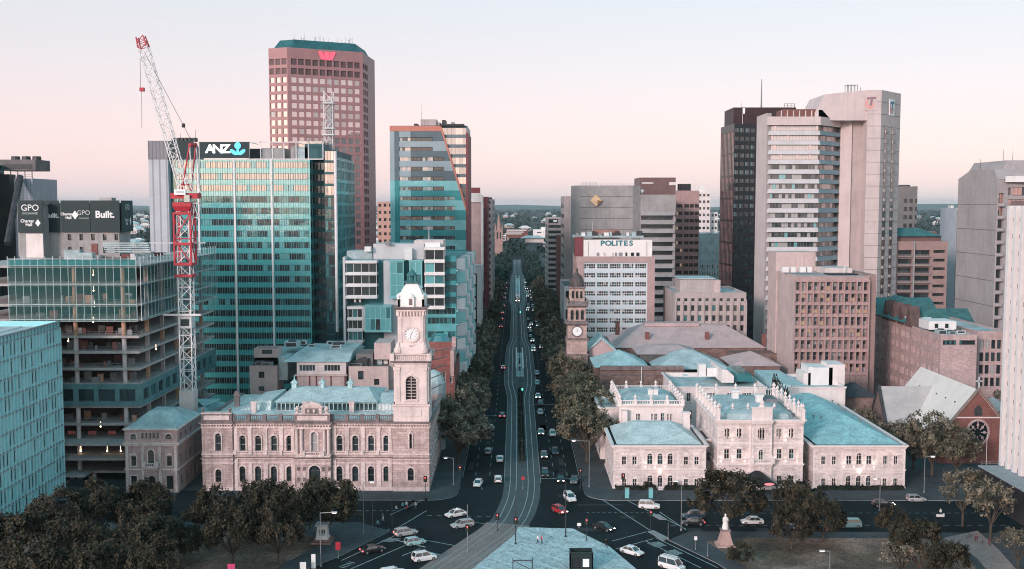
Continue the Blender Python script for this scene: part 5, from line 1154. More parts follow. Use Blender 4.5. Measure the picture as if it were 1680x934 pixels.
# ---- red roofed gable and teal glass cone right of the clock tower
r = thing('gabled_house', 'old brick building with red tiled roof and teal glass lantern right of the clock tower', 'building', (xx(725, 300), 300, 0))
Y0 = 296.; P = rect(xx(699, Y0, 600), xx(746, Y0, 600), Y0, Y0 + 26); z1 = zz(600, Y0); shellp(r, P, z1, redbrick, greyroof, {0: grid(flen(P[0], P[1]), z1, 4, 3, .4, .5)}, .3, roof=False); windows(r, P[0], P[1], 0, grid(flen(P[0], P[1]), z1, 4, 3, .4, .5), .3, G_DARK, cream, 2, 2, .08)
mb = MB(); a, b = P[0][0], P[1][0]; mb.loft([[(a, Y0 - .3, z1), (b - 1, Y0 - .3, z1), (b - 1, Y0 + 10, z1 + 5.4), (a, Y0 + 10, z1 + 5.4)], [(a, Y0 + 20, z1 - .2), (b - 1, Y0 + 20, z1 - .2), (b - 1, Y0 + 10.2, z1 + 5.4), (a, Y0 + 10.2, z1 + 5.4)]]); mb.build('roof', redtile, r)
mb = MB(); mb.box(b - 1.2, b - .2, Y0 - .3, Y0 + 12, z1 - 3, z1 + 4.2); mb.box(b - 1.3, b - .1, Y0 + 8, Y0 + 10, z1 + 4.2, z1 + 7); mb.build('gable_chimney', pinkbrick, r)
c = at(722, 575, 318); mb = MB(); mb.lathe(c.x, 318, [(5.6, zz(590, 318) - 4), (5.2, zz(580, 318)), (2.2, zz(550, 318)), (1.8, zz(548, 318))], 14); mb.build('glass_lantern', g_teal, r)
c = at(710, 620, 280); mb = MB(); mb.lathe(c.x, 280, [(3.4, 0), (3.4, zz(628, 280)), (2.2, zz(612, 280)), (.3, zz(606, 280))], 12); mb.build('turret', tealflat, r)
# ================================================================ right of the boulevard: distant to near
# ---- far street fronts on the east side
r, P, z1 = flank('office_slab', 'pinkish office slab with dark window bands on the right of distant boulevard', 560, 600, xx(925, 562, 400), 322, 24, concrete_w, lambda w, h: [(.6, w - .6, h - 6.2 - 5.4*k, h - 4. - 5.4*k, 0) for k in range(14)], None, nx=10, side=1)
r, P, z1 = flank('banded_office', 'concrete office with close window bands further up the right side of boulevard', 680, 720, xx(897, 684, 400), 358, 22, concrete_w, lambda w, h: [(.6, w - .6, h - 6.2 - 3.5*k, h - 4.2 - 3.5*k, 0) for k in range(14)], lambda w, h: [(.9, w*.46, h - 6.2 - 3.5*k, h - 4.4 - 3.5*k, 0) for k in range(14)] + [(w*.5, w - .6, h - 6.2 - 3.5*k, h - 4.4 - 3.5*k, 0) for k in range(14)], nx=6, side=1)
mb = MB(); mb.box(P[0][0] + 1, P[0][0] + 7, 679.7, 679.95, z1 - 3., z1 - .7); sg = mb.build('sign_panel', signdark, r); mb = MB(); mb.box(P[0][0] + 4, P[0][0] + 6.4, 679.6, 679.68, z1 - 2.4, z1 - 1.3); mb.build('lettering', signwhite, sg)
flank('brick_hotel', 'red brick front with white awnings between the banded offices on the right', 620, 650, xx(915, 622, 430), 388, 14, redbrick, lambda w, h: grid(w, h, 6, 7, .5, .5), side=1)
flank('low_shops', 'pale low shop row behind trees on the right side of boulevard', 500, 548, EAST + 1, 470, 14, white, lambda w, h: grid(w, h, 9, 3, .6, .5), lambda w, h: grid(w, h, 4, 3, .6, .5), side=1)
# ---- concrete bank tower with diamond emblem
YB_ = 500.; X = lambda p: xx(p, YB_, 350); zf = lambda p: zz(p, YB_)
r = thing('bank_tower', 'blank grey concrete tower with a golden diamond emblem and a striped wing', 'building', (X(1000), YB_ + 15, 0))
P = [(xx(936, YB_ + 24), YB_ + 24), (xx(938.5, YB_ + 6), YB_ + 6), (X(951), YB_), (X(1038), YB_), (X(1051), YB_ + 2), (X(1051), YB_ + 34), (xx(937, YB_ + 34), YB_ + 34)]; shellp(r, P, zf(304.5), concrete, greyroof, {}, .2)
mb = MB()
for k in range(1, 8): mb.box(X(951), X(1038), YB_ - .06, YB_, zf(304.5 + 18*k) - .12, zf(304.5 + 18*k) + .12)
mb.build('panel_joint', concrete_d, r)['kind'] = 'stuff'
c = at(978, 329, YB_); mb = MB(); s_ = 2.75; mb.loft([[(c.x + a*s_, y, c.z + b*s_) for a, b in ((0, -1), (1, 0), (0, 1), (-1, 0))] for y in (YB_ - .1, YB_ - 1.1)]); mb.build('emblem', mat('gold_emblem', (.82, .58, .36), .5, .1, .5), r)
mb = MB(); mb.loft([[(c.x + a*s_*.9 + .3, y, c.z + b*s_*.9 - .2) for a, b in ((.1, -1), (1, 0), (.1, .1))] for y in (YB_ - 1.12, YB_ - 1.2)]); mb.build('emblem_facet', mat('dark_gold', (.25, .15, .09), .5), r)  # darker gold facet laid on the diamond
P = rect(X(1051) + .02, X(1109), YB_ + 1, YB_ + 34); z1 = zf(319.5); W_ = flen(P[0], P[1]); oo = [(.3, W_ - 1.2, z1 - (1.3 + k)*4.12 - 6.4, z1 - (1.3 + k)*4.12 - 4.4, 0) for k in range(16)]
shellp(r, P, z1, concrete, greyroof, {0: oo}, 1.2, name='striped_wing'); windows(r, P[0], P[1], 0, oo, 1.2, [(g_dark, 1)], black, 12, 1, .08, name='window_band')
sp_ = MB()
for o in oo: sp_.loft([[(P[0][0] + .2, YB_ + .98, o[3] + .02), (P[1][0] - 1., YB_ + .98, o[3] + .02), (P[1][0] - .4, YB_ - .3, o[3] + .05), (P[0][0] + .2, YB_ - .3, o[3] + .05)], [(P[0][0] + .2, YB_ + .98, o[3] + 1.7), (P[1][0] - 1., YB_ + .98, o[3] + 1.7), (P[1][0] - .4, YB_ + .9, o[3] + 1.7), (P[0][0] + .2, YB_ + .9, o[3] + 1.7)]])
sp_.build('sloped_spandrel', concrete, r)['kind'] = 'stuff'
mb = MB(); railing(mb, (X(957), YB_ + 6), (X(980), YB_ + 6), zf(304.5), 1.7, 1.5, .06); railing(mb, (X(951), YB_ + 1), (X(1050), YB_ + 1), zf(304.5), 1., 2.5, .03); mb.build('guard_rail', greymetal, r)
mb = MB(); mb.lathe(X(1054), YB_ + 4, [(.2, z1), (1.2, z1 + 1.4), (1.3, z1 + 1.9), (.4, z1 + 2.5)], 10); mb.build('satellite_dish', white, r)
# ---- brown tower behind
Yb = 540.; X = lambda p: xx(p, Yb, 350)
r = thing('brown_tower', 'brown stepped tower with banded windows rising behind the grey bank tower', 'building', (X(1110), Yb + 12, 0))
P = rect(X(1109), X(1147), Yb, Yb + 30); z1 = zz(313, Yb); W_ = flen(P[0], P[1]); oo = []
for k in range(16):
 z = zz(341 + 12.1*k, Yb)
 for a, b in ((.02, .28), (.36, .56), (.59, .78), (.81, .99)): oo.append((W_*a, W_*b, z, z + 1.75, 0))
shellp(r, P, z1, brownpc, slate, {0: oo}, .4); windows(r, P[0], P[1], 0, oo, .4, G_DARK, granite_d, 3, 1, .1)
P = rect(X(1051), X(1110), Yb + 4, Yb + 30); shellp(r, P, zz(291.5, Yb + 4), granite_d, slate, {}, .3, name='upper_block')
mb = MB(); pbox(mb, 1053, 1072, 299.5, 301.5, Yb + 3.6, Yb + 3.98); pbox(mb, 1098, 1109, 299, 304, Yb + 3.6, Yb + 3.98); mb.build('white_fascia', white, r)
for k in range(6): mb = MB(); pbox(mb, 1114 + 3.4*k, 1116.5 + 3.4*k, 302, 314, Yb + 5, Yb + 10); mb.build('rooftop_unit', [darkmetal, slate][k % 2], r)
# ---- cream tower and white hall peeking between
r = thing('cream_tower', 'cream stepped tower with pointed cap seen beside the black tower', 'building', (xx(1155, 700), 700, 0))
P = rect(xx(1143, 700), xx(1163, 700), 700, 720); z1 = zz(315, 700); oo = grid(flen(P[0], P[1]), z1, 3, 17, .6, .4); shellp(r, P, z1, cream, greyroof, {0: oo}, .3); windows(r, P[0], P[1], 0, oo, .3, G_DARK, darkmetal, 1, 1, .05)
mb = MB(); mb.tier((P[0][0] + P[1][0])/2, 710, [(3.4, 3.4, z1 - .5), (2.4, 2.4, z1 + 1.5), (.1, .1, z1 + 5)]); mb.build('pointed_cap', cream, r)
P = rect(xx(1162, 700), xx(1178, 700), 706, 720); oo = grid(flen(P[0], P[1]), zz(348, 700), 3, 14, .6, .4); shellp(r, P, zz(348, 700), white, greyroof, {0: oo}, .3, name='lower_wing'); windows(r, P[0], P[1], 0, oo, .3, G_DARK, darkmetal, 1, 1, .05)
r = thing('white_hall', 'pale teal sheeted hall with arched trellis band below its roof beside the black tower', 'building', (xx(1162, 600), 600, 0))
P = rect(xx(1146, 600), xx(1182, 600), 600, 630); z1 = zz(384, 600); W_ = flen(P[0], P[1]); z2 = zz(432, 600); oo = [(W_*k/9 + .15, W_*(k+1)/9 - .15, z2 - 3 - 4.2*j, z2 - .4 - 4.2*j, 1) for k in range(9) for j in range(3)]; shellp(r, P, z1, tealflat, tealflat, {0: oo}, .3); windows(r, P[0], P[1], 0, oo, .3, [(g_tealD, 2), (g_teal, 1)], white, 1, 1, .25)
mb = MB(); railing(mb, P[0], P[1], z1, 1.2, 2, .1); mb.build('guard_rail', white, r)
# ---- white paneled office with roof sign
Yp = 410.; X = lambda p: xx(p, Yp, 480); zf = lambda p: zz(p, Yp)
r = thing('sign_office', 'pink framed office with white window panels and a white rooftop sign wall', 'building', (X(1010), Yp + 12, 0))
P = rect(X(945.5), X(1074), Yp, Yp + 26); z1 = zf(421); oo = [(X(957.5) - P[0][0], X(1062) - P[0][0], zf(600), zf(431), 0)]
shellp(r, P, z1, mat('pink_granite_frame', (.50, .36, .35), .8, .1, .3, fine=.2), greyroof, {0: oo, 3: grid(26, z1, 6, 10, .6, .4)}, .4)
wp = MB(); A, B = (X(957.5), Yp + .35), (X(1062), Yp + .35); zw0 = zf(600); wo = []
W_ = flen(A, B)
for k in range(10):
 yt = 433 + 14.9*k
 for j in range(5): wo.append((W_*(j + .04)/5, W_*(j + .93)/5, zf(yt + 8.2) - zw0, zf(yt) - zw0, 0))
facade(wp, A, B, zw0, zf(431), wo, .25); wp.build('panel_wall', mat('pale_blue_panel', (.62, .70, .74), .5, .05, .2), r)
for k in range(0, len(wo), 5): windows(r, A, B, zw0, wo[k:k + 5], .25, [(g_dark, 4), (g_dark2, 3), (g_teal, 1.2), (g_blind, 1)], white, 5, 2, .13, variants=12)
mb = MB(); pbox(mb, 957.5, 1070, 393.7, 421.5, Yp + 3, Yp + 3.4); sw = mb.build('sign_wall', mat('sign_wall_white', (.88, .84, .82), .6, .04, .3, streak=.06), r)
green = mat('green_letter', (.02, .19, .22), .5, 0, 1)
for i, ch in enumerate('POLITES'): text('lettering', ch, sw, (X((989, 998.5, 1006.8, 1012.6, 1018.8, 1027.3, 1036)[i]), Yp + 2.95, zf(400)), 2.75, green, 0, .06, .09, 1.15)
for a, b in ((979, 983), (989.5, 993), (1004, 1007), (1009, 1012), (1015, 1021), (1026, 1029), (1035, 1040), (1044, 1049)): mb = MB(); pbox(mb, a, b, 414.5, 420.3, Yp + 2.8, Yp + 2.98); mb.build('wall_vent', [g_dark, greymetal, whitegrey][int(a) % 3], sw)
for p in (966, 1062): mb = MB(); mb.tube((X(p), Yp + 2.9, zf(421)), (X(p), Yp + 2.9, zf(397)), .1, n=4); mb.build('pipe', greymetal, sw)
mb = MB(); pbox(mb, 944, 957, 389, 421, Yp + 4, Yp + 14); mb.build('side_screen', maroon, r)
mb = MB(); pbox(mb, 973, 1017, 377, 392, Yp + 12, Yp + 20); mb.build('plant_room', mat('rust_panel_roof', (.36, .20, .17), .8, .15, .3), r)
mb = MB(); pbox(mb, 941, 1056, 387, 390, Yp + 9, Yp + 22); mb.build('upper_roof', tealflat, r)
for k in range(12): mb = MB(); p = 945 + 9.2*k; pbox(mb, p, p + 4 + (k % 3)*2, 383 - (k % 4)*1.2, 389, Yp + 10, Yp + 13); mb.build('rooftop_unit', [greymetal, white, tealflat, darkmetal][k % 4], r)
mast(r, X(975), Yp + 13, zf(380), 3.4, .12, white)
# ---- black steel tower
Yk = 500.; X = lambda p: xx(p, Yk, 300); zf = lambda p: zz(p, Yk)
r = thing('black_tower', 'black glass office tower with a pink lit left face and a tall thin roof mast', 'building', (X(1230), Yk + 20, 0))
z1 = zf(203); A, B, Cc = (xx(1178.5, Yk + 26), Yk + 26), (X(1203.5), Yk), (X(1260), Yk + 5); oA = []; oB = []
WA, WB = flen(A, B), flen(B, Cc)
for k in range(26):
 z = z1 - 4. - 3.9*k
 oB += [(WB*(j + .1)/6, WB*(j + .9)/6, z, z + 2., 0) for j in range(6)]
P = [A, B, Cc, (X(1260), Yk + 40), (xx(1182, Yk + 40), Yk + 40)]
blackm = mat('black_steel', (.018, .022, .028), .35, .1, .2, spec=.6)
oA = [(WA*(k + .12)/10, WA*(k + .88)/10, z1 - 3.4 - 10.5*j - 9.9, z1 - 3.4 - 10.5*j, 0) for j in range(10)[::1] for k in range(10) if z1 - 3.4 - 10.5*j - 9.9 > 0]
shellp(r, P, z1, blackm, black, {0: oA, 1: oB}, .2); windows(r, A, B, 0, oA, .2, [(g_pinkrefl, 3), (glassm('painted_rose_reflection', (.36, .22, .22), .4, .12, (1, .82, .80)), 3)], granite_d, 1, 3, .1, name='glazed_strip', cap=80)  # pink sky reflection on the left face is painted into this glass colour
windows(r, B, Cc, 0, oB, .2, [(g_dark, 9), (g_tealD, 2), (g_dark2, 1)], blackm, 2, 1, .06)
P = rect(X(1207.5), X(1311), Yk + 8, Yk + 30); shellp(r, P, zf(174), mat('maroon_black', (.05, .025, .03), .5, .1, .2), black, {}, .2, z0=z1 - 1, name='plant_storey')
mast(r, X(1258), Yk + 14, zf(174) - 1, zz(130, Yk + 14) - zf(174) + 1, .45, greymetal); mast(r, X(1221), Yk + 6, zf(205), 9, .12, white); mast(r, X(1221.5), Yk + 9, zf(174), 3, .08)
mb = MB(); railing(mb, (X(1293), Yk + 10), (X(1310), Yk + 10), zf(174), 2., 1.3, .09); mb.build('roof_frame', darkmetal, r)
mb = MB(); pbox(mb, 1220, 1222, 178, 186, Yk + 7.5, Yk + 8); mb.build('flood_lamp', lampm('roof_lamp', (1, .95, .9), 4.), r)
# ---- white banded tower with concrete pylons
Yt = 410.; X = lambda p: xx(p, Yt, 300); zf = lambda p: zz(p, Yt)
r = thing('concrete_tower', 'pale concrete tower with white window bands and a taller right pylon bearing a T emblem', 'building', (X(1355), Yt + 20, 0))
pcl = mat('pylon_concrete', (.66, .56, .545), .75, .07, .15, streak=.12)
A, B, Cc = (X(1256), Yt), (X(1343), Yt), (X(1393), Yt + 13); z0b, ztb = 0, zf(206); zt_ = zf(192)
def band_face(A, B, gl, spm, nx):
 W_ = flen(A, B); oo = []
 for k in range(27):
  z = zf(206 + 15.9*k); oo.append((.3, W_ - .15, z - 2.0, z - .05, 0))
 mb = MB(); facade(mb, A, B, 0, ztb, oo, .7); mb.build('core_wall', concrete_d, r)
 for k, o in enumerate(oo):
  if o[2] < 4: continue
  windows(r, A, B, 0, [o], .7, gl(k), greymetal, nx, 1, .1, name='window_band', variants=60)
  A2, u, n, Wd = frame2(A, B); mb = MB(); z1_ = o[2] - .02; z0_ = zf(206 + 15.9*(k + 1)) + .0
  q8 = [[A2 + u*.1 + n*.05 + Vector((0, 0, z1_)), A2 + u*Wd + n*.05 + Vector((0, 0, z1_)), A2 + u*Wd + n*.55 + Vector((0, 0, z0_)), A2 + u*.1 + n*.55 + Vector((0, 0, z0_))], [A2 + u*.1 - n*.3 + Vector((0, 0, z1_)), A2 + u*Wd - n*.3 + Vector((0, 0, z1_)), A2 + u*Wd - n*.3 + Vector((0, 0, z0_)), A2 + u*.1 - n*.3 + Vector((0, 0, z0_))]]
  mb.loft(q8); mb.build('spandrel', spm, r)
g_cream = glassm('cream_blind_glass', (.62, .55, .52), .25)
band_face(A, B, lambda k: [(g_mirror, 2), (g_cream, 5)] if k < 4 else [(g_dark, 3), (g_dark2, 2), (g_blind, 3.5), (g_tealL, .6)], mat('band_panel', (.60, .585, .60), .6, .06, .2), 16)
band_face(B, Cc, lambda k: [(g_pinkrefl, 3), (g_dark2, 2)] if k < 9 else [(g_dark, 3), (g_dark2, 2), (g_blind, 1)], mat('blue_band_panel', (.22, .33, .38), .6, .06, .2), 9)
def pier(poly, zt, m=pcl, name='pylon'): mb = MB(); mb.prism(poly, 0, zt); return mb.build(name, m, r)
pier([(A[0] - .05, Yt - .9), (A[0] + 2, Yt + .7), (A[0] + 3, Yt + 16.5), (A[0] - .05, Yt + 16.5)], zf(186))
mb = MB(); c4 = [(A[0] - .1, A[1] - 1.1), (B[0], B[1] - 1.1), (Cc[0] + .3, Cc[1] - 1.1), (Cc[0], Yt + 30), (A[0] + 14, Yt + 30), (A[0] + 3, Yt + 16)]; mb.prism(c4, ztb, zt_); mb.build('crown', pcl, r)
pier([(Cc[0], Cc[1] - 1), (X(1408), Yt + 9), (X(1408), Yt + 30), (Cc[0], Yt + 30)], zt_)
pier([(X(1408), Yt + 10), (X(1426), Yt + 10), (X(1426), Yt + 30), (X(1408), Yt + 30)], zt_, concrete_w)
Y2 = Yt + 4; zs_, zs2 = zz(163, Y2), zz(148, Y2)
pr = [(X(1426), Y2), (xx(1446.5, Y2, 160), Y2), (xx(1478, Y2 + 14, 160), Y2 + 14), (xx(1478, Y2 + 14, 160), Y2 + 34), (X(1426), Y2 + 34)]
pier(pr, zs2)
E0, E1 = pr[1], pr[2]
mb = MB(); mb.loft([[(X(1340), Y2 + y, zt_ - 1), (X(1426), Y2 + y, zt_ - 1), (X(1426), Y2 + y, zs2), (X(1356), Y2 + y, zs2 - 1.6), (X(1340), Y2 + y, zf(183))] for y in (22, .5)]); mb.build('upper_wall', pcl, r)
A2, u, n, Wd = frame2(E0, E1); slots = MB(); slots2 = []
for a, b in ((.18, .34), (.56, .72)):
 zq = zz(206, Y2 + 6); slots.obox(A2 + u*(Wd*a), A2 + u*(Wd*b), .0, .12, 6, zq)
 mb = MB()
 for k in range(26): z = zq - 2.2 - 3.75*k; mb.obox(A2 + u*(Wd*a) + u*.15, A2 + u*(Wd*b), .12, .6, max(z - 1.1, 1), max(z, 2))
 slots2.append(mb)
slots.build('window_slot', g_dark, r)
for m_ in slots2: m_.build('slot_hood', concrete_w, r)['kind'] = 'stuff'
jn = MB()
for k in range(1, 25): z = zs2 - 4.6*k; jn.obox(E0, E1, 0, .05, z, z + .14); jn.box(X(1426), E0[0], Y2 - .05, Y2, z, z + .14)
jn.build('panel_joint', concrete_d, r)['kind'] = 'stuff'
tred = mat('emblem_coral', (.75, .38, .36), .5, 0, 1); tblue = mat('emblem_blue', (.05, .20, .30), .5, 0, 1); tpink = mat('emblem_plum', (.32, .20, .24), .5, 0, 1)
def emblem(c, u, n, s, m1, m2, back):
 zv = Vector((0, 0, 1)); bk = MB()
 bk.loft([[c + u*(a*s) + zv*(b*s) + n*d for a, b in ((-.72, -.95), (.72, -.95), (.72, .95), (-.72, .95))] for d in (.02, .22)]); o = bk.build('emblem_panel', back, r)
 t = MB()
 for pts in (((-.55, .4), (.6, .5), (.55, .75), (-.5, .68)), ((-.06, .42), (.22, .46), (.05, -.35), (-.2, -.35))): t.loft([[c + u*(a*s) + zv*(b*s) + n*d for a, b in pts] for d in (.23, .34)])
 t.build('letter_mark', m1, o); t = MB(); ar = [(-.15 + .6*cos(R(x)), -.1 + .65*sin(R(x))) for x in range(120, 361, 20)] + [(-.15 + .28*cos(R(x)), -.0 + .38*sin(R(x))) for x in range(360, 119, -20)]
 t.loft([[c + u*(a*s) + zv*(b*s) + n*d for a, b in ar] for d in (.23, .30)]); t.build('crescent_mark', m2, o)
emblem(at(1430, 169, Y2) + Vector((0, .5, 0)) if False else at(1429, 169, Y2), Vector((1, 0, 0)), Vector((0, -1, 0)), 3.1, tpink, tred, pcl)
emblem(A2 + u*(Wd*.52) + Vector((0, 0, zz(177, Y2 + 7))), u, n, 3.3, tblue, tred, signwhite)
mb = MB(); pbox(mb, 1285, 1346, 179.5, 193.5, Yt + 5, Yt + 16); pr_ = mb.build('plant_screen', mat('rust_screen', (.22, .09, .08), .6, .12, .3), r)
mb = MB()
for k in range(6): x = X(1285 + 10*k); mb.box(x - .2, x + .2, Yt + 4.7, Yt + 4.98, zt_, zf(180))
mb.build('screen_post', concrete_p, r)['kind'] = 'stuff'
mb = MB(); mb.loft([[(X(1346), Yt + y, zt_), (X(1364), Yt + y, zt_), (X(1352), Yt + y, zf(179)), (X(1346), Yt + y, zf(179))] for y in (16, 4.5)]); mb.build('sloped_vent', slate, r)
mb = MB()
for y in (Y2 + 5, Y2 + 8):
 mb.tube((xx(1387, Y2 + 6, 150), y, zs2 + 2.4), (xx(1406, Y2 + 6, 150), y, zs2 + 2.4), .12, n=4)
 for k in range(4): x = xx(1389 + 5.4*k, Y2 + 6, 150); mb.tube((x, y, zs2 - 1.), (x, y, zs2 + 2.6), .1, n=4)
mb.build('roof_frame', slate, r); mast(r, X(1422), Y2 + 6, zs2, 2, .12)
# ---- brown precast office in front
Yo = 330.; X = lambda p: xx(p, Yo, 520); zf = lambda p: zz(p, Yo)
r = thing('precast_office', 'pinkish brown precast office with a deep egg crate grid of windows', 'building', (X(1360), Yo + 14, 0))
A, B = (X(1303), Yo), (X(1425), Yo); z1 = zf(453.5); oo = []; W_ = flen(A, B)
for j in range(8):
 for i in range(12): oo.append((W_*(i + .14)/12, W_*(i + .86)/12, zf(463 + 19.1*j + 13.8), zf(463 + 19.1*j), 0))
mb = MB(); facade(mb, A, B, 5, z1, [(a, b, c - 5, d - 5, e) for a, b, c, d, e in oo if c > 5], 1.1); mb.build('front_wall', brownpc, r)
windows(r, A, B, 0, oo, 1.1, [(g_dark, 4), (g_dark2, 2.5), (g_blind, 1.2), (glassm('half_drawn_blind', (.20, .20, .20), .1), 2), (g_warm, .4)], brownpc, 1, 2, .14, variants=24)
hood = MB()
for i in range(13): x = lerp(A[0], B[0], i/12); hood.box(x - .16, x + .16, Yo - .35, Yo, 5, z1 - 1.2)
hood.build('mullion_fin', brownpc, r)['kind'] = 'stuff'
hm = MB()
for j in range(9): z = zf(463 + 19.1*j) + .1; hm.box(A[0], B[0], Yo - .28, Yo, z, z + .35)
hm.build('ledge', brownpc, r)['kind'] = 'stuff'
lw = MB(); lw.box(X(1303) - .06, X(1303) + .6, Yo + .3, Yo + 20, 0, z1 + .3); lw.box(X(1303) + .3, X(1303) + .9, Yo + 20, Yo + 23.5, 0, z1 + .3); lw.box(X(1303) - .06, X(1303) + 12, Yo + 23.5, Yo + 35, 0, z1 + .6); lw.build('side_wall', pinkcon, r)
mb = MB(); mb.box(X(1425) + .02, X(1438), Yo + 1, Yo + 24, 0, zf(451)); mb.build('end_pier', mat('brown_pier', (.34, .235, .22), .85, .1, .3, streak=.2), r)
mb = MB(); mb.box(X(1303), X(1425), Yo + .02, Yo + 24, z1 - .3, z1); mb.build('roof', concrete_w, r); mb = MB(); mb.box(X(1303) + .7, X(1425), Yo + 1.2, Yo + 23, 0, 5); mb.build('ground_storey', concrete_d, r)
mb = MB(); mb.box(X(1303) - .1, X(1303) + 13, Yo + 24, Yo + 35.2, z1, zz(414, Yo + 24)); mb.build('lift_tower', pinkcon, r)
mb = MB(); mb.box(X(1303) + 13.2, X(1420), Yo + 14, Yo + 24, z1 - 1, zz(440, Yo + 14)); mb.build('plant_room', concrete_p, r)
for a, b in ((1284, 1294), (1298, 1306), (1313, 1322), (1325, 1332)): mb = MB(); pbox(mb, a, b, 438, 447, Yo + 8, Yo + 10); mb.build('rooftop_unit', white, r)
mb = MB(); pbox(mb, 1360, 1408, 449.5, 452.2, Yo + 5, Yo + 11); mb.build('dark_canopy', black, r); mast(r, X(1403), Yo + 12, z1, 3, .25, cream)
# ---- low concrete office with tall windows
Yl = 390.; X = lambda p: xx(p, Yl, 510); zf = lambda p: zz(p, Yl)
r = thing('low_office', 'low grey concrete office with tall ribbed windows and a teal roof box', 'building', (X(1165), Yl + 10, 0))
P = rect(X(1108), X(1224), Yl, Yl + 32); z1 = zf(480); W_ = flen(P[0], P[1]); oo = []
for i in range(10):
 a, b = W_*(i + .24)/10, W_*(i + .7)/10; oo.append((a, b, zf(494.5), zf(489.5), 0))
 for t in (501, 517.5, 533.5, 550, 566): oo.append((a, b, zf(t + 9.5), zf(t), 0))
shellp(r, P, z1, concrete_w, tealflat, {0: oo}, .5); windows(r, P[0], P[1], 0, oo, .5, [(g_dark, 5), (g_dark2, 2), (g_teal, .6)], concrete_d, 1, 1, .08)
mb = MB()
for i in range(11): x = P[0][0] + W_*i/10; mb.box(x - .25, x + .25, Yl - .55, Yl, 0, zf(497)); mb.loft([[(x - .25, Yl - .55, zf(497)), (x + .25, Yl - .55, zf(497)), (x + .25, Yl, zf(497)), (x - .25, Yl, zf(497))], [(x - .1, Yl - .05, zf(491)), (x + .1, Yl - .05, zf(491)), (x + .1, Yl, zf(491)), (x - .1, Yl, zf(491))]])
mb.build('rib', concrete_w, r)['kind'] = 'stuff'
mb = MB(); pbox(mb, 1116, 1172, 458.5, 482, Yl + 10, Yl + 24); mb.build('roof_box', concrete_w, r); mb = MB(); a = at(1114, 458, Yl + 9.5); b = at(1174, 458, Yl + 9.5); mb.box(a.x, b.x, Yl + 9.5, Yl + 24.5, a.z, a.z + .3); mb.build('box_roof', tealflat, r)
mb = MB(); pbox(mb, 1172, 1182, 460, 482, Yl + 9, Yl + 20); mb.build('lift_tower', pinkcon, r)
# ---- right hand distance: beige tower, flats, pale slab, big grey tower
r = thing('beige_tower', 'plain beige tower with small square windows beyond the concrete tower', 'building', (xx(1485, 520), 530, 0))
P = rect(xx(1466, 520), xx(1500, 520), 520, 545); z1 = zz(306, 520); W_ = flen(P[0], P[1]); oo = [(W_*a, W_*a + 1.7, z1 - 8 - 4*k, z1 - 6 - 4*k, 0) for k in range(20) for a in (.36, .62)] + [(W_*.9, W_*.9 + 1, z1 - 8 - 4*k, z1 - 6 - 4*k, 0) for k in range(20)]
shellp(r, P, z1, pinkcon, greyroof, {0: oo}, .3); windows(r, P[0], P[1], 0, oo, .3, G_DARK, granite_d, 2, 2, .1); mb = MB(); pbox(mb, 1480, 1493, 303.5, 307, 524, 530); mb.build('rooftop_unit', concrete_d, r)
Yq = 430.; X = lambda p: xx(p, Yq, 430); zf = lambda p: zz(p, Yq)
r = thing('balcony_flats', 'brown flats with long balconies and a teal penthouse roof right of the concrete tower', 'building', (X(1510), Yq + 10, 0))
P = rect(X(1460), X(1554), Yq, Yq + 24); z1 = zf(396); oo = []
for k in range(12):
 t = 410.5 + 14.1*k; oo += [(X(1473) - P[0][0], X(1496) - P[0][0], zf(t + 9), zf(t), 0), (X(1500) - P[0][0], X(1525.5) - P[0][0], zf(t + 9), zf(t), 0), (X(1531) - P[0][0], X(1550.5) - P[0][0], zf(t + 4.8), zf(t), 0)]
shellp(r, P, z1, mat('brown_render', (.36, .25, .235), .85, .1, .3), greyroof, {0: oo}, 1.2); windows(r, P[0], P[1], 0, oo, 1.2, [(g_dark, 3), (g_dark2, 1.5)], darkmetal, 4, 1, .1)
for k in range(12): t = 420 + 14.1*k; mb = MB(); mb.box(X(1472), X(1526), Yq - 1.1, Yq - .02, zf(t + 1.5) - .1, zf(t + 1.5) + .12); railing(mb, (X(1472), Yq - 1.), (X(1526), Yq - 1.), zf(t + 1.5), 1., 1.4, .04); mb.build('balcony', concrete, r)
mb = MB(); mb.box(X(1497), X(1499), Yq - 1.2, Yq, 0, z1); mb.build('pier', concrete, r)
mb = MB(); pbox(mb, 1470, 1544, 387, 398, Yq + 3, Yq + 18); pbox(mb, 1515, 1537, 380, 388, Yq + 8, Yq + 14); mb.build('penthouse', granite_d, r)
mb = MB(); a = at(1468, 388, Yq + 2); b = at(1546, 388, Yq + 2); mb.loft([[(a.x, Yq + 1.5, a.z), (b.x, Yq + 1.5, a.z), (b.x, Yq + 19, a.z), (a.x, Yq + 19, a.z)], [(a.x + 1, Yq + 7, a.z + 3.2), (X(1517), Yq + 7, a.z + 3.2), (X(1517), Yq + 14, a.z + 3.2), (a.x + 1, Yq + 14, a.z + 3.2)]]); mb.build('roof', darkteal_roof, r)
r = thing('pale_slab', 'blank pale blue slab building between the brown flats and big grey tower', 'building', (xx(1555, 470), 475, 0))
P = rect(xx(1565, 470), xx(1572, 470), 470.2, 488); shellp(r, P, zz(341, 480), mat('pale_blue_render', (.50, .55, .60), .8, .06, .2, streak=.1), greyroof, {}, .2); mb = MB(); mb.box(P[0][0] + .2, P[0][0] + 1.4, 477, 480, zz(342, 478), zz(337.5, 478)); mb.build('rooftop_unit', white, r)
P = rect(xx(1565.5, 470), xx(1572, 470), 469.6, 470.15); oo = grid(flen(P[0], P[1]), zz(345, 470), 1, 20, .6, .6); shellp(r, P, zz(345, 470), greymetal, greyroof, {0: oo}, .3, name='side_wing'); windows(r, P[0], P[1], 0, oo, .3, G_DARK, darkmetal, 1, 1, .05)
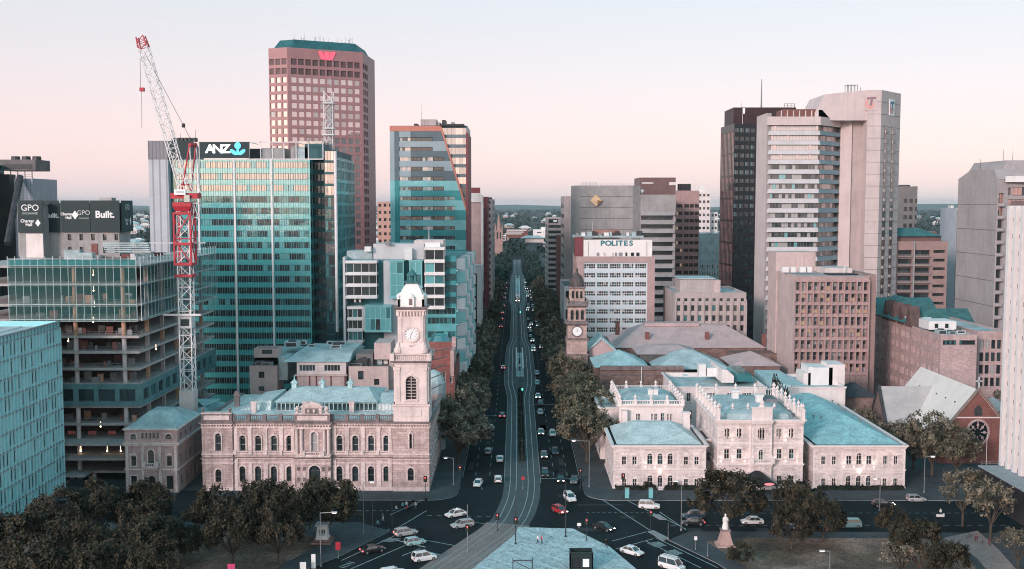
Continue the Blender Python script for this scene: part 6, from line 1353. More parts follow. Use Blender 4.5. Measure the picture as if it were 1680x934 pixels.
Yr = 335.; X = lambda p: xx(p, Yr, 400); zf = lambda p: zz(p, Yr)
r = thing('grey_tower', 'big grey concrete tower with chamfered top and one column of windows at right edge', 'building', (X(1630), Yr + 20, 0))
gz_ = mat('speckled_concrete', (.42, .38, .385), .9, .08, .15, streak=.18, fine=.16)
zt1, zt2, zt3 = zf(310), zf(294), zf(278)
xw_ = X(1633); yb_ = Yr + 29.5; mb = MB(); pf = [(Yr, 0), (yb_, 0), (yb_, zz(294, yb_)), (yb_ - 10, zz(279, yb_ - 10)), (Yr + 2.5, zt3), (Yr, zt2)]
mb.loft([[(x, a, b) for a, b in pf] for x in (xw_, X(1634) + .3)]); mb.box(xw_ + .3, X(1700), Yr + 27, yb_ - .1, 0, zz(296, yb_)); mb.build('wall', gz_, r)
mb = MB()
for k in range(1, 9): mb.box(xw_ - .04, xw_, Yr, yb_, zt2 - 8.*k - .1, zt2 - 8.*k + .1)
mb.build('panel_joint', concrete_d, r)['kind'] = 'stuff'
A, B = (X(1634), Yr), (X(1700), Yr + 2); oo = []
for k in range(20):
 z = zf(325 + 20.5*k); oo.append((.3, X(1645.5) - A[0], z - 1.6, z + 1.5, 0))
oo += [(X(1653) - A[0], X(1658) - A[0], zf(320), zf(308), 0), (X(1659) - A[0], X(1695) - A[0], zf(321), zf(307), 0), (X(1653) - A[0], X(1695) - A[0], zf(337), zf(327), 0)]
mb = MB(); facade(mb, A, B, 0, zt2, oo, .9); mb.build('window_wall', gz_, r)
g_sunset = glassm('sunset_mirror_glass', (.30, .12, .09), .55, .1, (1, .75, .68))
windows(r, A, B, 0, oo[:2], .9, [(g_sunset, 2), (g_dark, 1)], darkmetal, 2, 2, .12); windows(r, A, B, 0, oo[2:20], .9, [(g_dark, 1)], darkmetal, 2, 1, .1); windows(r, A, B, 0, oo[20:], .9, [(g_sunset, 3), (g_dark, .6)], darkmetal, 5, 1, .1)
mb = MB()
for o in oo[:20]: mb.loft([[(A[0] + o[0] - .2, Yr - .05, o[2] - 1.3), (A[0] + o[1] + .3, Yr - .05, o[2] - 1.3), (A[0] + o[1] + .3, Yr - .05, o[2]), (A[0] + o[0] - .2, Yr - .05, o[2])], [(A[0] + o[0], Yr - .6, o[2] - .9), (A[0] + o[1], Yr - .6, o[2] - .9), (A[0] + o[1], Yr - .5, o[2] - .2), (A[0] + o[0], Yr - .5, o[2] - .2)]])
mb.build('sill_hood', gz_, r)['kind'] = 'stuff'
mb = MB(); pbox(mb, 1651, 1700, 289, 299, Yr - .8, Yr - .05); mb.build('white_fascia', white, r)
mb = MB(); a, b = X(1648), X(1720); mb.loft([[(a, Yr + 4, zt3 - 1), (b, Yr + 4, zt3 - 1), (b, Yr + 30, zt3 - 1), (a, Yr + 30, zt3 - 1)], [(a + 2.5, Yr + 6, zf(262)), (b, Yr + 6, zf(262)), (b, Yr + 30, zf(262)), (a + 2.5, Yr + 30, zf(262))]]); mb.build('upper_block', gz_, r)
mb = MB(); mb.loft([[(X(1634) + .3, Yr, zt2 - .02), (X(1700), Yr, zt2 - .02), (X(1700), yb_ - 10, zt2 - .02), (X(1634) + .3, yb_ - 10, zt2 - .02)], [(X(1634) + .3, Yr + 2.5, zt3), (X(1700), Yr + 2.5, zt3), (X(1700), yb_ - 10, zt3), (X(1634) + .3, yb_ - 10, zt3)]]); mb.build('parapet', gz_, r)
for p in (1660, 1676, 1622): mast(r, X(p), Yr + 8, zf(262) if p > 1640 else zt3, 3.5, .1)
# ---- white finned building on its dark podium, cut by the right edge
r = thing('finned_tower', 'tall building of bright white vertical fins cut by the right edge above a dark podium', 'building', (xx(1690, 225), 215, 0))
xf = xx(1648.5, 234, 560); Yn = 234.; zt = zz(338, Yn); zp = 7.2
mb = MB(); mb.prism([(xf + .5, 150), (xf + .5, Yn), (xf + 30, Yn), (xf + 30, 150)][::-1], zp, zt - .3); mb.build('glazed_core', glassm('finned_core_glass', (.06, .035, .035), .2, .1, (1, .85, .82)), r)
fl = MB()
for k in range(17): z = zp + 3.6*k; fl.box(xf + .3, xf + .55, 150, Yn, z, z + .9)
fl.build('floor_band', mat('mauve_band', (.25, .17, .17), .6, .1, .3), r)['kind'] = 'stuff'
for k in range(24):
 y = Yn - .1 - 3.05*k; mb = MB(); mb.box(xf - .5, xf + .5, y - 1.1, y, zp, zt); mb.build('white_fin', white, r)
mb = MB(); mb.box(xf + .5, xf + 30, Yn + .02, Yn + .8, zp, zt - .6)
mb.build('end_wall', white, r)
xp_ = xx(1604, Yn, 770); mb = MB(); mb.prism([(xp_, 140), (xp_, Yn - 1), (xf + 30, Yn - 1), (xf + 30, 140)][::-1], 0, zp - .2); mb.build('podium', mat('dark_podium', (.05, .045, .05), .8, .2, .4, fine=.2), r)
mb = MB(); mb.box(xp_ - .3, xf + 1, 140, Yn - .7, zp - .2, zp + .02); mb.build('terrace', paving if False else mat('pale_terrace', (.36, .40, .42), .8, .1, .4), r)
mb = MB(); railing(mb, (xp_ + .3, Yn - 1.2), (xp_ + 4, Yn - 1.2), zp, 1.1, 1.3, .04); mb.build('guard_rail', greymetal, r)
for k in range(5): mb = MB(); y = Yn - 5 - 5.5*k; mb.box(xp_ - .45, xp_ - .3, y - .3, y + .3, zp - .6, zp - .3); mb.build('wall_lamp', darkmetal, r)
# ================================================================ cream treasury group on the right corner
YG2 = 240.0
X = lambda p: xx(p, YG2, 765); zf = lambda p: zz(p, YG2)
lampwall = lampm('wall_washer', (1., .82, .70), 3.)
def cornice(mb, A, B, z, e=.3, h=.5):
 mb.obox(A, B, 0, .25, z - h*1.5, z - h*.7, 0, .1); mb.obox(A, B, -.2, .65, z - h*.7, z, 0, e)
def quoins(mb, x, y, z1, s):
 for k in range(int(z1/.8)): w = .55 if k % 2 else .35; mb.box(min(x, x + s*w), max(x, x + s*w), y - .08, y + .1, .1 + k*.8, .1 + k*.8 + .72)
def wing(name, label, pa, pb, Yback, ups, los, mids, door, pz_eave=730, chim=()):
 X0, X1 = X(pa), X(pb); ze = zf(pz_eave); zs = zf(769.5)
 r = thing(name, label, 'building', ((X0 + X1)/2, YG2 + 10, 0)); A, B = (X0, YG2), (X1, YG2)
 c0, c1 = X(mids[0]), X(mids[1])
 ou = pxops(YG2, A, 0, ups); ol = pxops(YG2, A, 0, los)
 side = [(3 + 4.2*k, 4.3 + 4.2*k, z, z + 1.9, 0) for k in range(int((Yback - YG2 - 5)/4.2)) for z in (1.3, 5.9)]
 P = rect(X0, X1, YG2, Yback); shellp(r, P, ze, creamb, greyroof, {0: ou + ol, 1: side, 3: side}, .4, roof=False)
 windows(r, A, B, 0, ou + ol, .4, G_HOTEL, cream, 2, 2, .09); windows(r, P[1], P[2], 0, side, .4, G_HOTEL, cream, 2, 2, .09); windows(r, P[3], P[0], 0, side, .4, G_HOTEL, cream, 2, 2, .09)
 t = MB(); surrounds(t, A, B, 0, [o for o in ou if not o[4]], .2, .13); surrounds(t, A, B, 0, [o for o in ou + ol if o[4]], .2, .13, sill=False); surrounds(t, A, B, 0, [o for o in ol if not o[4]], .18, .12, hood=False)
 for a, b in ((A, B), (B, P[2]), (P[3], A)): cornice(t, a, b, ze); t.obox(a, b, 0, .2, zs - .3, zs, 0, .15); t.obox(a, b, 0, .1, zs - .8, zs - .55, 0, .1); t.obox(a, b, -.1, .2, 0, .55, 0, .15)
 t.box(c0, c1, YG2 - .14, YG2 + .02, zf(736.5), zf(734));
 for k in range(int((c1 - c0)/.5)): t.box(c0 + .5*k + .1, c0 + .5*k + .3, YG2 - .3, YG2, zf(737.5), zf(735.5))
 for x, s in ((X0, 1), (X1, -1), (c0, -1), (c1, 1)): quoins(t, x, YG2, ze - .9, s)
 t.box(c0, c1, YG2 - .12, YG2 + .02, zs, zs + .3); t.build('dressed_stonework', cream, r)
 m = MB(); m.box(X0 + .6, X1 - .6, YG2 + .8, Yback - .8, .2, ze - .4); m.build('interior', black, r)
 return r, X0, X1, ze, zs
def washers(r, pts, Y):
 for p, y in pts:
  q = at(p, y, Y - .35); m = MB(); m.box(q.x - .12, q.x + .12, q.y - .12, q.y + .12, q.z - .12, q.z + .06); o = m.build('wall_washer', lampwall, r)
  l = bpy.data.lights.new('wall_washer_light', 'SPOT'); l.energy = 60; l.color = (1., .80, .68); l.spot_size = R(95); l.spot_blend = .8; l.shadow_soft_size = .15
  lo = bpy.data.objects.new('wall_washer_light', l); C.objects.link(lo); lo.location = (q.x, q.y - .25, q.z + .1); lo.rotation_euler = (R(180 - 12), 0, 0)
U3 = [(1074, 9, 744, 762, 1), (1083 + 8.2, 9, 744, 762, 1)]
ups = [(1024, 7.6, 749, 763), (1041.3, 7.6, 749, 763), (1066.5, 9, 744, 762, 1), (1083.2, 9, 744, 762, 1), (1099.7, 9, 744, 762, 1), (1125.7, 7.6, 749.5, 763.5), (1143.2, 7.6, 749.5, 763.5)]
los = [(1024.2, 7.4, 786, 799), (1041.5, 7.4, 786, 799), (1066.5, 9, 780, 798, 1), (1083, 8.6, 780, 803, 1), (1099.7, 9, 780, 798, 1), (1125.7, 7.4, 786, 799.5), (1143, 7.4, 786, 799.5)]
r, X0, X1, ze, zs = wing('treasury_wing', 'cream two storey wing with hipped pale teal roof at the boulevard corner', 1006.4, 1158, 262, ups, los, (1056, 1111), 1)
rf = MB(); rf.loft([[(X0 + .8, YG2 + .6, ze), (X1 - .8, YG2 + .6, ze), (X1 - .8, 261, ze), (X0 + .8, 261, ze)], [(X0 + 5.5, YG2 + 11, ze + 3.0), (X1 - 6.5, YG2 + 11, ze + 3.), (X1 - 6.5, YG2 + 13, ze + 3.), (X0 + 5.5, YG2 + 13, ze + 3.)]]); rf.build('roof', palemetal, r)
c = MB(); c.tier(X1 - 2.2, YG2 + 15, [(.8, .8, ze - .5), (.8, .8, ze + 4.2), (1., 1., ze + 4.3), (1., 1., ze + 4.7)]); c.build('chimney', cream, r)
washers(r, ((1059, 766), (1075, 766), (1091.5, 766)), YG2)
mb = MB(); mb.box(X(1079), X(1087), YG2 - 1.6, YG2, .13, .35); mb.build('doorstep', cream, r)
mb = MB(); p = at(1083.6, 774, YG2 - .4); mb.lathe(p.x, p.y, [(.1, p.z - .4), (.3, p.z - .2), (.3, p.z + .3), (.05, p.z + .6)], 7); mb.build('porch_lamp', lampm('pink_lamp', (1., .6, .5), 3.5), r)
ups = [(1351, 7.4, 749, 763), (1368.5, 7.4, 749, 763), (1393, 9.2, 748, 762.5), (1409.5, 9.2, 743.5, 762, 1), (1426, 9.2, 748, 762.5), (1452.5, 7.4, 748.5, 762.5), (1470, 7.4, 748.5, 762.5)]
los = [(1351, 7.4, 785, 798), (1368, 7.4, 785, 798), (1392, 9, 780.5, 797.5, 1), (1408.6, 9, 780.5, 797.5, 1), (1425, 9, 780.5, 797.5, 1), (1451.5, 7.4, 785, 798), (1469, 7.4, 785, 798)]
r, X0, X1, ze, zs = wing('treasury_wing', 'cream two storey wing with a long teal roof full of small vents on the right', 1333.7, 1485, 292, ups, los, (1383, 1438), 1)
rf = MB(); rf.loft([[(X0 + .8, YG2 + .6, ze), (X1 - .8, YG2 + .6, ze), (X1 - .8, 291, ze), (X0 + .8, 291, ze)], [(X0 + 9.5, YG2 + 17, ze + 4.), (X1 - 9.5, YG2 + 17, ze + 4.), (X1 - 9.5, 285, ze + 4.), (X0 + 9.5, 285, ze + 4.)]]); ro = rf.build('roof', mat('speckled_teal_roof', (.36, .66, .70), .6, .16, .4, streak=.2, fine=.3), r)
q = random.Random(5)
for k in range(13):
 s = q.choice((0, 1)); y = YG2 + 14 + 3*k; t = q.uniform(.15, .75); x = lerp(X1 - .8, X1 - 9.5, t) if s else lerp(X0 + .8, X0 + 9.5, t); z = ze + 4*t; m = MB(); m.tube((x, y, z - .1), (x, y, z + .7), .16, n=5); m.tube((x - .35, y, z + .7), (x + .35, y, z + .75), .13, n=5); m.build('roof_vent', greymetal, ro)
washers(r, ((1385, 766), (1401.5, 766), (1418, 766), (1434.5, 766)), YG2)
mb = MB(); p = at(1411, 773, YG2 - .4); mb.lathe(p.x, p.y, [(.1, p.z - .5), (.3, p.z - .2), (.3, p.z + .3), (.05, p.z + .6)], 7); mb.build('porch_lamp', lampm('white_lamp', (1., .85, .75), 4.), r)
# ---- three storey centre block
X0, X1 = X(1176), X(1317); XL, XR = X(1231), X(1264); zc = zf(688); zp = zf(672)
r = thing('treasury_block', 'cream three storey centre block with a balustraded parapet and dark entrance awning', 'building', ((X0 + X1)/2, YG2 + 12, 0))
w = MB(); t = MB(); Yb2 = 268.
NW = lambda xs, yt, yb, w_: [(x, w_, yt, yb) for x in xs]
def face(xa, xb, y, lists, fm=cream):
 A, B = (xa, y), (xb, y); allo = []
 for rects_, hood, nx in lists:
  o = pxops(YG2, A, 0, rects_); allo += o; windows(r, A, B, 0, o, .4, G_HOTEL, fm, nx, 2, .09)
  surrounds(t, A, B, 0, o, .18, .13, hood=hood)
 facade(w, A, B, 0, zc, allo, .4)
face(X0, XL, YG2, [(NW((1190.5, 1195.5), 703.5, 717.5, 3.4) + NW((1210.5, 1215.5), 703.5, 717.5, 3.4), False, 1), (NW((1192.5, 1212.8), 737, 753.5, 8.6), True, 2), (NW((1192.5, 1212.8), 781, 795, 8.6), True, 2)])
face(XL, XR, YG2 - .9, [(NW((1243.2, 1247.7, 1252.2), 703.5, 718.5, 3.2), True, 1), ([(1247, 8, 736, 755, 1)], True, 2), ([(1247, 12, 782, 803, 1)], False, 2)])
face(XR, X1, YG2, [(NW((1275.5, 1280.5), 703.5, 717.5, 3.4) + NW((1296, 1301), 703.5, 717.5, 3.4), False, 1), (NW((1278.5, 1298.7), 737, 753.5, 8.6), True, 2), (NW((1278.5, 1298.7), 781, 795, 8.6), True, 2)])
sd = [(3 + 4.4*k, 4.3 + 4.4*k, z, z + 2.1, 0) for k in range(5) for z in (1.2, 5.9, 10.8)]
facade(w, (X0, Yb2), (X0, YG2), 0, zc, sd, .4); facade(w, (X1, YG2), (X1, Yb2), 0, zc, sd, .4); facade(w, (X1, Yb2), (X0, Yb2), 0, zc)
windows(r, (X0, Yb2), (X0, YG2), 0, sd, .4, G_HOTEL, cream, 2, 2, .09); windows(r, (X1, YG2), (X1, Yb2), 0, sd, .4, G_HOTEL, cream, 2, 2, .09)
for x in (XL, XR): w.q([(x, YG2 - .9, 0), (x, YG2, 0), (x, YG2, zc), (x, YG2 - .9, zc)])
w.q([(X0, YG2 + .5, zc - .6), (X1, YG2 + .5, zc - .6), (X1, Yb2, zc - .6), (X0, Yb2, zc - .6)])
w.build('wall', creamb, r); core(r, rect(X0, X1, YG2, Yb2), .2, zc - .7, black, 1.2)
for A, B in (((X0, YG2), (XL, YG2)), ((XL, YG2 - .9), (XR, YG2 - .9)), ((XR, YG2), (X1, YG2)), ((X1, YG2), (X1, Yb2)), ((X0, Yb2), (X0, YG2))):
 cornice(t, A, B, zc, .25, .6); t.obox(A, B, 0, .3, zf(763), zf(760), 0, .2); t.obox(A, B, 0, .12, zf(728), zf(726), 0, .1); t.obox(A, B, -.1, .2, 0, .6, 0, .15)
 if flen(A, B) > 8 and A[1] == B[1]: t.obox(A, B, -.5, -.1, zc, zp - .15); t.obox(A, B, -.55, .0, zp - .15, zp + .15)
 elif A[1] != B[1]: balustrade(t, A, B, zc, zp - zc, .6, pier=4.2, urn=True)
for x, s in ((X0, 1), (X1, -1), (XL, -1), (XL, 1), (XR, -1), (XR, 1)): quoins(t, x, YG2 - (.9 if (x, s) in ((XL, 1), (XR, -1)) else 0), zc - 1, s)
t.box(XL, XR, YG2 - 1.1, YG2 - .4, zc, zp + .5); t.box(XL - .2, XR + .2, YG2 - 1.2, YG2 - .35, zp + .5, zp + .75)
for x in (X0 + .5, X0 + 3.5, XL - .7, XR + .7, X1 - 3.5, X1 - .5): t.lathe(x, YG2 + .3, [(.3, zp + .1), (.14, zp + .3), (.36, zp + .7), (.3, zp + 1.), (.05, zp + 1.5)], 8)
xm = (XL + XR)/2; t.lathe(xm, YG2 - .7, [(.9, zp + .75), (.5, zp + 1.3), (.6, zp + 1.7), (.1, zp + 2.5)], 8)
balustrade(t, (X1, Yb2), (X0, Yb2), zc, zp - zc, .6, pier=5, urn=True); t.build('dressed_stonework', cream, r)
rf = MB(); rf.loft([[(X0 + 3.2 + 6*(cos(2*pi*k/24)*1.15 + .55), 0, 0) for k in range(3)]] * 1, 0, False) if False else None
m = MB(); cx2, cy2 = (X0 + X1)/2, (YG2 + Yb2)/2 + .5
m.loft([[(cx2 + a*(8.6 if abs(cos(2*pi*k/28)) > .0 else 1)*max(-1, min(1, 1.35*cos(2*pi*k/28))), cy2 + a*12*max(-1, min(1, 1.35*sin(2*pi*k/28))), z) for k in range(28)] for a, z in ((1, zc - .6), (.95, zc + .6), (.75, zc + 1.5), (.4, zc + 1.9))]); m.build('roof', tealflat, r)
for dx, dy, h in ((-2.5, 2, 3.4), (2.2, -3, 3.2)): m = MB(); m.tier(cx2 + dx, cy2 + dy, [(.75, .75, zc), (.75, .75, zc + h), (1., 1., zc + h + .1), (1., 1., zc + h + .5)]); m.build('chimney', white, r)
m = MB(); m.box(cx2 + 3.2, cx2 + 7, cy2 - 2, cy2 + 4, zc + .5, zc + 2.3); m.build('plant_screen', greyroof, r)
washers(r, ((1202, 757), (1183, 757), (1222, 757), (1289, 757), (1270, 757), (1308, 757), (1202, 722), (1289, 722)), YG2)
m = MB(); m.box(xm - 2.4, xm + 2.4, YG2 - 2., YG2 - .9, zf(759), zf(757)); balustrade(m, (xm - 2.3, YG2 - 1.95), (xm + 2.3, YG2 - 1.95), zf(757), .9, .4); m.build('balcony', cream, r)
m = MB(); n_ = 8; xa_ = X(1250); pts = [(1.95*cos(pi*k/n_), 1.9*sin(pi*k/n_)) for k in range(n_ + 1)]; z0 = zf(789)
m.loft([[(xa_ - 1.4 + a*1.1, YG2 - .9, z0 + .6 + b*1.1) for a, b in pts], [(xa_ + .6 + a, YG2 - 4.4, z0 + b*.55) for a, b in pts]], 0, True, False); aw = m.build('awning', black, r)
m = MB(); p = Vector((xa_ + .7, YG2 - 4.45, z0 + .42)); m.lathe(0, 0, [(.01, 0)], 3, 0, False); m = MB(); m.loft([[(p.x + 1.15*cos(2*pi*k/16), y, p.z + .32*sin(2*pi*k/16)) for k in range(16)] for y in (p.y - .04, p.y)]); m.build('awning_sign', lampm('pink_sign', (.9, .30, .34), .7), aw)
m = MB()
for dx in (-1.2, 2.5): m.tube((xa_ + dx, YG2 - 4.3, 0.13), (xa_ + dx, YG2 - 4.3, z0 + .1), .05, n=5)
m.build('awning_post', whitemetal, r)
# link pieces, second row and rear range of the group
def simple(name, label, pa, pb, Y, pt, depth, wm, rects=(), rm=tealflat, gl=G_HOTEL, bal=False, roofz=None, par=.6, urn=True, nx=2):
 A, B = (xx(pa, Y, 680), Y), (xx(pb, Y, 680), Y); z1 = zz(pt, Y); r = thing(name, label, 'building', ((A[0] + B[0])/2, Y + depth/2, 0)); P = rect(A[0], B[0], Y, Y + depth)
 o = pxops(Y, A, 0, rects); shellp(r, P, z1, wm, rm, {0: o}, .4, par); windows(r, A, B, 0, o, .4, gl, cream, nx, 2, .08); core(r, P, .2, z1 - 1.4, black, 1.)
 t = MB(); surrounds(t, A, B, 0, [x for x in o if x[3] - x[2] > 1], .15, .1, hood=False)
 for a, b in ((P[0], P[1]), (P[3], P[0])): cornice(t, a, b, z1, .2, .4)
 if bal:
  for i in range(4): balustrade(t, P[i], P[(i+1) % 4], z1, 1.1, .6, pier=4., urn=urn)
 t.build('dressed_stonework', cream, r); return r, P, z1
r, P, z1 = simple('treasury_link', 'narrow recessed cream link between the corner wing and the centre block', 1157, 1176.5, 248, 720, 12, creamb, [(1160.5, 2.8, 742, 756, 1), (1164.2, 2.8, 742, 756, 1), (1168, 2.8, 742, 756, 1)], slate, nx=1)
r, P, z1 = simple('treasury_link', 'narrow recessed cream link between the centre block and right wing', 1316, 1334, 248, 722, 14, creamb, [(1318.5, 2.8, 742, 756), (1322.5, 2.8, 742, 756), (1326.5, 2.8, 742, 756), (1320, 3, 779, 793), (1325, 3, 779, 793)], slate, nx=1)
r, P, z1 = simple('treasury_range', 'cream two storey range with urns on its balustrade behind the corner wing', 1016, 1120.5, 264, 664, 22, cream, [(1045, 3.2, 679, 690), (1049, 3.2, 679, 690), (1070, 3.2, 679, 690), (1076, 5, 679, 690), (1087, 6, 678, 691), (1096, 3, 679, 690), (1101, 3, 679, 690)], tealflat, bal=True)
m = MB(); cx2 = (P[0][0] + P[1][0])/2; m.loft([[(cx2 + a*7*max(-1, min(1, 1.3*cos(2*pi*k/24))), 275 + a*9*max(-1, min(1, 1.3*sin(2*pi*k/24))), z) for k in range(24)] for a, z in ((1, z1 - .6), (.95, z1 + .5), (.6, z1 + 1.6))]); m.build('dome_roof', tealflat, r)
m = MB(); m.tier(P[0][0] + 1.2, 263.2, [(.7, .7, 9), (.7, .7, zz(674, 263)), (.9, .9, zz(673, 263))]); m.build('chimney', cream, r)
for dx in (8.5, 9.8): m = MB(); m.tier(P[0][0] + dx, 270, [(.6, .6, z1 - .6), (.6, .6, z1 + 2.8), (.8, .8, z1 + 3)]); m.build('chimney', white, r)
r, P, z1 = simple('rear_range', 'long cream rear range under a flat teal roof behind the treasury court', 1108, 1256, 286, 634, 24, cream, [(1130, 7, 645, 659), (1132, 6.5, 674, 689), (1146, 6, 674, 689), (1168, 16, 645, 652), (1200, 16, 645, 652), (1226, 16, 645, 652)], tealflat, par=1.2)
for a, b, t_ in ((1147, 1158, 598), (1160, 1176, 604), (1122, 1130, 617)): m = MB(); pbox(m, a, b, t_, 618, 300, 303); m.build('roof_lantern', white, r)
m = MB(); m.loft([[(xx(1186, 292), y, zz(628, 292)), (xx(1206, 292), y, zz(628, 292)), (xx(1206, 292), y, zz(617, 292)), (xx(1196, 292), y, zz(608, 292)), (xx(1186, 292), y, zz(606, 292))] for y in (309, 292)]); m.build('barrel_roof', cream, r)
m = MB(); m.loft([[(xx(1208, 294), y, zz(626, 294)), (xx(1240, 294), y, zz(626, 294)), (xx(1234, 294), y, zz(613, 294)), (xx(1214, 294), y, zz(613, 294))] for y in (309, 294)]); m.build('roof_light', g_teal, r)
r, P, z1 = simple('rear_wing', 'plain cream rear wing with white roof boxes below the brown precast office', 1298, 1386, 291, 634, 22, cream, [(1323, 5, 649, 658)], tealflat, par=.8)
for a, b, t_, bt, m_ in ((1326, 1334, 602, 632, white), (1334, 1366, 603, 634, white), (1360, 1386, 598, 632, cream), (1318, 1330, 612, 632, cream)): m = MB(); pbox(m, a, b, t_, bt, 298, 306); m.build('roof_box', m_, r)
m = MB(); a = at(1258, 640, 296); b = at(1318, 634, 296); m.loft([[(a.x, 292, 8), (b.x, 292, 8), (b.x, 312, 8), (a.x, 312, 8)], [(a.x, 292, zz(628, 292)), (b.x, 292, zz(634, 292)), (b.x - 3, 312, zz(607, 312)), (a.x, 312, zz(607, 312))]]); m.build('lean_to_roof', tealroof, r)
r, P, z1 = simple('low_annex', 'low white annex with pale roof tucked beside the boulevard trees behind the corner wing', 985, 1016, 268, 668, 16, cream, [], tealflat)
# ================================================================ town hall with clock tower
Yh = 350.; X = lambda p: xx(p, Yh, 560); zf = lambda p: zz(p, Yh)
r = thing('town_hall', 'old stone hall with pink hipped roofs and a slender clock tower with dark dome', 'building', (X(1090), Yh + 20, 0))
A, B = (X(972), 318.), (X(1122), 318.); z1 = zz(605, 318); oo = pxops(318, A, 0, [(x, 5, 628, 638) for x in (991, 1008, 1050, 1066, 1084)]); shellp(r, rect(A[0], xx(1122, 318, 620), 318, 345), z1, brownstone, greyroof, {0: oo}, .4, roof=False); windows(r, A, (xx(1122, 318, 620), 318), 0, oo, .4, G_DARK, cream, 2, 2, .08)
m = MB(); m.obox(A, (xx(1122, 318, 620), 318), -.3, .5, z1 - .4, z1 + .9); m.obox(A, (xx(1122, 318, 620), 318), 0, .25, z1 - 1.8, z1 - 1.4)
m.build('parapet', dressed_dark, r)
m = MB(); a, b = at(975, 603, 319), at(1066, 603, 319); m.hip(a.x, b.x, 319, 340, z1 + .2, z1 + 4.2, 8.3, 10); m.build('hip_roof', tealroof, r)
m = MB(); a, b = at(1074, 603, 320), at(1200, 603, 320); m.hip(a.x, b.x, 320, 342, z1 - .5, z1 + 4., 10, 10.5); m.build('hip_roof', tealflat, r)
m = MB(); a, b = at(1050, 585, 335), at(1144, 585, 335); m.box(a.x, b.x, 335, 352, 0, zz(581, 335)); m.build('upper_hall', mat('dark_render', (.15, .15, .145), .9, .2, .3), r); m = MB(); m.hip(a.x - 1, b.x + 1, 334, 352, zz(581, 335), zz(567, 340), 6, 7); m.build('hall_roof', pinktile, r)
Y5 = 366.; a, b = at(1008, 571, Y5), at(1258, 571, Y5); zr = zz(571, Y5); m = MB(); m.box(a.x + .5, b.x - .5, Y5 + .5, Y5 + 34, 0, zr); m.build('wall', brownstone, r); m = MB(); m.hip(a.x, b.x, Y5, Y5 + 34, zr, zz(532, Y5 + 17), 11.5, 15.5); m.box(xx(1057, Y5 + 16), xx(1146, Y5 + 16), Y5 + 14, Y5 + 20, zz(534, Y5 + 17), zz(529, Y5 + 17)); m.build('main_roof', pinktile, r)
for p, y in ((1062, 557), (1160, 557), (1013, 540), (1253, 560)): c_ = at(p, y, Y5 + 6); m = MB(); m.box(c_.x - .7, c_.x + .7, Y5 + 5.4, Y5 + 6.6, c_.z - 2, c_.z + 2.6); m.build('chimney', redbrick, r)
m = MB(); a, b = at(966, 580, 352), at(1008, 580, 352); xm_ = (a.x + b.x)/2; m.loft([[(a.x, y, 0), (b.x, y, 0), (b.x, y, zz(575, 352)), (xm_, y, zz(557, 352)), (a.x, y, zz(575, 352))] for y in (366, 352)]); m.build('gable', pinktile, r)
m = MB()
for s in ((a.x - .4, b.x)[0:1]): m.loft([[(a.x - .5, y, zz(575, 352) - .3), (xm_, y, zz(557, 352) + .1), (xm_, y, zz(557, 352) + .6), (a.x - .5, y, zz(575, 352) + .3)] for y in (366, 351.5)])
m.loft([[(b.x + .5, y, zz(575, 352) - .3), (xm_, y, zz(557, 352) + .1), (xm_, y, zz(557, 352) + .6), (b.x + .5, y, zz(575, 352) + .3)] for y in (366, 351.5)]); m.build('gable_coping', tealroof, r)
a, b = at(1200, 603, 330), at(1284, 603, 330); m = MB(); m.box(a.x + .6, b.x - .6, 330.6, 349, 0, zz(601, 330)); m.build('side_hall', brownstone, r); m = MB(); m.hip(a.x, b.x, 330, 350, zz(601, 330), zz(578, 337), 7.8, 9.8); m.build('side_roof', pinktile, r)
m = MB(); a, b = at(1258, 580, 352), at(1300, 600, 352); m.box(a.x - 12, b.x, 352, 360, 0, zz(580, 352)); m.build('rear_wall', brownstone, r)
c_ = at(1053, 610, 317); m = MB(); m.tube((c_.x, 317.3, 0), (c_.x, 317.3, zz(602, 317)), .14, n=5); m.build('white_pole', white, r)
# tower of the town hall
tx2, ty2 = xx(947, Yh - 1, 530), Yh - 1 + 3.3; hw = 3.15; T = lambda p: zz(p, Yh - 1)
m = MB(); dk = MB(); m.tier(tx2, ty2, [(hw + .5, hw + .5, 0), (hw + .4, hw + .4, T(584))]); dk.tier(tx2, ty2, [(hw + .7, hw + .7, T(584)), (hw + .7, hw + .7, T(581))])
m.tier(tx2, ty2, [(hw + .2, hw + .2, T(581)), (hw + .2, hw + .2, T(558))]); dk.tier(tx2, ty2, [(hw + .6, hw + .6, T(558)), (hw + .6, hw + .6, T(555))])
m.tier(tx2, ty2, [(hw, hw, T(555)), (hw, hw, T(534))]); dk.tier(tx2, ty2, [(hw + .3, hw + .3, T(534)), (hw + .8, hw + .8, T(531)), (hw + .8, hw + .8, T(529)), (hw - .1, hw - .1, T(527))])
hb = hw - .35
bo2 = [(hb*(.22 + .6*k), hb*(.22 + .6*k) + hb*.38, T(525) - T(528), T(509) - T(528), 1) for k in range(3)]
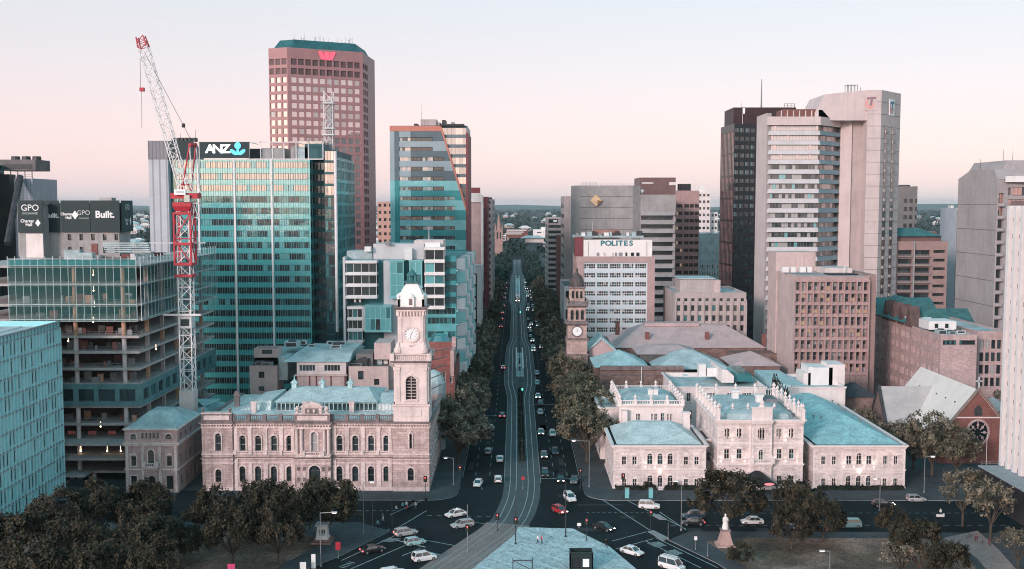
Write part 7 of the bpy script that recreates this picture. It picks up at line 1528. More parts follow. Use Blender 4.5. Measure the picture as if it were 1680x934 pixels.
for k in range(4):
 a = (tx2 + corn[k][0]*hb, ty2 + corn[k][1]*hb); b = (tx2 + corn[(k+1) % 4][0]*hb, ty2 + corn[(k+1) % 4][1]*hb); facade(m, a, b, T(528), T(505), bo2, .4); surrounds(m, a, b, T(528), bo2, .12, .12)
 windows(r, a, b, T(528), bo2, .4, [(g_dark, 1)], dressed_dark, 1, 2, .06, name='belfry_window')
 h4 = hw - .75; a = (tx2 + corn[k][0]*h4, ty2 + corn[k][1]*h4); b = (tx2 + corn[(k+1) % 4][0]*h4, ty2 + corn[(k+1) % 4][1]*h4)
 o3 = [(h4*.25, h4*.6, .8, T(478) - T(494), 1), (h4*.82, h4*1.18, .8, T(478) - T(494), 1), (h4*1.4, h4*1.75, .8, T(478) - T(494), 1)]; facade(m, a, b, T(494), T(474), o3, .3); windows(r, a, b, T(494), o3, .3, [(g_dark, 1)], dressed_dark, 1, 1, .06, name='belfry_window'); surrounds(m, a, b, T(494), o3, .12, .1)
dk.tier(tx2, ty2, [(hb + .1, hb + .1, T(505)), (hw + .55, hw + .55, T(502)), (hw + .5, hw + .5, T(500)), (hw - .3, hw - .3, T(497)), (h4 + .2, h4 + .2, T(494))])
for c4_ in corn: dk.lathe(tx2 + c4_[0]*hw, ty2 + c4_[1]*hw, [(.5, T(501)), (.3, T(497)), (.45, T(495)), (.05, T(490))], 7)
dk.tier(tx2, ty2, [(h4 + .1, h4 + .1, T(474)), (h4 + .5, h4 + .5, T(473)), (h4 + .4, h4 + .4, T(471))])
dm = MB(); dm.lathe(tx2, ty2, [(2.45, T(472)), (2.4, T(467)), (2.15, T(460)), (1.6, T(454)), (.9, T(451)), (.5, T(449)), (.35, T(445)), (.5, T(444)), (.1, T(441)), (.05, T(432))], 16)
tw = m.build('clock_tower', mat('town_hall_stone', (.56, .42, .38), .85, .16, .5, streak=.2, brick=(1.2, .5, .85)), r); dk.build('cornice', dressed_dark, tw); dm.build('dome', mat('dark_lead_dome', (.12, .10, .10), .6, .15, .6, ribs=1.), tw)
for k, (u_, n_) in enumerate(((Vector((1, 0, 0)), Vector((0, -1, 0))), (Vector((0, -1, 0)), Vector((-1, 0, 0))))):
 ci = Vector((tx2, ty2, T(544))) + n_*(hw + .12); m = MB(); m.q([ci + u_*(1.5*cos(2*pi*j/24)) + Vector((0, 0, 1.5*sin(2*pi*j/24))) for j in range(24)])
 for j in range(24):
  an = (2*pi*j/24, 2*pi*(j+1)/24); m.q([ci - n_*.05 + u_*(q_*cos(x)) + Vector((0, 0, q_*sin(x))) for x, q_ in ((an[0], 1.5), (an[0], 1.95), (an[1], 1.95), (an[1], 1.5))], 1)
 m.build('clock_face', [signwhite, dressed_dark], tw)
 for x, l_ in ((R(50), .8), (R(95), 1.2)): m = MB(); tt = u_*cos(x) + Vector((0, 0, sin(x))); pp = u_*(-sin(x)) + Vector((0, 0, cos(x))); m.q([ci + n_*.04 + pp*.06, ci + n_*.04 - pp*.06, ci + n_*.04 + tt*l_ - pp*.03, ci + n_*.04 + tt*l_ + pp*.03]); m.build('clock_hand', darkmetal, tw)
# ================================================================ church, stone school range
Yv = 264.; rz_ = 18.4; xr_ = xx(1606, Yv, 642); hwc = 9.6; ze = 6.2; Yv2 = 302.
r = thing('church', 'red brick church with a steep white roof and a cross on its gable', 'church', (xr_, Yv + 18, 0))
m = MB(); gb = [(xr_ - hwc, 0), (xr_ + hwc, 0), (xr_ + hwc, ze), (xr_, rz_ - .2), (xr_ - hwc, ze)]
m.loft([[(a, y, b) for a, b in gb] for y in (Yv2, Yv)]); m.build('wall', redbrick, r)
m = MB()
for s in (-1, 1): m.loft([[(xr_, y, rz_), (xr_ + s*(hwc + .5), y, ze - .4), (xr_ + s*(hwc + .5), y, ze - .1), (xr_, y, rz_ + .3)] for y in (Yv2 + .3, Yv + .4)])
ro = m.build('roof', mat('cream_sheet_roof', (.80, .74, .70), .6, .05, .3, streak=.06), r)
for k in range(5): m = MB(); y = Yv + 6 + 6*k; t_ = .35; m.box(xr_ - hwc*t_ - .15, xr_ - hwc*t_ + .15, y - .15, y + .15, lerp(rz_, ze, t_), lerp(rz_, ze, t_) + .6); m.build('roof_vent', slate, ro)
m = MB()
for s in (-1, 1): m.loft([[(xr_, y, rz_ + .2), (xr_ + s*(hwc + .7), y, ze - .5), (xr_ + s*(hwc + .7), y, ze + .3), (xr_, y, rz_ + 1.)] for y in (Yv + .45, Yv - .35)])
m.build('gable_coping', mat('coping_stone', (.30, .23, .21), .85, .15, .4), r)
m = MB(); m.box(xr_ - .15, xr_ + .15, Yv - .1, Yv + .2, rz_ + .8, rz_ + 3.6); m.box(xr_ - .8, xr_ + .8, Yv - .1, Yv + .2, rz_ + 2.4, rz_ + 2.7); m.build('cross', whitegrey, r)
zr_ = 8.; m = MB()
for j in range(18):
 an = (2*pi*j/18, 2*pi*(j+1)/18); m.loft([[(xr_ + q_*cos(x), y, zr_ + q_*1.15*sin(x)) for x, q_ in ((an[0], 2.5), (an[0], 3.), (an[1], 3.), (an[1], 2.5))] for y in (Yv, Yv - .2)])
for j in range(8): x = 2*pi*j/8; m.tube((xr_ + .8*cos(x), Yv - .1, zr_ + .9*sin(x)), (xr_ + 2.5*cos(x), Yv - .1, zr_ + 2.9*sin(x)), .13, n=4); m.lathe(xr_ + 1.7*cos(x), Yv - .12, [(.3, zr_ + 1.9*sin(x) - .3), (.3, zr_ + 1.9*sin(x) + .3)], 6)
m.build('rose_tracery', pinkbrick, r)
m = MB(); m.q([(xr_ + 2.5*cos(2*pi*j/20), Yv - .04, zr_ + 2.9*sin(2*pi*j/20)) for j in range(20)]); m.build('rose_window', g_dark, r)
m = MB(); m.loft([[(xr_ - 1., y, rz_ - 6.2), (xr_ + 1., y, rz_ - 6.2), (xr_ + 1., y, rz_ - 4.6), (xr_, y, rz_ - 3.4), (xr_ - 1., y, rz_ - 4.6)] for y in (Yv, Yv - .06)]); m.build('gable_louvre', slate, r)
m = MB(); m.obox((xr_ - hwc, Yv), (xr_ + hwc, Yv), 0, .15, rz_ - 6.8, rz_ - 6.5, 0, -4.2); m.build('string_course', cream, r)
Yt_ = 282.; xg = xx(1452, Yt_, 660); zrt = zz(637, Yt_ + 5); m = MB(); hp = [(Yt_, 0), (Yt_ + 10.5, 0), (Yt_ + 10.5, 6.5), (Yt_ + 5.2, zrt), (Yt_, 6.5)]
m.loft([[(x, a, b) for a, b in hp] for x in (xg, xr_ - 4)]); m.build('transept', brownstone, r)
m = MB()
for a, b in (((Yt_ - .5, 6.2), (Yt_ + 5.2, zrt + .3)), ((Yt_ + 11, 6.2), (Yt_ + 5.2, zrt + .3))): m.loft([[(x, a[0], a[1]), (x, b[0], b[1]), (x, b[0], b[1] + .25), (x, a[0], a[1] + .25)] for x in (xg + .5, xr_ - 2)])
m.build('transept_roof', mat('grey_sheet_roof', (.46, .45, .45), .7, .1, .3), r)
m = MB()
for a, b in (((Yt_ - .8, 6.), (Yt_ + 5.2, zrt)), ((Yt_ + 11.3, 6.), (Yt_ + 5.2, zrt))): m.loft([[(x, a[0], a[1]), (x, b[0], b[1]), (x, b[0], b[1] + .9), (x, a[0], a[1] + .9)] for x in (xg - .3, xg + .5)])
m.build('gable_coping', slate, r)
r = thing('pavilion', 'small round pavilion with grey conical roof at the right edge behind the church', 'building', (xx(1632, 285), 285, 0)); m = MB(); c_ = at(1628, 665, 285); m.lathe(c_.x, 285, [(4.4, 0), (4.4, zz(669, 285))], 10); m.build('wall', redbrick, r); m = MB(); m.lathe(c_.x, 285, [(5.2, zz(669, 285)), (.2, zz(651, 285))], 10); m.build('roof', mat('grey_cone_roof', (.40, .40, .41), .8, .1, .3), r)
# gothic brick office with teal slate roofs
Yz = 306.; xw = xx(1543, Yz, 560); z1 = zz(549, Yz)
r = thing('gothic_office', 'pink brick office range with gabled dormers and green slate roofs above the church', 'building', (xw + 6, Yz + 25, 0))
A, B = (xw, 362.), (xw, Yz); Wd = 362 - Yz; P = [(xw, Yz), (xx(1603, Yz, 560), Yz), (xx(1603, Yz, 560), 362), (xw, 362)]; sw_ = []
for j in range(6):
 for g in range(12):
  for k in range(2 + (g % 2)): u = 2.2 + 4.5*g + 1.15*k; sw_.append((u, u + .8, z1 - 4.2 - 3.9*j, z1 - 2.2 - 3.9*j, 0))
fr_ = pxops(Yz, P[0], 0, [(1558, 22, 558.5, 566), (1587, 26, 558.5, 566)])
shellp(r, P, z1, pinkbrick, tealflat, {0: fr_, 3: sw_}, .3, .5); windows(r, P[0], P[1], 0, fr_, .3, [(g_teal, 2), (g_dark, 2), (g_tealL, 1)], darkmetal, 6, 1, .1); windows(r, P[3], P[0], 0, sw_[::-1], .3, G_OLD + [(g_warm, .3)], cream, 1, 2, .08)
Y6 = Yz + 6; P = [(xx(1603, Y6, 560) + .02, Y6), (xx(1650, Y6, 560), Y6), (xx(1650, Y6, 560), 350), (xx(1603, Y6, 560) + .02, 350)]; o6 = [(.8 + 3.4*k + e, 2. + 3.4*k + e, z, z + 2.6, 0) for k in range(3) for e in (0, 1.7) for z in [zz(572 + 20.5*j, Y6) for j in range(4)]]; shellp(r, P, zz(543, Y6), pinkbrick, tealflat, {0: o6}, .3, .5, name='east_wall'); windows(r, P[0], P[1], 0, o6, .3, G_OLD, darkmetal, 1, 2, .08)
for g in ((1492, 1528, 521, 537, Yz + 26, Yz + 32), (1524, 1569, 527, 541, Yz + 10, Yz + 18)): m = MB(); pbox(m, *g); m.build('roof_pavilion', white, r)
for p in (1534, 1551): m = MB(); pbox(m, p, p + 5, 531, 538, Yz + 9.7, Yz + 9.95); m.build('roof_window', g_dark, r)
units(r, xx(1550, Yz), xx(1598, Yz), Yz + 3, Yz + 9, z1 - .5, 5, 2, 1.3, [white, tealflat, greymetal])
m = MB(); zd = z1 + .5
for k in range(4):
 y = 352 - 7.*k; m.loft([[(xw + x_, y - 3, zd - 1), (xw + x_, y + 3, zd - 1), (xw + x_, y, zd + 5.4)] for x_ in (-.25, 3.)])
m.build('dormer_gable', mat('dark_gable_stone', (.14, .09, .085), .9, .2, .3), r)['kind'] = 'stuff'
m = MB(); x0 = xw - 1
m.loft([[(x0, y, zd), (x0 + 16, y, zd), (x0 + 8, y, zd + 6.2)] for y in (364, 333)]); a = at(1440, 512, 372); b = at(1536, 512, 372); m.loft([[(x, 366, a.z - 2), (x, 378, a.z + 4.6), (x, 390, a.z - 2)] for x in (a.x, b.x)]); a2, b2 = at(1536, 525, 350), at(1600, 525, 350); m.loft([[(x, 346, a2.z - 2), (x, 354, a2.z + 3.4), (x, 362, a2.z - 2)] for x in (a2.x, b2.x)]); m.build('slate_roof', darkteal_roof, r)
m = MB(); m.box(a.x, b.x, 368, 388, 0, a.z - 1.8); m.box(a2.x, b2.x, 348, 360, 0, a2.z - 1.8); m.build('rear_wall', brownstone, r)
r = thing('slate_house', 'low dark slate roofed house half hidden by trees below the precast office', 'building', (xx(1402, 300), 304, 0)); a, b = at(1384, 650, 300), at(1440, 650, 300); m = MB(); m.box(a.x + .4, b.x - .4, 300.4, 314, 0, zz(652, 300)); m.build('wall', brownstone, r); m = MB(); m.hip(a.x, b.x, 300, 314, zz(652, 300), zz(628, 306), 4.4, 6.8); m.build('roof', slate, r)
# ================================================================ cathedral and low buildings up the far end of the boulevard
Yx = 1350.; r = thing('cathedral', 'pink stone cathedral tower with a pointed spire at the far end of the boulevard', 'church', (xx(817, Yx), Yx, 0)); cst = mat('cathedral_stone', (.40, .27, .25), .9, .15, .2)
cx2 = xx(818.5, Yx, 390); m = MB(); m.tier(cx2, Yx, [(4.6, 4.6, 0), (4.4, 4.4, zz(377, Yx))])
for c4_ in corn: m.lathe(cx2 + c4_[0]*4.2, Yx + c4_[1]*4.2, [(1., zz(400, Yx)), (1., zz(375, Yx)), (.1, zz(366, Yx))], 6)
m.box(cx2 - 12, cx2 + 3, Yx + 3, Yx + 30, 0, 14); m.build('tower', cst, r); m = MB(); m.lathe(cx2, Yx, [(3.9, zz(377, Yx)), (.15, zz(350, Yx))], 8, rot=pi/8); m.build('spire', cst, r)
m = MB(); m.loft([[(cx2 - 12.5, y, 14), (cx2 + 3.5, y, 14), (cx2 - 4.5, y, 22)] for y in (Yx + 3, Yx + 30)]); m.build('nave_roof', slate, r)
for k in (-1, 1): m = MB(); m.box(cx2 + k*1.7 - .7, cx2 + k*1.7 + .7, Yx - 4.75, Yx - 4.6, zz(392, Yx), zz(381, Yx)); m.build('lancet_window', black, r)
Yy = 1700.; r = thing('stadium_block', 'long low pink building with three white roof bands beyond the boulevard', 'building', (xx(852, Yy), Yy, 0))
m = MB(); pbox(m, 830, 866, 377, 390, Yy, Yy + 40); m.build('wall', redbrick, r)
for k, (pa, pb) in enumerate(((832, 864), (831, 860), (828, 856))): m = MB(); pbox(m, pa, pb, 377.2 + 3.1*k, 378.6 + 3.1*k, Yy - 4, Yy - .1); m.build('roof_band', white, r)
r = thing('white_block', 'white flat roofed block with small dark windows beside the distant office bands', 'building', (xx(888, 1500), 1500, 0)); m = MB(); pbox(m, 875, 899, 377, 390, 1500, 1530); pbox(m, 888, 899, 373, 377, 1505, 1530); m.build('wall', white, r); m = MB(); pbox(m, 881, 888, 381, 382.5, 1499.6, 1499.95); m.build('window', g_dark, r)
r = thing('long_shed', 'pale teal roofed shed with pinkish walls among trees at the boulevard end', 'building', (xx(880, 1400), 1400, 0)); m = MB(); pbox(m, 862, 892, 391, 398, 1400, 1420); m.build('wall', concrete_p, r); a, b = at(855, 391, 1398), at(894, 391, 1398); m = MB(); m.hip(a.x, b.x, 1396, 1424, zz(391, 1398), zz(387, 1400), 8, 12); m.build('roof', tealflat, r)
# ================================================================ trees
def leafmat(name, a, b, ov=.35):
 m = bpy.data.materials.new(name); m.use_nodes = True; nt = m.node_tree; L = nt.links.new; bs = nt.nodes['Principled BSDF']
 bs.inputs['Roughness'].default_value = .75; bs.inputs['Specular IOR Level'].default_value = .2
 tc = nt.nodes.new('ShaderNodeTexCoord'); n = nd(nt, 'ShaderNodeTexNoise', Scale=.55, Detail=3.); L(tc.outputs['Object'], n.inputs['Vector'])
 oi = nt.nodes.new('ShaderNodeObjectInfo'); mr = nd(nt, 'ShaderNodeMapRange'); L(n.outputs['Fac'], mr.inputs[0]); mr.inputs[1].default_value = .38; mr.inputs[2].default_value = .66
 mx = nd(nt, 'ShaderNodeMix', data_type='RGBA'); L(mr.outputs[0], mx.inputs[0]); mx.inputs[6].default_value = (*a, 1); mx.inputs[7].default_value = (*b, 1)
 m2 = nd(nt, 'ShaderNodeMix', data_type='RGBA', blend_type='MULTIPLY'); L(oi.outputs['Random'], m2.inputs[0]); L(mx.outputs[2], m2.inputs[6]); m2.inputs[7].default_value = (1 - ov, 1 - ov*.8, 1 - ov, 1)
 L(m2.outputs[2], bs.inputs['Base Color']); return m
leaf_street = leafmat('plane_leaf', (.055, .06, .05), (.36, .30, .225))
leaf_dark = leafmat('dark_leaf', (.024, .025, .02), (.115, .09, .06))
leaf_far = leafmat('far_leaf', (.022, .05, .05), (.06, .09, .085))
bark = mat('bark', (.09, .075, .06), .9, .2, 1.)
def rdir(q):
 while 1:
  v = Vector((q.uniform(-1, 1), q.uniform(-1, 1), q.uniform(-1, 1)))
  if .05 < v.length < 1: return v.normalized()
def tree_meshes(seed, Rr, Hh, base, nl, nc, nlf, ls, crad, lm, sparse=0.):
 q = random.Random(seed); tk, cr = MB(), MB(); zc = (base + Hh)/2; hz = (Hh - base)/2
 tk.tube((0, 0, -.2), (0, 0, base*.8), Hh*.028, Hh*.02, 7)
 for i in range(nl):
  d = rdir(q); d.z = abs(d.z)*1.1 - .42 if i else .9; d.normalize(); f = q.uniform(.5, .74)
  c = Vector((d.x*Rr*f, d.y*Rr*f, zc + d.z*hz*f)); lr = Rr*q.uniform(.30, .44)
  tk.tube((0, 0, base*.72), c, Hh*.013, Hh*.004, 5, cap=False)
  for j in range(nc):
   e = rdir(q); e = (e + d*.55).normalized(); p = c + Vector((e.x*lr, e.y*lr, e.z*lr*.85))*q.uniform(.6, 1.08)
   if q.random() < sparse: continue
   for k in range(nlf):
    o = p + rdir(q)*(crad*q.random()**.5); n = (rdir(q) + e*.9 + Vector((0, 0, .5))).normalized(); a = n.orthogonal().normalized(); a = (a*cos(k*2.4) + n.cross(a)*sin(k*2.4)); b = n.cross(a); s = ls*q.uniform(.6, 1.3)
    cr.q([o - a*s, o - b*s*.6, o + a*s, o + b*s*.6])
 me = []
 for nm, mb, m_ in (('trunk', tk, bark), ('crown', cr, lm)):
  x = bpy.data.meshes.new(nm); x.from_pydata([tuple(v) for v in mb.v], [], mb.f); x.materials.append(m_); x.update(); me.append(x)
 return me
TV = {'street': [tree_meshes(s, 7., 13.5, 3.2, 15, 17, 24, .30, .85, leaf_street) for s in (1, 2, 3)], 'dark': [tree_meshes(s, 6.5, 10., 2.4, 15, 17, 26, .27, .8, leaf_dark) for s in (4, 5, 6)],
  'mid': [tree_meshes(s, 7., 13.5, 2.5, 11, 9, 12, .62, 1.2, leaf_street) for s in (7, 8)], 'far': [tree_meshes(s, 7., 13., 1.5, 9, 7, 9, 1.0, 1.6, leaf_far) for s in (9, 10)],
  'thin': [tree_meshes(s, 5., 10.5, 3.5, 12, 12, 16, .28, .8, leaf_street, .2) for s in (11, 12)], 'bush': [tree_meshes(s, 3.2, 4.2, .5, 9, 10, 18, .24, .6, leaf_dark) for s in (13,)]}
REFD = {'street': (7., 13.5), 'dark': (6.5, 10.), 'mid': (7., 13.5), 'far': (7., 13.), 'thin': (5., 10.5), 'bush': (3.2, 4.2)}
def tree(kind, x, y, Rr, Hh, label, group=None, i=None, z=.1):
 v = TV[kind]; tk, cr = v[rnd.randrange(len(v)) if i is None else i % len(v)]; R0, H0 = REFD[kind]
 t = thing('tree', label, 'tree', (x, y, z), group, rnd.uniform(0, 6.28)); t.scale = (Rr/R0, Rr/R0, Hh/H0); link('trunk', tk, t); link('crown', cr, t); return t
ORD = ['first', 'second', 'third', 'fourth', 'fifth', 'sixth', 'seventh', 'eighth', 'ninth', 'tenth', 'eleventh', 'twelfth', 'thirteenth', 'fourteenth']
west = [(-14.3, 264, 8.0, 13.6), (-15.5, 280, 8.2, 15.4), (-14.8, 297, 7.8, 15), (-15, 312, 7.8, 15.5), (-14.8, 325, 6.8, 13), (-15, 349, 7.6, 14.5), (-14.8, 363, 7.4, 14), (-15, 378, 7.6, 15), (-14.8, 394, 7.4, 15.5), (-15, 410, 7.6, 15)]
east = [(18, 265, 7.6, 14.5), (19.4, 277, 8.6, 17.5), (18, 291, 8, 17), (18.5, 306, 8, 16.5), (18, 321, 7.4, 15), (18.5, 350, 7.8, 16), (18, 366, 7.6, 15.5), (17.6, 382, 7.8, 16), (18, 398, 7.6, 15.5), (17.6, 414, 7.6, 15.5)]
for side, row in (('left', west), ('right', east)):
 for k, (x, y, Rr, Hh) in enumerate(row): tree('street', x, y, Rr, Hh, f'{ORD[k]} leafy street tree from the near corner in the {side} row of the boulevard', f'street trees in the {side} row')
for side, sx in (('left', -15.), ('right', 17.8)):
 y = 430
 while y < 1150:
  if not any(abs(y - c) < 13 for c in (520, 700, 880)):
   gro = 1 + (y - 430)/700
   tree('mid' if y < 760 else 'far', sx + rnd.uniform(-1, 1) - (1.5 if y > 700 else 0)*(1 if sx > 0 else -1), y, rnd.uniform(6.4, 8) , rnd.uniform(12.5, 16), f'distant street tree far up the {side} row of the boulevard', f'distant trees in the {side} row')
  y += 15.5
def ptree(kind, px, ptop, Y, Rr, label, group=None, i=None):
 if Y < 50: d = ray(px, ptop); Y = d.y * (Y - H) / d.z       # given a height instead of a distance
 p = at(px, ptop, Y); tree(kind, p.x, Y, Rr, max(3, p.z), label, group, i)
for a in (('dark', 20, 850, 11.5, 6.5, 'dark tree against the foot of the teal fins at left edge'), ('dark', 92, 812, 11.5, 6.2, 'dark tree in the left grove beside the corner of the teal office'), ('dark', 162, 795, 11.5, 5.5, 'dark tree at the back of left grove before the construction site'), ('dark', 232, 792, 11.5, 6.2, 'dark round tree in front of the small stone building'),
   ('dark', 130, 846, 11.5, 6.4, 'broad dark tree in the middle of the left grove'), ('dark', 222, 850, 11.5, 6.6, 'big dark tree at right side of the left grove below the stone building'), ('dark', 50, 884, 11.5, 6, 'dark tree near the bottom left corner'), ('dark', 150, 892, 11.5, 6, 'dark tree at the bottom edge in the left grove'), ('dark', 256, 892, 11.5, 5.2, 'lowest right tree of the left grove beside the brown lawn'), ('dark', 300, 850, 8.5, 4.6, 'small dark tree between the left grove and the post office trees'),
   ('dark', 380, 826, 11.5, 5.6, 'round dark tree on the left lawn, nearest of the post office trees'), ('dark', 352, 800, 11.5, 5., 'dark tree at left end of the row before the post office'), ('dark', 420, 791, 11.5, 6.2, 'tall dark tree before the left arches of the post office'), ('dark', 476, 800, 11.5, 5.6, 'dark tree between the two post office crowns above the monument'), ('dark', 534, 788, 11.5, 7.2, 'wide dark tree in front of the post office door'), ('dark', 455, 826, 11.5, 5., 'low dark tree on the left lawn behind the monument'),
   ('dark', 1196, 778, 11.5, 7.6, 'wide rounded tree in front of the centre block and awning'), ('dark', 1316, 788, 11.5, 6., 'rounded tree between the centre block and right wing'), ('dark', 1352, 824, 8, 5., 'lower tree beside the teal van on the right lawn'), ('dark', 1300, 838, 7.5, 4.4, 'small tree on the right lawn left of the teal van'), ('dark', 1466, 834, 6.5, 3.9, 'small round tree beside the road on right lawn'), ('dark', 1512, 862, 9.5, 5.8, 'bushy tree at the bottom right beside the lawn'),
   ('thin', 1582, 772, 11.5, 5.2, 'tall thin tree with pale leaves before the dark podium'), ('thin', 1628, 790, 11.5, 5., 'thin leafy tree over parked bicycles at the right edge'), ('dark', 1560, 896, 8.5, 4.2, 'bushy tree in the bottom right corner beside path'), ('thin', 1672, 868, 8, 3.6, 'small tree cut by the right edge below the podium'), ('thin', 1480, 888, 7, 4.2, 'low tree at the bottom edge of the right lawn'),
   ('street', 1532, 676, 252, 7., 'tall dark tree beside the right wing in front of the church'), ('street', 1500, 702, 258, 5.5, 'dark tree filling the gap right of the treasury right wing'), ('street', 1572, 700, 250, 6., 'dark leafy tree below the church gable'), ('street', 1462, 690, 275, 5., 'dark tree hiding the foot of the church transept'), ('street', 1412, 668, 285, 4.8, 'dark tree behind the long teal roof left of the church'),
   ('street', 1640, 640, 300, 3.6, 'small tree beside the pavilion behind the church'), ('bush', 1279, 627, 279, 3., 'small roof garden tree between the centre block and rear wing')):
 ptree(*a)
t = tree('bush', at(1215, 930, 189).x, 189, 2.6, 3.4, 'small reddish bush at the bottom edge of the right lawn')
for px_, Y in ((1060, 238.6), (1107, 238.6)): p = at(px_, 799, Y); tree('bush', p.x, Y, .8, 2., 'small clipped shrub beside the arched door of the corner wing', 'shrubs beside the arched door')
def hedge(label, x0, x1, y0, y1, h, z=.12):
 q = random.Random(int(x0*7 + y0)); mb = MB(); mb.box(x0, x1, y0, y1, z, z + h*.85)
 for k in range(int((x1 - x0 + .6)*(y1 - y0 + .6)*14)):
  o = Vector((q.uniform(x0 - .1, x1 + .1), q.uniform(y0 - .1, y1 + .1), z + q.uniform(.2, 1.1)*h)); n = rdir(q); a = n.orthogonal()*.22; b = n.cross(a); mb.q([o - a, o - b, o + a, o + b])
 tag(mb.build('hedge', hedgem), label, 'hedge')
X = lambda p: xx(p, 239, 803)
hedge('low dark hedge along the foot of the corner wing left of its door', X(1010), X(1076), 238.6, 239.6, .8); hedge('low dark hedge along the foot of the corner wing right of its door', X(1091), X(1156), 238.6, 239.6, .8); hedge('low dark hedge along the foot of the right wing', X(1342), X(1482), 238.6, 239.7, .8)
q = random.Random(2); k = 0; y = 266
while y < 372:
 mb = MB(); h = q.uniform(.7, 1.2); l_ = q.uniform(4.2, 6.4); x0, x1 = CT - .75, CT + .75; mb.box(x0, x1, y, y + l_, .0, h*.8)
 for j in range(110):
  o = Vector((q.uniform(x0, x1), q.uniform(y, y + l_), q.uniform(.3, 1.1)*h)); n = rdir(q); a = n.orthogonal()*.2; b = n.cross(a); mb.q([o - a, o - b, o + a, o + b])
 o = tag(mb.build('hedge', hedgem), f'{ORD[k]} dark clipped hedge from the junction between the tram tracks', 'hedge', 'hedges between the tram tracks'); y += l_ + 3.2; k += 1
# far plain of trees and houses
q = random.Random(9); mb = MB()
def blob(x, y, r_, h, n, s):
 for k in range(n):
  e = rdir(q); o = Vector((x + e.x*r_, y + e.y*r_, h*.5 + e.z*h*.5)); nn = (e + rdir(q)*.6 + Vector((0, 0, .5))).normalized(); a = nn.orthogonal().normalized()*s*q.uniform(.6, 1.3); b = nn.cross(a); mb.q([o - a, o - b*.8, o + a, o + b*.8])
for k in range(6500):
 y = 640*(14.)**q.random(); w = y*.56; x = q.uniform(-w, w)
 if y < 1500 and abs(x - 1.3) < 28 and y < 1120: continue
 if y < 1100 and abs(x) < 60: continue
 if abs(x - 6) < 22 and 1100 < y < 1330: continue
 if 40 < x < 300 and 640 < y < 760: continue
 f = .7 + y/4500; blob(x, y, q.uniform(3.5, 7.)*f, q.uniform(7, 13)*(1 + y/9000), 17, 2.1*f)
tag(mb.build('woodland', leaf_far), None, None, None, 'stuff')
hm = [bpy.data.meshes.new('house') for _ in range(3)]
for me, m_, rm_ in zip(hm, (white, concrete_p, pinkcon), (tealflat, white, tealroof)):
 b = MB(); b.box(-7, 7, -5, 5, 0, 5, 0); b.loft([[(-7.6, -5.6, 5), (7.6, -5.6, 5), (7.6, 5.6, 5), (-7.6, 5.6, 5)], [(-3, -.3, 8), (3, -.3, 8), (3, .3, 8), (-3, .3, 8)]], 1)
 for wx in (-4.5, -1.5, 1.5, 4.5): b.box(wx - .7, wx + .7, -5.05, -5, 1.2, 3, 2)
 me.from_pydata([tuple(v) for v in b.v], [], b.f); me.materials.append(m_); me.materials.append(rm_); me.materials.append(g_dark); me.polygons.foreach_set('material_index', b.m); me.update()
wins = [(-.016, .05), (.175, .19), (.37, .42), (-.36, -.345), (-.14, -.125)]
for k in range(110):
 a, b = wins[k % 5]; y = 1500*(4.5)**q.random(); t_ = q.uniform(a, b); s = q.uniform(.9, 1.4)
 o = link('distant_house', hm[q.randrange(3)], None, (t_*y, y, 3), q.uniform(-.5, .5)); o.scale = (s*1.3, s, s*1.25); tag(o, 'tiny pale house among the trees of the far plain', 'house', 'houses on the far plain')
hills = MB()
for k in range(40):
 x = lerp(-16000, 16000, k/39)
 pr = [(x + q.uniform(-200, 200), 14000 + q.uniform(-600, 600), 0)]
hv = [[(lerp(-20000, 20000, k/60), 15000 + j*1500, (0, 34 + 14*sin(k*.7) + 10*sin(k*1.9 + 1) + (22 if k > 36 else 0), 0)[j]) for k in range(61)] for j in range(3)]
hills.loft(hv, 0, False, False); tag(hills.build('hills', mat('hill_green', (.05, .12, .13), .9, .3, .002)), None, None, None, 'structure')
hz = bpy.data.materials.new('haze_air'); hz.use_nodes = True; nt = hz.node_tree; nt.nodes.remove(nt.nodes['Principled BSDF']); pv = nt.nodes.new('ShaderNodeVolumePrincipled'); pv.inputs['Color'].default_value = (.82, .94, .97, 1); pv.inputs['Density'].default_value = .000035; pv.inputs['Anisotropy'].default_value = .2
nt.links.new(pv.outputs[0], nt.nodes['Material Output'].inputs['Volume'])
mb = MB(); mb.box(-26000, 26000, -3500, 24000, -1, 150); tag(mb.build('haze', hz), None, None, None, 'stuff')
# ================================================================ vehicles
tyre = mat('tyre', (.015, .015, .016), .8, 0, 1); rim_m = mat('wheel_rim', (.35, .36, .37), .35, 0, 1, metal=.6)
carglass = glassm('car_glass', (.012, .02, .024), .14)
hl_off = mat('headlight_off', (.5, .52, .53), .2, 0, 1); hl_on = lampm('headlight_on', (1., .88, .80), 9.); tl_off = mat('tail_light_off', (.25, .02, .02), .3, 0, 1); tl_on = lampm('tail_light_on', (1., .12, .12), 5.)
plate_m = mat('number_plate', (.6, .6, .55), .5, 0, 1); trim_m = mat('bumper_trim', (.03, .03, .032), .6, 0, 1)
def paint(n, c): return mat(n, c, .28, 0, 1, spec=.6)
PAINT = {'white': paint('white_car_paint', (.80, .80, .80)), 'silver': paint('silver_car_paint', (.42, .44, .45)), 'black': paint('black_car_paint', (.014, .016, .02)), 'teal': paint('pale_teal_car_paint', (.33, .55, .57)), 'red': paint('red_car_paint', (.42, .03, .035)), 'blue': paint('dark_blue_car_paint', (.02, .05, .08)), 'grey': paint('grey_car_paint', (.12, .13, .14))}
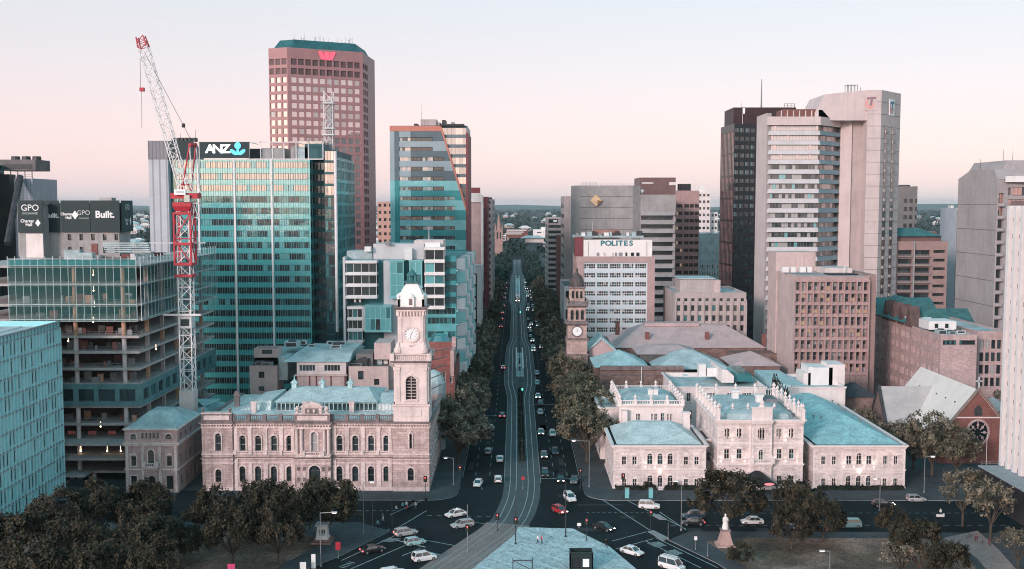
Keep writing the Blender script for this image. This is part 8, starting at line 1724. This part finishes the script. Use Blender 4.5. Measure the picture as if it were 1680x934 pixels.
KIND = {  # length, width, bonnet z, cabin base x0/x1, roof x0/x1, roof z
 'sedan': (4.6, 1.8, .92, -1.75, 1.15, -1.15, .35, 1.44), 'hatch': (4.1, 1.75, .95, -1.98, 1.1, -1.6, .3, 1.48), 'wagon': (4.7, 1.8, .95, -2.25, 1.15, -1.95, .35, 1.5), 'suv': (4.6, 1.86, 1.08, -2.2, 1.2, -1.85, .4, 1.72), 'van': (4.9, 1.9, 1.1, -2.38, 1.75, -2.28, 1.0, 2.0)}
CARP = {}
def car_parts(kind):
 if kind in CARP: return CARP[kind]
 Lc, Wc, bz, c0, c1, r0, r1, rz = KIND[kind]; h = Lc/2; w = Wc/2; out = []
 st = [(-h, .80, .52, bz*.72), (-h + .08, .93, .30, bz*.93), (-h + .5, 1, .22, bz), (-.6, 1, .2, bz), (.9, 1, .2, bz*.99), (h - .7, .99, .22, bz*.87), (h - .2, .93, .26, bz*.76), (h, .78, .40, bz*.62)]
 b = MB()
 b.loft([[(x, -w*s*.94, zl), (x, -w*s, zl + (zt - zl)*.45), (x, -w*s*.96, zt - .1), (x, -w*s*.84, zt), (x, w*s*.84, zt), (x, w*s*.96, zt - .1), (x, w*s, zl + (zt - zl)*.45), (x, w*s*.94, zl)] for x, s, zl, zt in st])
 rw = w*.74; bw = w*.87; zb = bz - .02
 for s in (-1, 1):   # pillars and mirrors
  for xb, xt in ((c1, r1), (c0, r0), ((c0 + c1)/2 - .1, (r0 + r1)/2 - .05)): b.tube((xb, s*bw, zb), (xt, s*rw, rz), .055, n=4)
  b.box(c1 - .3, c1 - .12, s*w*1.0 - .02 if s > 0 else -w*1.14, w*1.14 if s > 0 else -w*1.0 + .02, bz + .02, bz + .2)
 out.append(('body', b, ['paint']))
 g = MB(); g.loft([[(c0, -bw, zb), (c1, -bw, zb), (c1, bw, zb), (c0, bw, zb)], [(r0, -rw, rz), (r1, -rw, rz), (r1, rw, rz), (r0, rw, rz)]]); out.append(('windows', g, [carglass]))
 rf = MB(); rf.loft([[(r0 - .06, -rw*1.02, rz - .03), (r1 + .06, -rw*1.02, rz - .03), (r1 + .06, rw*1.02, rz - .03), (r0 - .06, rw*1.02, rz - .03)], [(r0 + .1, -rw*.85, rz + .06), (r1 - .15, -rw*.85, rz + .06), (r1 - .15, rw*.85, rz + .06), (r0 + .1, rw*.85, rz + .06)]]); out.append(('roof', rf, ['paint']))
 for x in (h - .85, -h + .85):
  for s in (-1, 1):
   t = MB(); ring = lambda y, r_: [(x + r_*cos(2*pi*k/12), y, .33 + r_*sin(2*pi*k/12)) for k in range(12)]
   t.loft([ring(s*(w - .2), .33), ring(s*(w + .02), .33)]); t.loft([ring(s*(w + .021), .22), ring(s*(w + .035), .19)], 1); out.append(('wheel', t, [tyre, rim_m]))
 for s in (-1, 1):
  t = MB(); t.box(h - .22, h - .02, s*w*.66 - .17, s*w*.66 + .17, bz*.56, bz*.74); out.append(('headlight', t, ['head']))
  t = MB(); t.box(-h - .01, -h + .12, s*w*.74 - .14, s*w*.74 + .14, bz*.66, bz*.9); out.append(('tail_light', t, ['tail']))
 t = MB(); t.box(h - .1, h + .02, -.5, .5, .3, .44); t.box(-h - .02, -h + .1, -.6, .6, .3, .42); out.append(('bumper', t, [trim_m]))
 t = MB(); t.box(-h - .035, -h - .02, -.25, .25, .5, .62); out.append(('number_plate', t, [plate_m]))
 res = []
 for nm, mb_, ms in out:
  me = bpy.data.meshes.new(nm); me.from_pydata([tuple(v) for v in mb_.v], [], mb_.f)
  for mm in ms: me.materials.append(PAINT['white'] if mm == 'paint' else hl_off if mm == 'head' else tl_off if mm == 'tail' else mm)
  if len(ms) > 1: me.polygons.foreach_set('material_index', mb_.m)
  me.update(); res.append((nm, me, ms[0] if isinstance(ms[0], str) else None))
 CARP[kind] = res; return res
def setm(o, m):
 o.material_slots[0].link = 'OBJECT'; o.material_slots[0].material = m
def car(kind, col, px, py, heading, label, head=0, tail=0, group=None, cat='car', name=None):
 """heading in degrees: 0 = towards +x, 90 = away from the camera"""
 p = gp(px, py, .5); t = thing(name or {'suv': 'suv', 'van': 'van'}.get(kind, 'car'), label, cat, (p.x, p.y, .012), group, R(heading))
 for nm, me, role in car_parts(kind):
  o = link(nm, me, t)
  if role == 'paint': setm(o, PAINT[col])
  if role == 'head' and head: setm(o, hl_on)
  if role == 'tail' and tail: setm(o, tl_on)
 return t
car('wagon', 'silver', 665.7, 874, 28, 'silver wagon with red tail lights waiting at the left crossing', tail=1)
car('hatch', 'teal', 681, 889.5, 28, 'pale teal hatchback between the silver wagon and white SUV')
car('suv', 'white', 696, 915, 28, 'white SUV nearest to the bottom edge left of the tram tracks', cat='suv')
car('sedan', 'black', 611.5, 902, 30, 'black sedan with lit tail lights at the lower left road', tail=1)
tx_ = car('sedan', 'white', 747.5, 843.5, 212, 'white taxi with a roof sign turning left of the tram tracks')
m = MB(); m.box(-.5, -.3, -.35, .35, 1.5, 1.68); o = m.build('taxi_sign', signwhite); o.parent = tx_
car('wagon', 'silver', 758.5, 861, 205, 'silver wagon turning just below the white taxi')
car('wagon', 'white', 645, 940, 28, 'white wagon cut off by the bottom edge below the white SUV')
car('sedan', 'white', 784.5, 793.5, 262, 'white sedan in the kerb lane left of the tram track at the junction')
car('hatch', 'white', 817.5, 787, 90, 'white hatchback driving away beside the left tram kerb, nearest the junction')
car('sedan', 'white', 820, 753.5, 90, 'white sedan driving away, second from the junction beside the left tram kerb')
car('hatch', 'silver', 801, 741, 90, 'silver hatchback half under the left street trees')
car('sedan', 'white', 804.5, 702.5, 90, 'white car parked under the left street trees further up')
car('sedan', 'black', 823.8, 681.5, 90, 'dark car with red tail lights in the left lanes', tail=1)
car('hatch', 'silver', 825.5, 603.5, 90, 'small silver car far up the left lanes', tail=1)
car('sedan', 'black', 919.5, 786, 270, 'dark car with lit headlights waiting at the right stop line', head=1)
car('suv', 'black', 894, 778, 270, 'black SUV stopped beside the tram kerb at the right stop line', cat='suv')
car('hatch', 'grey', 942, 789, 262, 'grey hatchback in the kerb lane under the right street trees')
car('sedan', 'grey', 892.5, 747, 270, 'grey car with bright headlights, second beside the right tram kerb', head=1)
car('hatch', 'blue', 911, 741.5, 270, 'dark blue hatchback in the outer right lane')
car('sedan', 'silver', 887.5, 709.5, 270, 'silver car with lit headlights, third beside the right tram kerb', head=1)
car('wagon', 'white', 906.5, 712, 270, 'white wagon parked by the right street trees')
car('sedan', 'silver', 886.5, 677, 270, 'silver sedan queued mid way up the right lanes')
car('hatch', 'black', 886.8, 662.5, 270, 'dark hatchback with a red light queued in the right lanes', tail=1)
car('sedan', 'white', 882.5, 650.5, 270, 'white sedan in the right queue beside the hedged median', head=1)
car('hatch', 'teal', 881.3, 629, 270, 'pale teal hatchback in the right queue beside the hedges'); car('sedan', 'silver', 880.6, 613, 270, 'silver sedan in the right queue beside the tram platform')
car('suv', 'white', 935, 817.5, 285, 'white SUV entering the junction from the boulevard', head=0, cat='suv')
car('hatch', 'red', 918.5, 837.5, 300, 'small red car crossing the junction right of the tram tracks', head=1)
car('sedan', 'black', 990.5, 865.5, 318, 'black sedan with lit headlights turning beside the plaza', head=1)
car('suv', 'white', 1065, 830.5, 352, 'white SUV on the cross street in front of the corner wing', cat='suv')
car('suv', 'blue', 1138, 847, 180, 'dark blue SUV behind the black sedan on the right cross street', cat='suv'); car('sedan', 'black', 1137, 857.5, 180, 'black sedan with a red tail light beside the dark blue SUV', tail=1)
car('sedan', 'white', 1234, 855.5, 180, 'white sedan on the cross street below the wide rounded tree'); car('sedan', 'blue', 1289, 863, 180, 'dark blue sedan half hidden by trees on the cross street', head=1)
car('sedan', 'white', 1037, 905, 318, 'white sedan driving away from junction beside the plaza edge')
car('suv', 'teal', 1394, 861, 180, 'pale teal SUV with dark windows beside the right lawn', cat='suv', head=1); car('wagon', 'black', 1449, 827.5, 0, 'black wagon with a headlight on in front of the right wing', head=1); car('hatch', 'silver', 1503, 819, 0, 'silver hatchback at the kerb right of the right wing')
v = car('van', 'white', 1102, 929, 318, 'white work van with a roof rack at the bottom edge', cat='van')
m = MB()
for s in (-.6, .6): m.tube((-2.1, s, 2.2), (1., s, 2.2), .05, n=4)
for k in range(5): m.tube((-2. + .7*k, -.65, 2.22), (-2. + .7*k, .65, 2.22), .05, n=4); m.tube((-2. + .7*k, -.6, 2.0), (-2. + .7*k, -.6, 2.2), .04, n=4)
o = m.build('roof_rack', whitemetal); o.parent = v
# far queue: one joined mesh per car
def joined(kind, col, head, tail):
 b = MB(); ms = []
 for nm, me, role in car_parts(kind):
  mm = PAINT[col] if role == 'paint' else (hl_on if head else hl_off) if role == 'head' else (tl_on if tail else tl_off) if role == 'tail' else me.materials[0]
  if mm not in ms: ms.append(mm)
  for p in me.polygons: b.q([me.vertices[i].co for i in p.vertices], ms.index(mm))
 me = bpy.data.meshes.new('car'); me.from_pydata([tuple(v) for v in b.v], [], b.f)
 for mm in ms: me.materials.append(mm)
 me.polygons.foreach_set('material_index', b.m); me.update(); return me
JH = [joined(k, c, 1, 0) for k, c in (('sedan', 'white'), ('hatch', 'silver'), ('suv', 'black'))] + [joined('sedan', 'grey', 0, 0), joined('van', 'white', 0, 0)]; JT = [joined(k, c, 0, 1) for k, c in (('sedan', 'silver'), ('hatch', 'black'), ('suv', 'white'))]
q = random.Random(31)
for lane, (x, y0, y1) in enumerate(((7.8, 470, 900), (11., 480, 800), (13.8, 560, 760))):
 y = y0
 while y < y1:
  o = link('car', JH[q.randrange(5)], None, (x + q.uniform(-.9, .9), y, .012), R(270 + q.uniform(-5, 5))); tag(o, f'tiny distant car in the {("inner", "middle", "kerb")[lane]} oncoming lane of the boulevard', 'car', f'distant oncoming cars, {("inner", "middle", "kerb")[lane]} lane'); y += q.uniform(8, 24) if q.random() < .6 else q.uniform(28, 70)
for x, lab in ((-7.8, 'inner'), (-10.8, 'outer')):
 y = 560
 while y < 1000: o = link('car', JT[q.randrange(3)], None, (x, y, .012), R(90)); tag(o, f'tiny distant car with red tail lights in the {lab} left lane of the boulevard', 'car', f'distant cars driving away, {lab} lane'); y += q.uniform(24, 60)
# tram on the right hand track
r = thing('tram', 'dark fronted tram with two bright headlights far up the boulevard', 'tram', (CT - .3, 705, 0)); m = MB(); tx0 = CT - 1.6
m.box(tx0, tx0 + 2.7, 705, 735, .4, 3.3); m.build('body', PAINT['silver'], r); m = MB(); m.loft([[(tx0, 705, .4), (tx0 + 2.7, 705, .4), (tx0 + 2.7, 705, 3.3), (tx0, 705, 3.3)], [(tx0 + .2, 704, .5), (tx0 + 2.5, 704, .5), (tx0 + 2.4, 704.4, 3.2), (tx0 + .3, 704.4, 3.2)]]); m.build('cab_front', carglass, r)
for s in (.35, 2.35): m = MB(); m.box(tx0 + s - .25, tx0 + s + .25, 703.8, 704.1, 1., 1.4); m.build('headlight', hl_on, r)
m = MB(); m.box(tx0 + .5, tx0 + 2.2, 708, 730, 3.3, 3.7); m.build('roof_equipment', greymetal, r)
# ================================================================ tram stop shelters, poles, lamps, signals
for (y0, y1, lab) in ((400, 458, 'white framed tram shelter on the near platform between the tracks'), (742, 925, 'white roofed tram shelter on the far platform of the boulevard')):
 r = thing('tram_shelter', lab, 'shelter', (CT, y0, .3)); m = MB(); n = int((y1 - y0)/9)
 for k in range(n + 1):
  y = lerp(y0, y1, k/n)
  for s in (-1.3, 1.3): m.box(CT + s - .08, CT + s + .08, y - .08, y + .08, .3, 3.)
 m.build('post', whitemetal, r)['kind'] = 'stuff'
 m = MB()
 for s in (-1.3, 1.3): m.box(CT + s - .25, CT + s + .25, y0, y1, 3., 3.15)
 m.build('canopy', white, r)
 for y in (y0 + 12, y0 + 30): m = MB(); m.box(CT - .3, CT + .3, y, y + 2.4, .3, 2.2); m.build('display_panel', [g_dark, signdark][y > y0 + 20], r)
lamp_on = lampm('street_lamp_glow', (1., .92, .86), 10.); sig_red = lampm('red_signal', (1., .1, .1), 4.); sig_green = lampm('green_signal', (.1, 1., .55), 4.)
def pole(name, label, px, pb, pt, w=.09, cat='pole', arm=None, head=None, col=greymetal, lit=True, group=None, sign=None):
 b = gp(px, pb); D = b.y; h = at(px, pt, D).z; r = thing(name, label, cat, (b.x, b.y, 0), group); m = MB(); m.tube((b.x, D, 0), (b.x, D, h), w, w*.65, 7); m.lathe(b.x, D, [(w*2.2, 0), (w*2., .3), (w, .5)], 7); m.build('pole', col, r)
 if arm:
  m = MB(); a = Vector((b.x, D, h)); e = a + Vector((arm, -.3, .25)); m.tube(a, e, w*.7, n=5); m.build('arm', col, r); m = MB(); m.loft([[(e.x + i, e.y + j, e.z + k_) for i, j in ((-.5, -.18), (.5, -.18), (.5, .18), (-.5, .18))] for k_ in (-.12, .1)]); lm = m.build('lamp_head', whitegrey, r);
  m = MB(); m.box(e.x - .35, e.x + .35, e.y - .12, e.y + .12, e.z - .17, e.z - .122); m.build('lamp_glow', lamp_on if lit else signgrey, lm)
 if head:
  z = h*head if head < 1 else h - .1; m = MB(); m.box(b.x - .22, b.x + .22, D - .42, D - .12, z - .95, z + .15); m.box(b.x - .4, b.x + .4, D - .12, D - .09, z - 1.1, z + .3); hd = m.build('signal_head', black, r)
  for k, (mm, on) in enumerate(((sig_red, 1), (mat('amber_off', (.2, .1, .02), .4, 0, 1) if 'amber_off' not in bpy.data.materials else bpy.data.materials['amber_off'], 0), (mat('green_off', (.02, .1, .06), .4, 0, 1) if 'green_off' not in bpy.data.materials else bpy.data.materials['green_off'], 0))):
   m = MB(); m.loft([[(b.x + .12*cos(2*pi*j/8), y, z - .08 - .33*k + .12*sin(2*pi*j/8)) for j in range(8)] for y in (D - .42, D - .46)]); m.build('signal_lens', mm, hd)
 if sign:
  sw, sh, sm = sign; m = MB(); m.box(b.x - sw/2, b.x + sw/2, D - .16, D - .1, h - sh, h); m.build('sign_plate', sm, r)
 return r
pole('tram_pole', 'tall dark tram wire pole at left corner of the pale plaza', 846, 894, 806, .13, head=.5, col=darkmetal); pole('tram_pole', 'tall dark tram wire pole near the two people on the plaza', 928, 882, 790, .14, col=darkmetal)
for a in ((962, 888, 851, 'black traffic signal on the right edge of the plaza'), (816, 871, 843, 'red topped traffic signal beside the curving tram tracks'), (1067, 871, 838, 'traffic signal on the small island right of the junction'), (1022, 818, 778, 'traffic signal at the footpath corner before the corner wing'), (698, 818, 782, 'traffic signal at the footpath corner of the post office'), (755, 803, 765, 'traffic signal under the first left street tree'), (952, 801, 770, 'traffic signal under the right street trees at the stop line')):
 pole('traffic_signal', a[3], a[0], a[1], a[2], .08, 'traffic light', head=1.5, col=darkmetal)
pole('traffic_signal', 'tall pole with a low signal and white sign left of the tram curve', 767, 905, 828, .1, 'traffic light', head=.55, col=greymetal)
for a in ((596.5, 876, 792, 1.8, 'tall pale street lamp in front of the post office'), (526.5, 930, 842, 2.6, 'street lamp with a long arm standing by the left monument'), (1117.5, 871, 790, -1.2, 'tall thin street lamp right of the junction island'), (966.5, 800, 724, -3.6, 'street lamp reaching over the boulevard from right footpath'), (1443, 839, 786, -1.2, 'street lamp in front of the right wing'), (1516, 809, 750, 1.6, 'street lamp with a lit head right of the right wing'), (744, 796, 752, -1.8, 'street lamp with a short arm beside the post office flank'), (1361, 940, 905, -1.5, 'street lamp cut by the bottom edge of the right lawn')):
 pole('street_lamp', a[4], a[0], a[1], a[2], .1, 'street lamp', arm=a[3])
for a in ((611.7, 889, 820, 'thin dark pole beside the black sedan'), (643.5, 875, 814, 'thin dark pole at the left crossing'), (1096, 886, 858, 'short pale post on the island right of the junction'), (1161, 914, 890, 'short pale post at the corner of the right lawn'), (1617, 790, 712, 'white flagpole in front of the church')): pole('post', a[3], a[0], a[1], a[2], .07, 'pole', col=white if 'flag' in a[3] else darkmetal if 'dark' in a[3] else greymetal)
for a in ((555, 917, 889, 'red and white road sign beside the lower left road', (.9, 1.5, redmetal)), (514.6, 934, 909, 'white sign pillar at the bottom left of road', (.75, 2.6, signwhite)), (497.5, 940, 922, 'white box sign at the bottom edge left of the road', (1.1, 2.2, signwhite)), (380, 945, 925, 'pink red sign at the bottom edge of the left lawn', (1.3, 1.1, lampm('pink_red_sign', (.75, .08, .2), .5))), (1141, 903, 880, 'round white road sign right of the junction', (.55, .7, signwhite)), (698, 806, 788, 'white road sign on the post office corner', (1., 1.2, signwhite)), (858, 803, 782, 'red and white tram sign between the tracks at junction', (.7, .7, redmetal)), (950, 866, 858, 'small white sign on the far edge of the plaza', (.8, .6, signwhite))): pole('road_sign', a[3], a[0], a[1], a[2], .06, 'sign', sign=a[4])
for p, lab in ((1028.6, 'left of two pale teal information pillars before the corner wing'), (1067.6, 'right of two pale teal information pillars before the corner wing')):
 b = gp(p, 818); r = thing('information_pillar', lab, 'pillar', (b.x, b.y, .13)); m = MB(); m.box(b.x - .45, b.x + .45, b.y - .25, b.y + .25, .13, 2.3); m.build('panel', mat('pillar_teal_panel', (.2, .55, .58), .5, 0, 1) if 'pillar_teal_panel' not in bpy.data.materials else bpy.data.materials['pillar_teal_panel'], r); m = MB(); m.box(b.x - .5, b.x + .5, b.y - .3, b.y + .3, 2.3, 2.4); m.build('cap', greymetal, r)  # pillar panel is plain teal, without emission
for p, py_, lab in ((857, 652, 'green tram signal at the near end of the platform'), (853.5, 520, 'green tram signal far up between the tracks')):
 b = gp(p, py_); r = thing('tram_signal', lab, 'signal', (b.x, b.y, 0)); m = MB(); m.tube((b.x, b.y, 0), (b.x, b.y, 2.6), .08, n=5); m.build('pole', darkmetal, r); m = MB(); m.box(b.x - .2, b.x + .2, b.y - .2, b.y, 2.4, 3.1); m.build('signal_lens', sig_green, r)
y = 262; k = 0
while y < 900:
 r = thing('tram_pole', f'{ORD[k]} thin tram wire mast counted from the junction between the tracks', 'pole', (CT, y - 2, 0), 'tram wire masts between the tracks'); m = MB(); m.tube((CT, y - 2, 0), (CT, y - 2, 7.5), .11, .07, 6); m.build('pole', darkmetal, r); m = MB(); m.tube((CT - 2.6, y - 2, 6.8), (CT + 2.6, y - 2, 6.8), .05, n=4); m.build('arm', darkmetal, r); y += 34 + k*5; k += 1
 if k > 11: break
# ================================================================ monuments, kiosk, frame
b = gp(529.5, 890); r = thing('monument', 'white stone monument pedestal with dark figures and lettering on the left lawn corner', 'monument', (b.x, b.y, .13)); m = MB(); zt = at(529, 858, b.y).z
m.tier(b.x, b.y, [(1.9, 1.9, .1), (1.9, 1.9, .5), (1.5, 1.5, .52), (1.5, 1.5, .9)]); m.build('plinth', brownstone, r)
m = MB(); m.tier(b.x, b.y, [(1.2, 1.2, .9), (1.05, 1.05, 1.5), (.92, .92, zt - .5), (1.2, 1.2, zt - .35), (1.2, 1.2, zt - .1), (.8, .8, zt)]); m.build('pedestal', white, r)
for k in range(3): m = MB(); x = b.x - .3 + .4*k; m.lathe(x, b.y - 1.0, [(.1, 2.0), (.16, 2.3), (.1, 2.7), (.1, 2.85)], 6); m.build('relief_figure', black, r)
m = MB(); m.box(b.x - .5, b.x + .6, b.y - 1.05, b.y - .98, 1.65, 1.9); m.build('lettering_panel', panel_l, r)
b = gp(1189.5, 896); r = thing('statue', 'white robed statue on a tapering pink stone pedestal at the right lawn corner', 'statue', (b.x, b.y, .13)); m = MB()
zs1 = at(1190, 868, b.y).z; zs2 = at(1190, 843, b.y).z
m.tier(b.x, b.y, [(1.75, 1.75, .1), (1.6, 1.6, .5), (1.3, 1.3, .55), (1.05, 1.05, 1.5), (.72, .72, zs1 - .4), (.72, .72, zs1 - .2)]); m.build('pedestal', mat('pink_pedestal', (.50, .34, .31), .8, .12, .6, streak=.2), r); m = MB(); m.tier(b.x, b.y, [(.95, .95, zs1 - .2), (.95, .95, zs1)]); m.build('capstone', dressed_dark, r)
m = MB(); hs = zs2 - zs1; m.loft([[(b.x + a*cos(2*pi*k/10) + ox, b.y + a*.8*sin(2*pi*k/10), zs1 + t*hs) for k in range(10)] for a, t, ox in ((.62, 0, 0), (.6, .15, 0), (.46, .42, 0), (.38, .55, .02), (.46, .68, .03), (.44, .76, .02), (.16, .81, 0), (.13, .84, 0), (.19, .88, 0), (.2, .93, 0), (.15, .97, 0), (.12, 1., 0))]); m.tube((b.x - .42, b.y, zs1 + .72*hs), (b.x - .5, b.y - .3, zs1 + .48*hs), .11, .08, 6); m.tube((b.x + .42, b.y, zs1 + .72*hs), (b.x + .45, b.y - .35, zs1 + .55*hs), .11, .08, 6); m.build('figure', mat('white_marble', (.82, .78, .76), .6, .05, 1), r)
b = gp(954, 938); r = thing('kiosk', 'dark green metal kiosk with open sunken top at the bottom edge of the plaza', 'kiosk', (b.x, b.y + 1.3, .14)); hz = at(954, 908, b.y).z; w = 2.05; kd = mat('dark_green_metal', (.02, .035, .035), .45, .08, .5)
m = MB(); facade(m, (b.x - w, b.y), (b.x + w, b.y), .14, hz, [(2.2, 3.5, .6, 2.2, 0), (.4, 1.9, .5, 2.3, 0)], .25)
for p_, q_ in (((b.x + w, b.y), (b.x + w, b.y + 3)), ((b.x + w, b.y + 3), (b.x - w, b.y + 3)), ((b.x - w, b.y + 3), (b.x - w, b.y))): m.obox(p_, q_, -.18, 0, .14, hz)
m.obox((b.x - w, b.y), (b.x + w, b.y), -.2, .06, hz - .02, hz + .14, 0, .06); m.build('shell', kd, r)
m = MB(); m.box(b.x - w + .2, b.x + w - .2, b.y + .3, b.y + 2.8, .2, hz - .5); m.build('inner_roof', black, r); m = MB(); m.box(b.x + .25, b.x + 1.35, b.y + .2, b.y + .26, .8, 2.2); m.build('screen', lampm('kiosk_screen', (.75, .9, .92), .9), r)
b = gp(857.5, 937); r = thing('steel_frame', 'open steel frame with a diagonal brace at the bottom edge of the plaza', 'frame', (b.x, b.y, .14)); ht = at(857, 920, b.y).z; m = MB(); c = [Vector((b.x - 1.75, b.y, .14)), Vector((b.x + 1.75, b.y, .14)), Vector((b.x + 1.75, b.y, ht)), Vector((b.x - 1.75, b.y, ht))]
for i in range(4): m.tube(c[i], c[(i+1) % 4], .08, n=5)
m.tube(c[3], c[1], .06, n=5)
for i in (2, 3): m.tube(c[i], c[i] + Vector((0, 1.6, 0)), .07, n=5); m.tube(c[i] + Vector((0, 1.6, 0)), c[i] + Vector((0, 1.6, -ht + .14)), .07, n=5)
m.build('frame_tube', darkmetal, r)
# bicycles and a scooter rider at the right
def bicycle(label, px, py, rz, group=None):
 b = gp(px, py); r = thing('bicycle', label, 'bicycle', (b.x, b.y, .17), group, rz)
 for x in (-.52, .52): m = MB(); [m.tube((x + .33*cos(2*pi*k/12), 0, .34 + .33*sin(2*pi*k/12)), (x + .33*cos(2*pi*(k+1)/12), 0, .34 + .33*sin(2*pi*(k+1)/12)), .03, n=4) for k in range(12)]; o = m.build('wheel', tyre); o.parent = r
 m = MB(); [m.tube(a, c_, .03, n=4) for a, c_ in (((-.52, 0, .34), (-.15, 0, .8)), ((-.15, 0, .8), (.4, 0, .82)), ((.4, 0, .82), (0, 0, .3)), ((0, 0, .3), (-.15, 0, .8)), ((0, 0, .3), (-.52, 0, .34)), ((.52, 0, .34), (.4, 0, .95)), ((.38, -.25, .98), (.38, .25, .98)))]; o = m.build('frame', redmetal if px % 2 else greymetal); o.parent = r; m = MB(); m.box(-.3, -.05, -.07, .07, .84, .9); o = m.build('saddle', black); o.parent = r
for k in range(4): bicycle('bicycle parked under the thin trees beside the pale path', 1590 + 11*k, 884 + 4*k, .5 + .3*k, 'bicycles beside the pale path')
# ================================================================ people
skin = mat('skin', (.45, .28, .22), .6, 0, 1); hairm = mat('dark_hair', (.03, .02, .018), .7, 0, 1)
def person_mesh(seed, top, bottom):
 q = random.Random(seed); st = q.uniform(.16, .34); sw = q.uniform(.1, .25)
 V = [((0, 0, .95), .15), ((0, 0, 1.2), .15), ((0, 0, 1.42), .17), ((0, 0, 1.52), .06), ((.02, 0, 1.60), .09), ((.02, 0, 1.70), .10), ((.0, 0, 1.77), .06),
   ((.02, .1, .9), .1), ((st*.6, .1, .5), .07), ((st, .1, .08), .05), ((st + .12, .1, .04), .04), ((.02, -.1, .9), .1), ((-st*.2, -.1, .5), .07), ((-st, -.1, .1), .05), ((-st + .12, -.1, .05), .04),
   ((0, .2, 1.42), .07), ((-sw*.5, .25, 1.14), .05), ((sw*.2, .24, .9), .04), ((sw*.4, .24, .82), .035), ((0, -.2, 1.42), .07), ((sw*.5, -.25, 1.14), .05), ((sw*.9, -.24, .9), .04), ((sw*1.1, -.24, .82), .035)]
 E = [(0, 1), (1, 2), (2, 3), (3, 4), (4, 5), (5, 6), (0, 7), (7, 8), (8, 9), (9, 10), (0, 11), (11, 12), (12, 13), (13, 14), (2, 15), (15, 16), (16, 17), (17, 18), (2, 19), (19, 20), (20, 21), (21, 22)]
 me = bpy.data.meshes.new('body'); me.from_pydata([v for v, _ in V], E, []); o = bpy.data.objects.new('body', me); C.objects.link(o); o.modifiers.new('skin', 'SKIN'); o.modifiers.new('sub', 'SUBSURF').levels = 1
 for i, (v, r_) in enumerate(V): me.skin_vertices[0].data[i].radius = (r_, r_); me.skin_vertices[0].data[i].use_root = i == 0
 bpy.context.view_layer.update(); ev = o.evaluated_get(bpy.context.evaluated_depsgraph_get()); m2 = bpy.data.meshes.new_from_object(ev); bpy.data.objects.remove(o)
 m2.materials.clear()
 for x in (top, bottom, skin, hairm): m2.materials.append(x)
 for p in m2.polygons:
  c = p.center; p.material_index = 3 if c.z > 1.70 or (c.z > 1.6 and c.x < -.02) else 2 if c.z > 1.5 or (abs(c.y) > .17 and c.z < .9 and c.z > .7) else 0 if c.z > .96 or abs(c.y) > .19 else 1
  p.use_smooth = True
 return m2
cl = {k: mat(k + '_cloth', c, .9, 0, 1) for k, c in (('white', (.7, .68, .68)), ('black', (.015, .015, .018)), ('red', (.45, .05, .06)), ('teal', (.15, .4, .42)), ('navy', (.02, .03, .06)), ('grey', (.15, .15, .16)))}
PM = {}
def person(px, py, rz, top, bottom, label, group=None):
 k = (top, bottom)
 if k not in PM: PM[k] = person_mesh(len(PM) + 3, cl[top], cl[bottom])
 b = gp(px, py); o = link('person', PM[k], None, (b.x, b.y, .14), R(rz)); tag(o, label, 'person', group)
person(882.3, 893, 200, 'white', 'black', 'person in white top and black trousers on the pale plaza'); person(888.5, 894, 20, 'red', 'navy', 'person in red top beside the one in white on the plaza'); person(994.5, 900, 120, 'black', 'black', 'person in black waiting at the right kerb of the plaza')
for a in ((650, 843, 'white', 'black', 'person in white top leading at the lower end of the left crossing'), (661, 838, 'teal', 'black', 'person in teal top on the left crossing'), (667, 836, 'white', 'navy', 'person in white top and navy trousers in the middle of the crossing group'), (673, 834, 'black', 'black', 'person in all black in the middle of the crossing group'), (678, 832, 'black', 'grey', 'person in black top and grey trousers at the back of the crossing'), (682, 837, 'white', 'grey', 'person in white top and grey trousers on the crossing'), (690, 834, 'navy', 'black', 'person in navy top near the post office kerb'), (699, 829, 'black', 'navy', 'person in black top and navy trousers stepping off the kerb'), (628, 856, 'grey', 'white', 'person in grey top with white trousers at the left crossing'), (620, 868, 'teal', 'navy', 'person in teal top and navy trousers waiting by the thin dark pole'), (668, 842, 'red', 'black', 'person in red top on the left crossing')):
 person(a[0], a[1], rnd.uniform(0, 360), a[2], a[3], a[4], 'people on the left crossing')
p = gp(1543, 850); o = link('motorcyclist', person_mesh(40, cl['white'], cl['black']), None, (p.x, p.y, .35), R(180)); tag(o, 'rider in white top on a scooter in the far right lane', 'person')
r = thing('scooter', 'white scooter under the rider in the far right lane', 'scooter', (p.x, p.y, .012))
for dx in (-.6, .6): m = MB(); m.loft([[(p.x + dx + .26*cos(2*pi*k/10), p.y + y_, .27 + .26*sin(2*pi*k/10)) for k in range(10)] for y_ in (-.07, .07)]); m.build('wheel', tyre, r)
m = MB(); m.loft([[(p.x - .9, p.y - .16, .3), (p.x - .9, p.y + .16, .3), (p.x - .85, p.y + .12, .8), (p.x - .85, p.y - .12, .8)], [(p.x + .5, p.y - .2, .25), (p.x + .5, p.y + .2, .25), (p.x + .5, p.y + .2, .75), (p.x + .5, p.y - .2, .75)], [(p.x + .8, p.y - .12, .3), (p.x + .8, p.y + .12, .3), (p.x + .75, p.y + .1, 1.), (p.x + .75, p.y - .1, 1.)]]); m.build('body', PAINT['white'], r)
# ================================================================ lettering becomes plain meshes
bpy.context.view_layer.update(); dg = bpy.context.evaluated_depsgraph_get()
for o in TEXTS:
 me = bpy.data.meshes.new_from_object(o.evaluated_get(dg)); o2 = bpy.data.objects.new('lettering', me); C.objects.link(o2)
 o2.parent = o.parent; o2.location = o.location; o2.rotation_euler = o.rotation_euler; o2.scale = o.scale
 bpy.data.objects.remove(o)
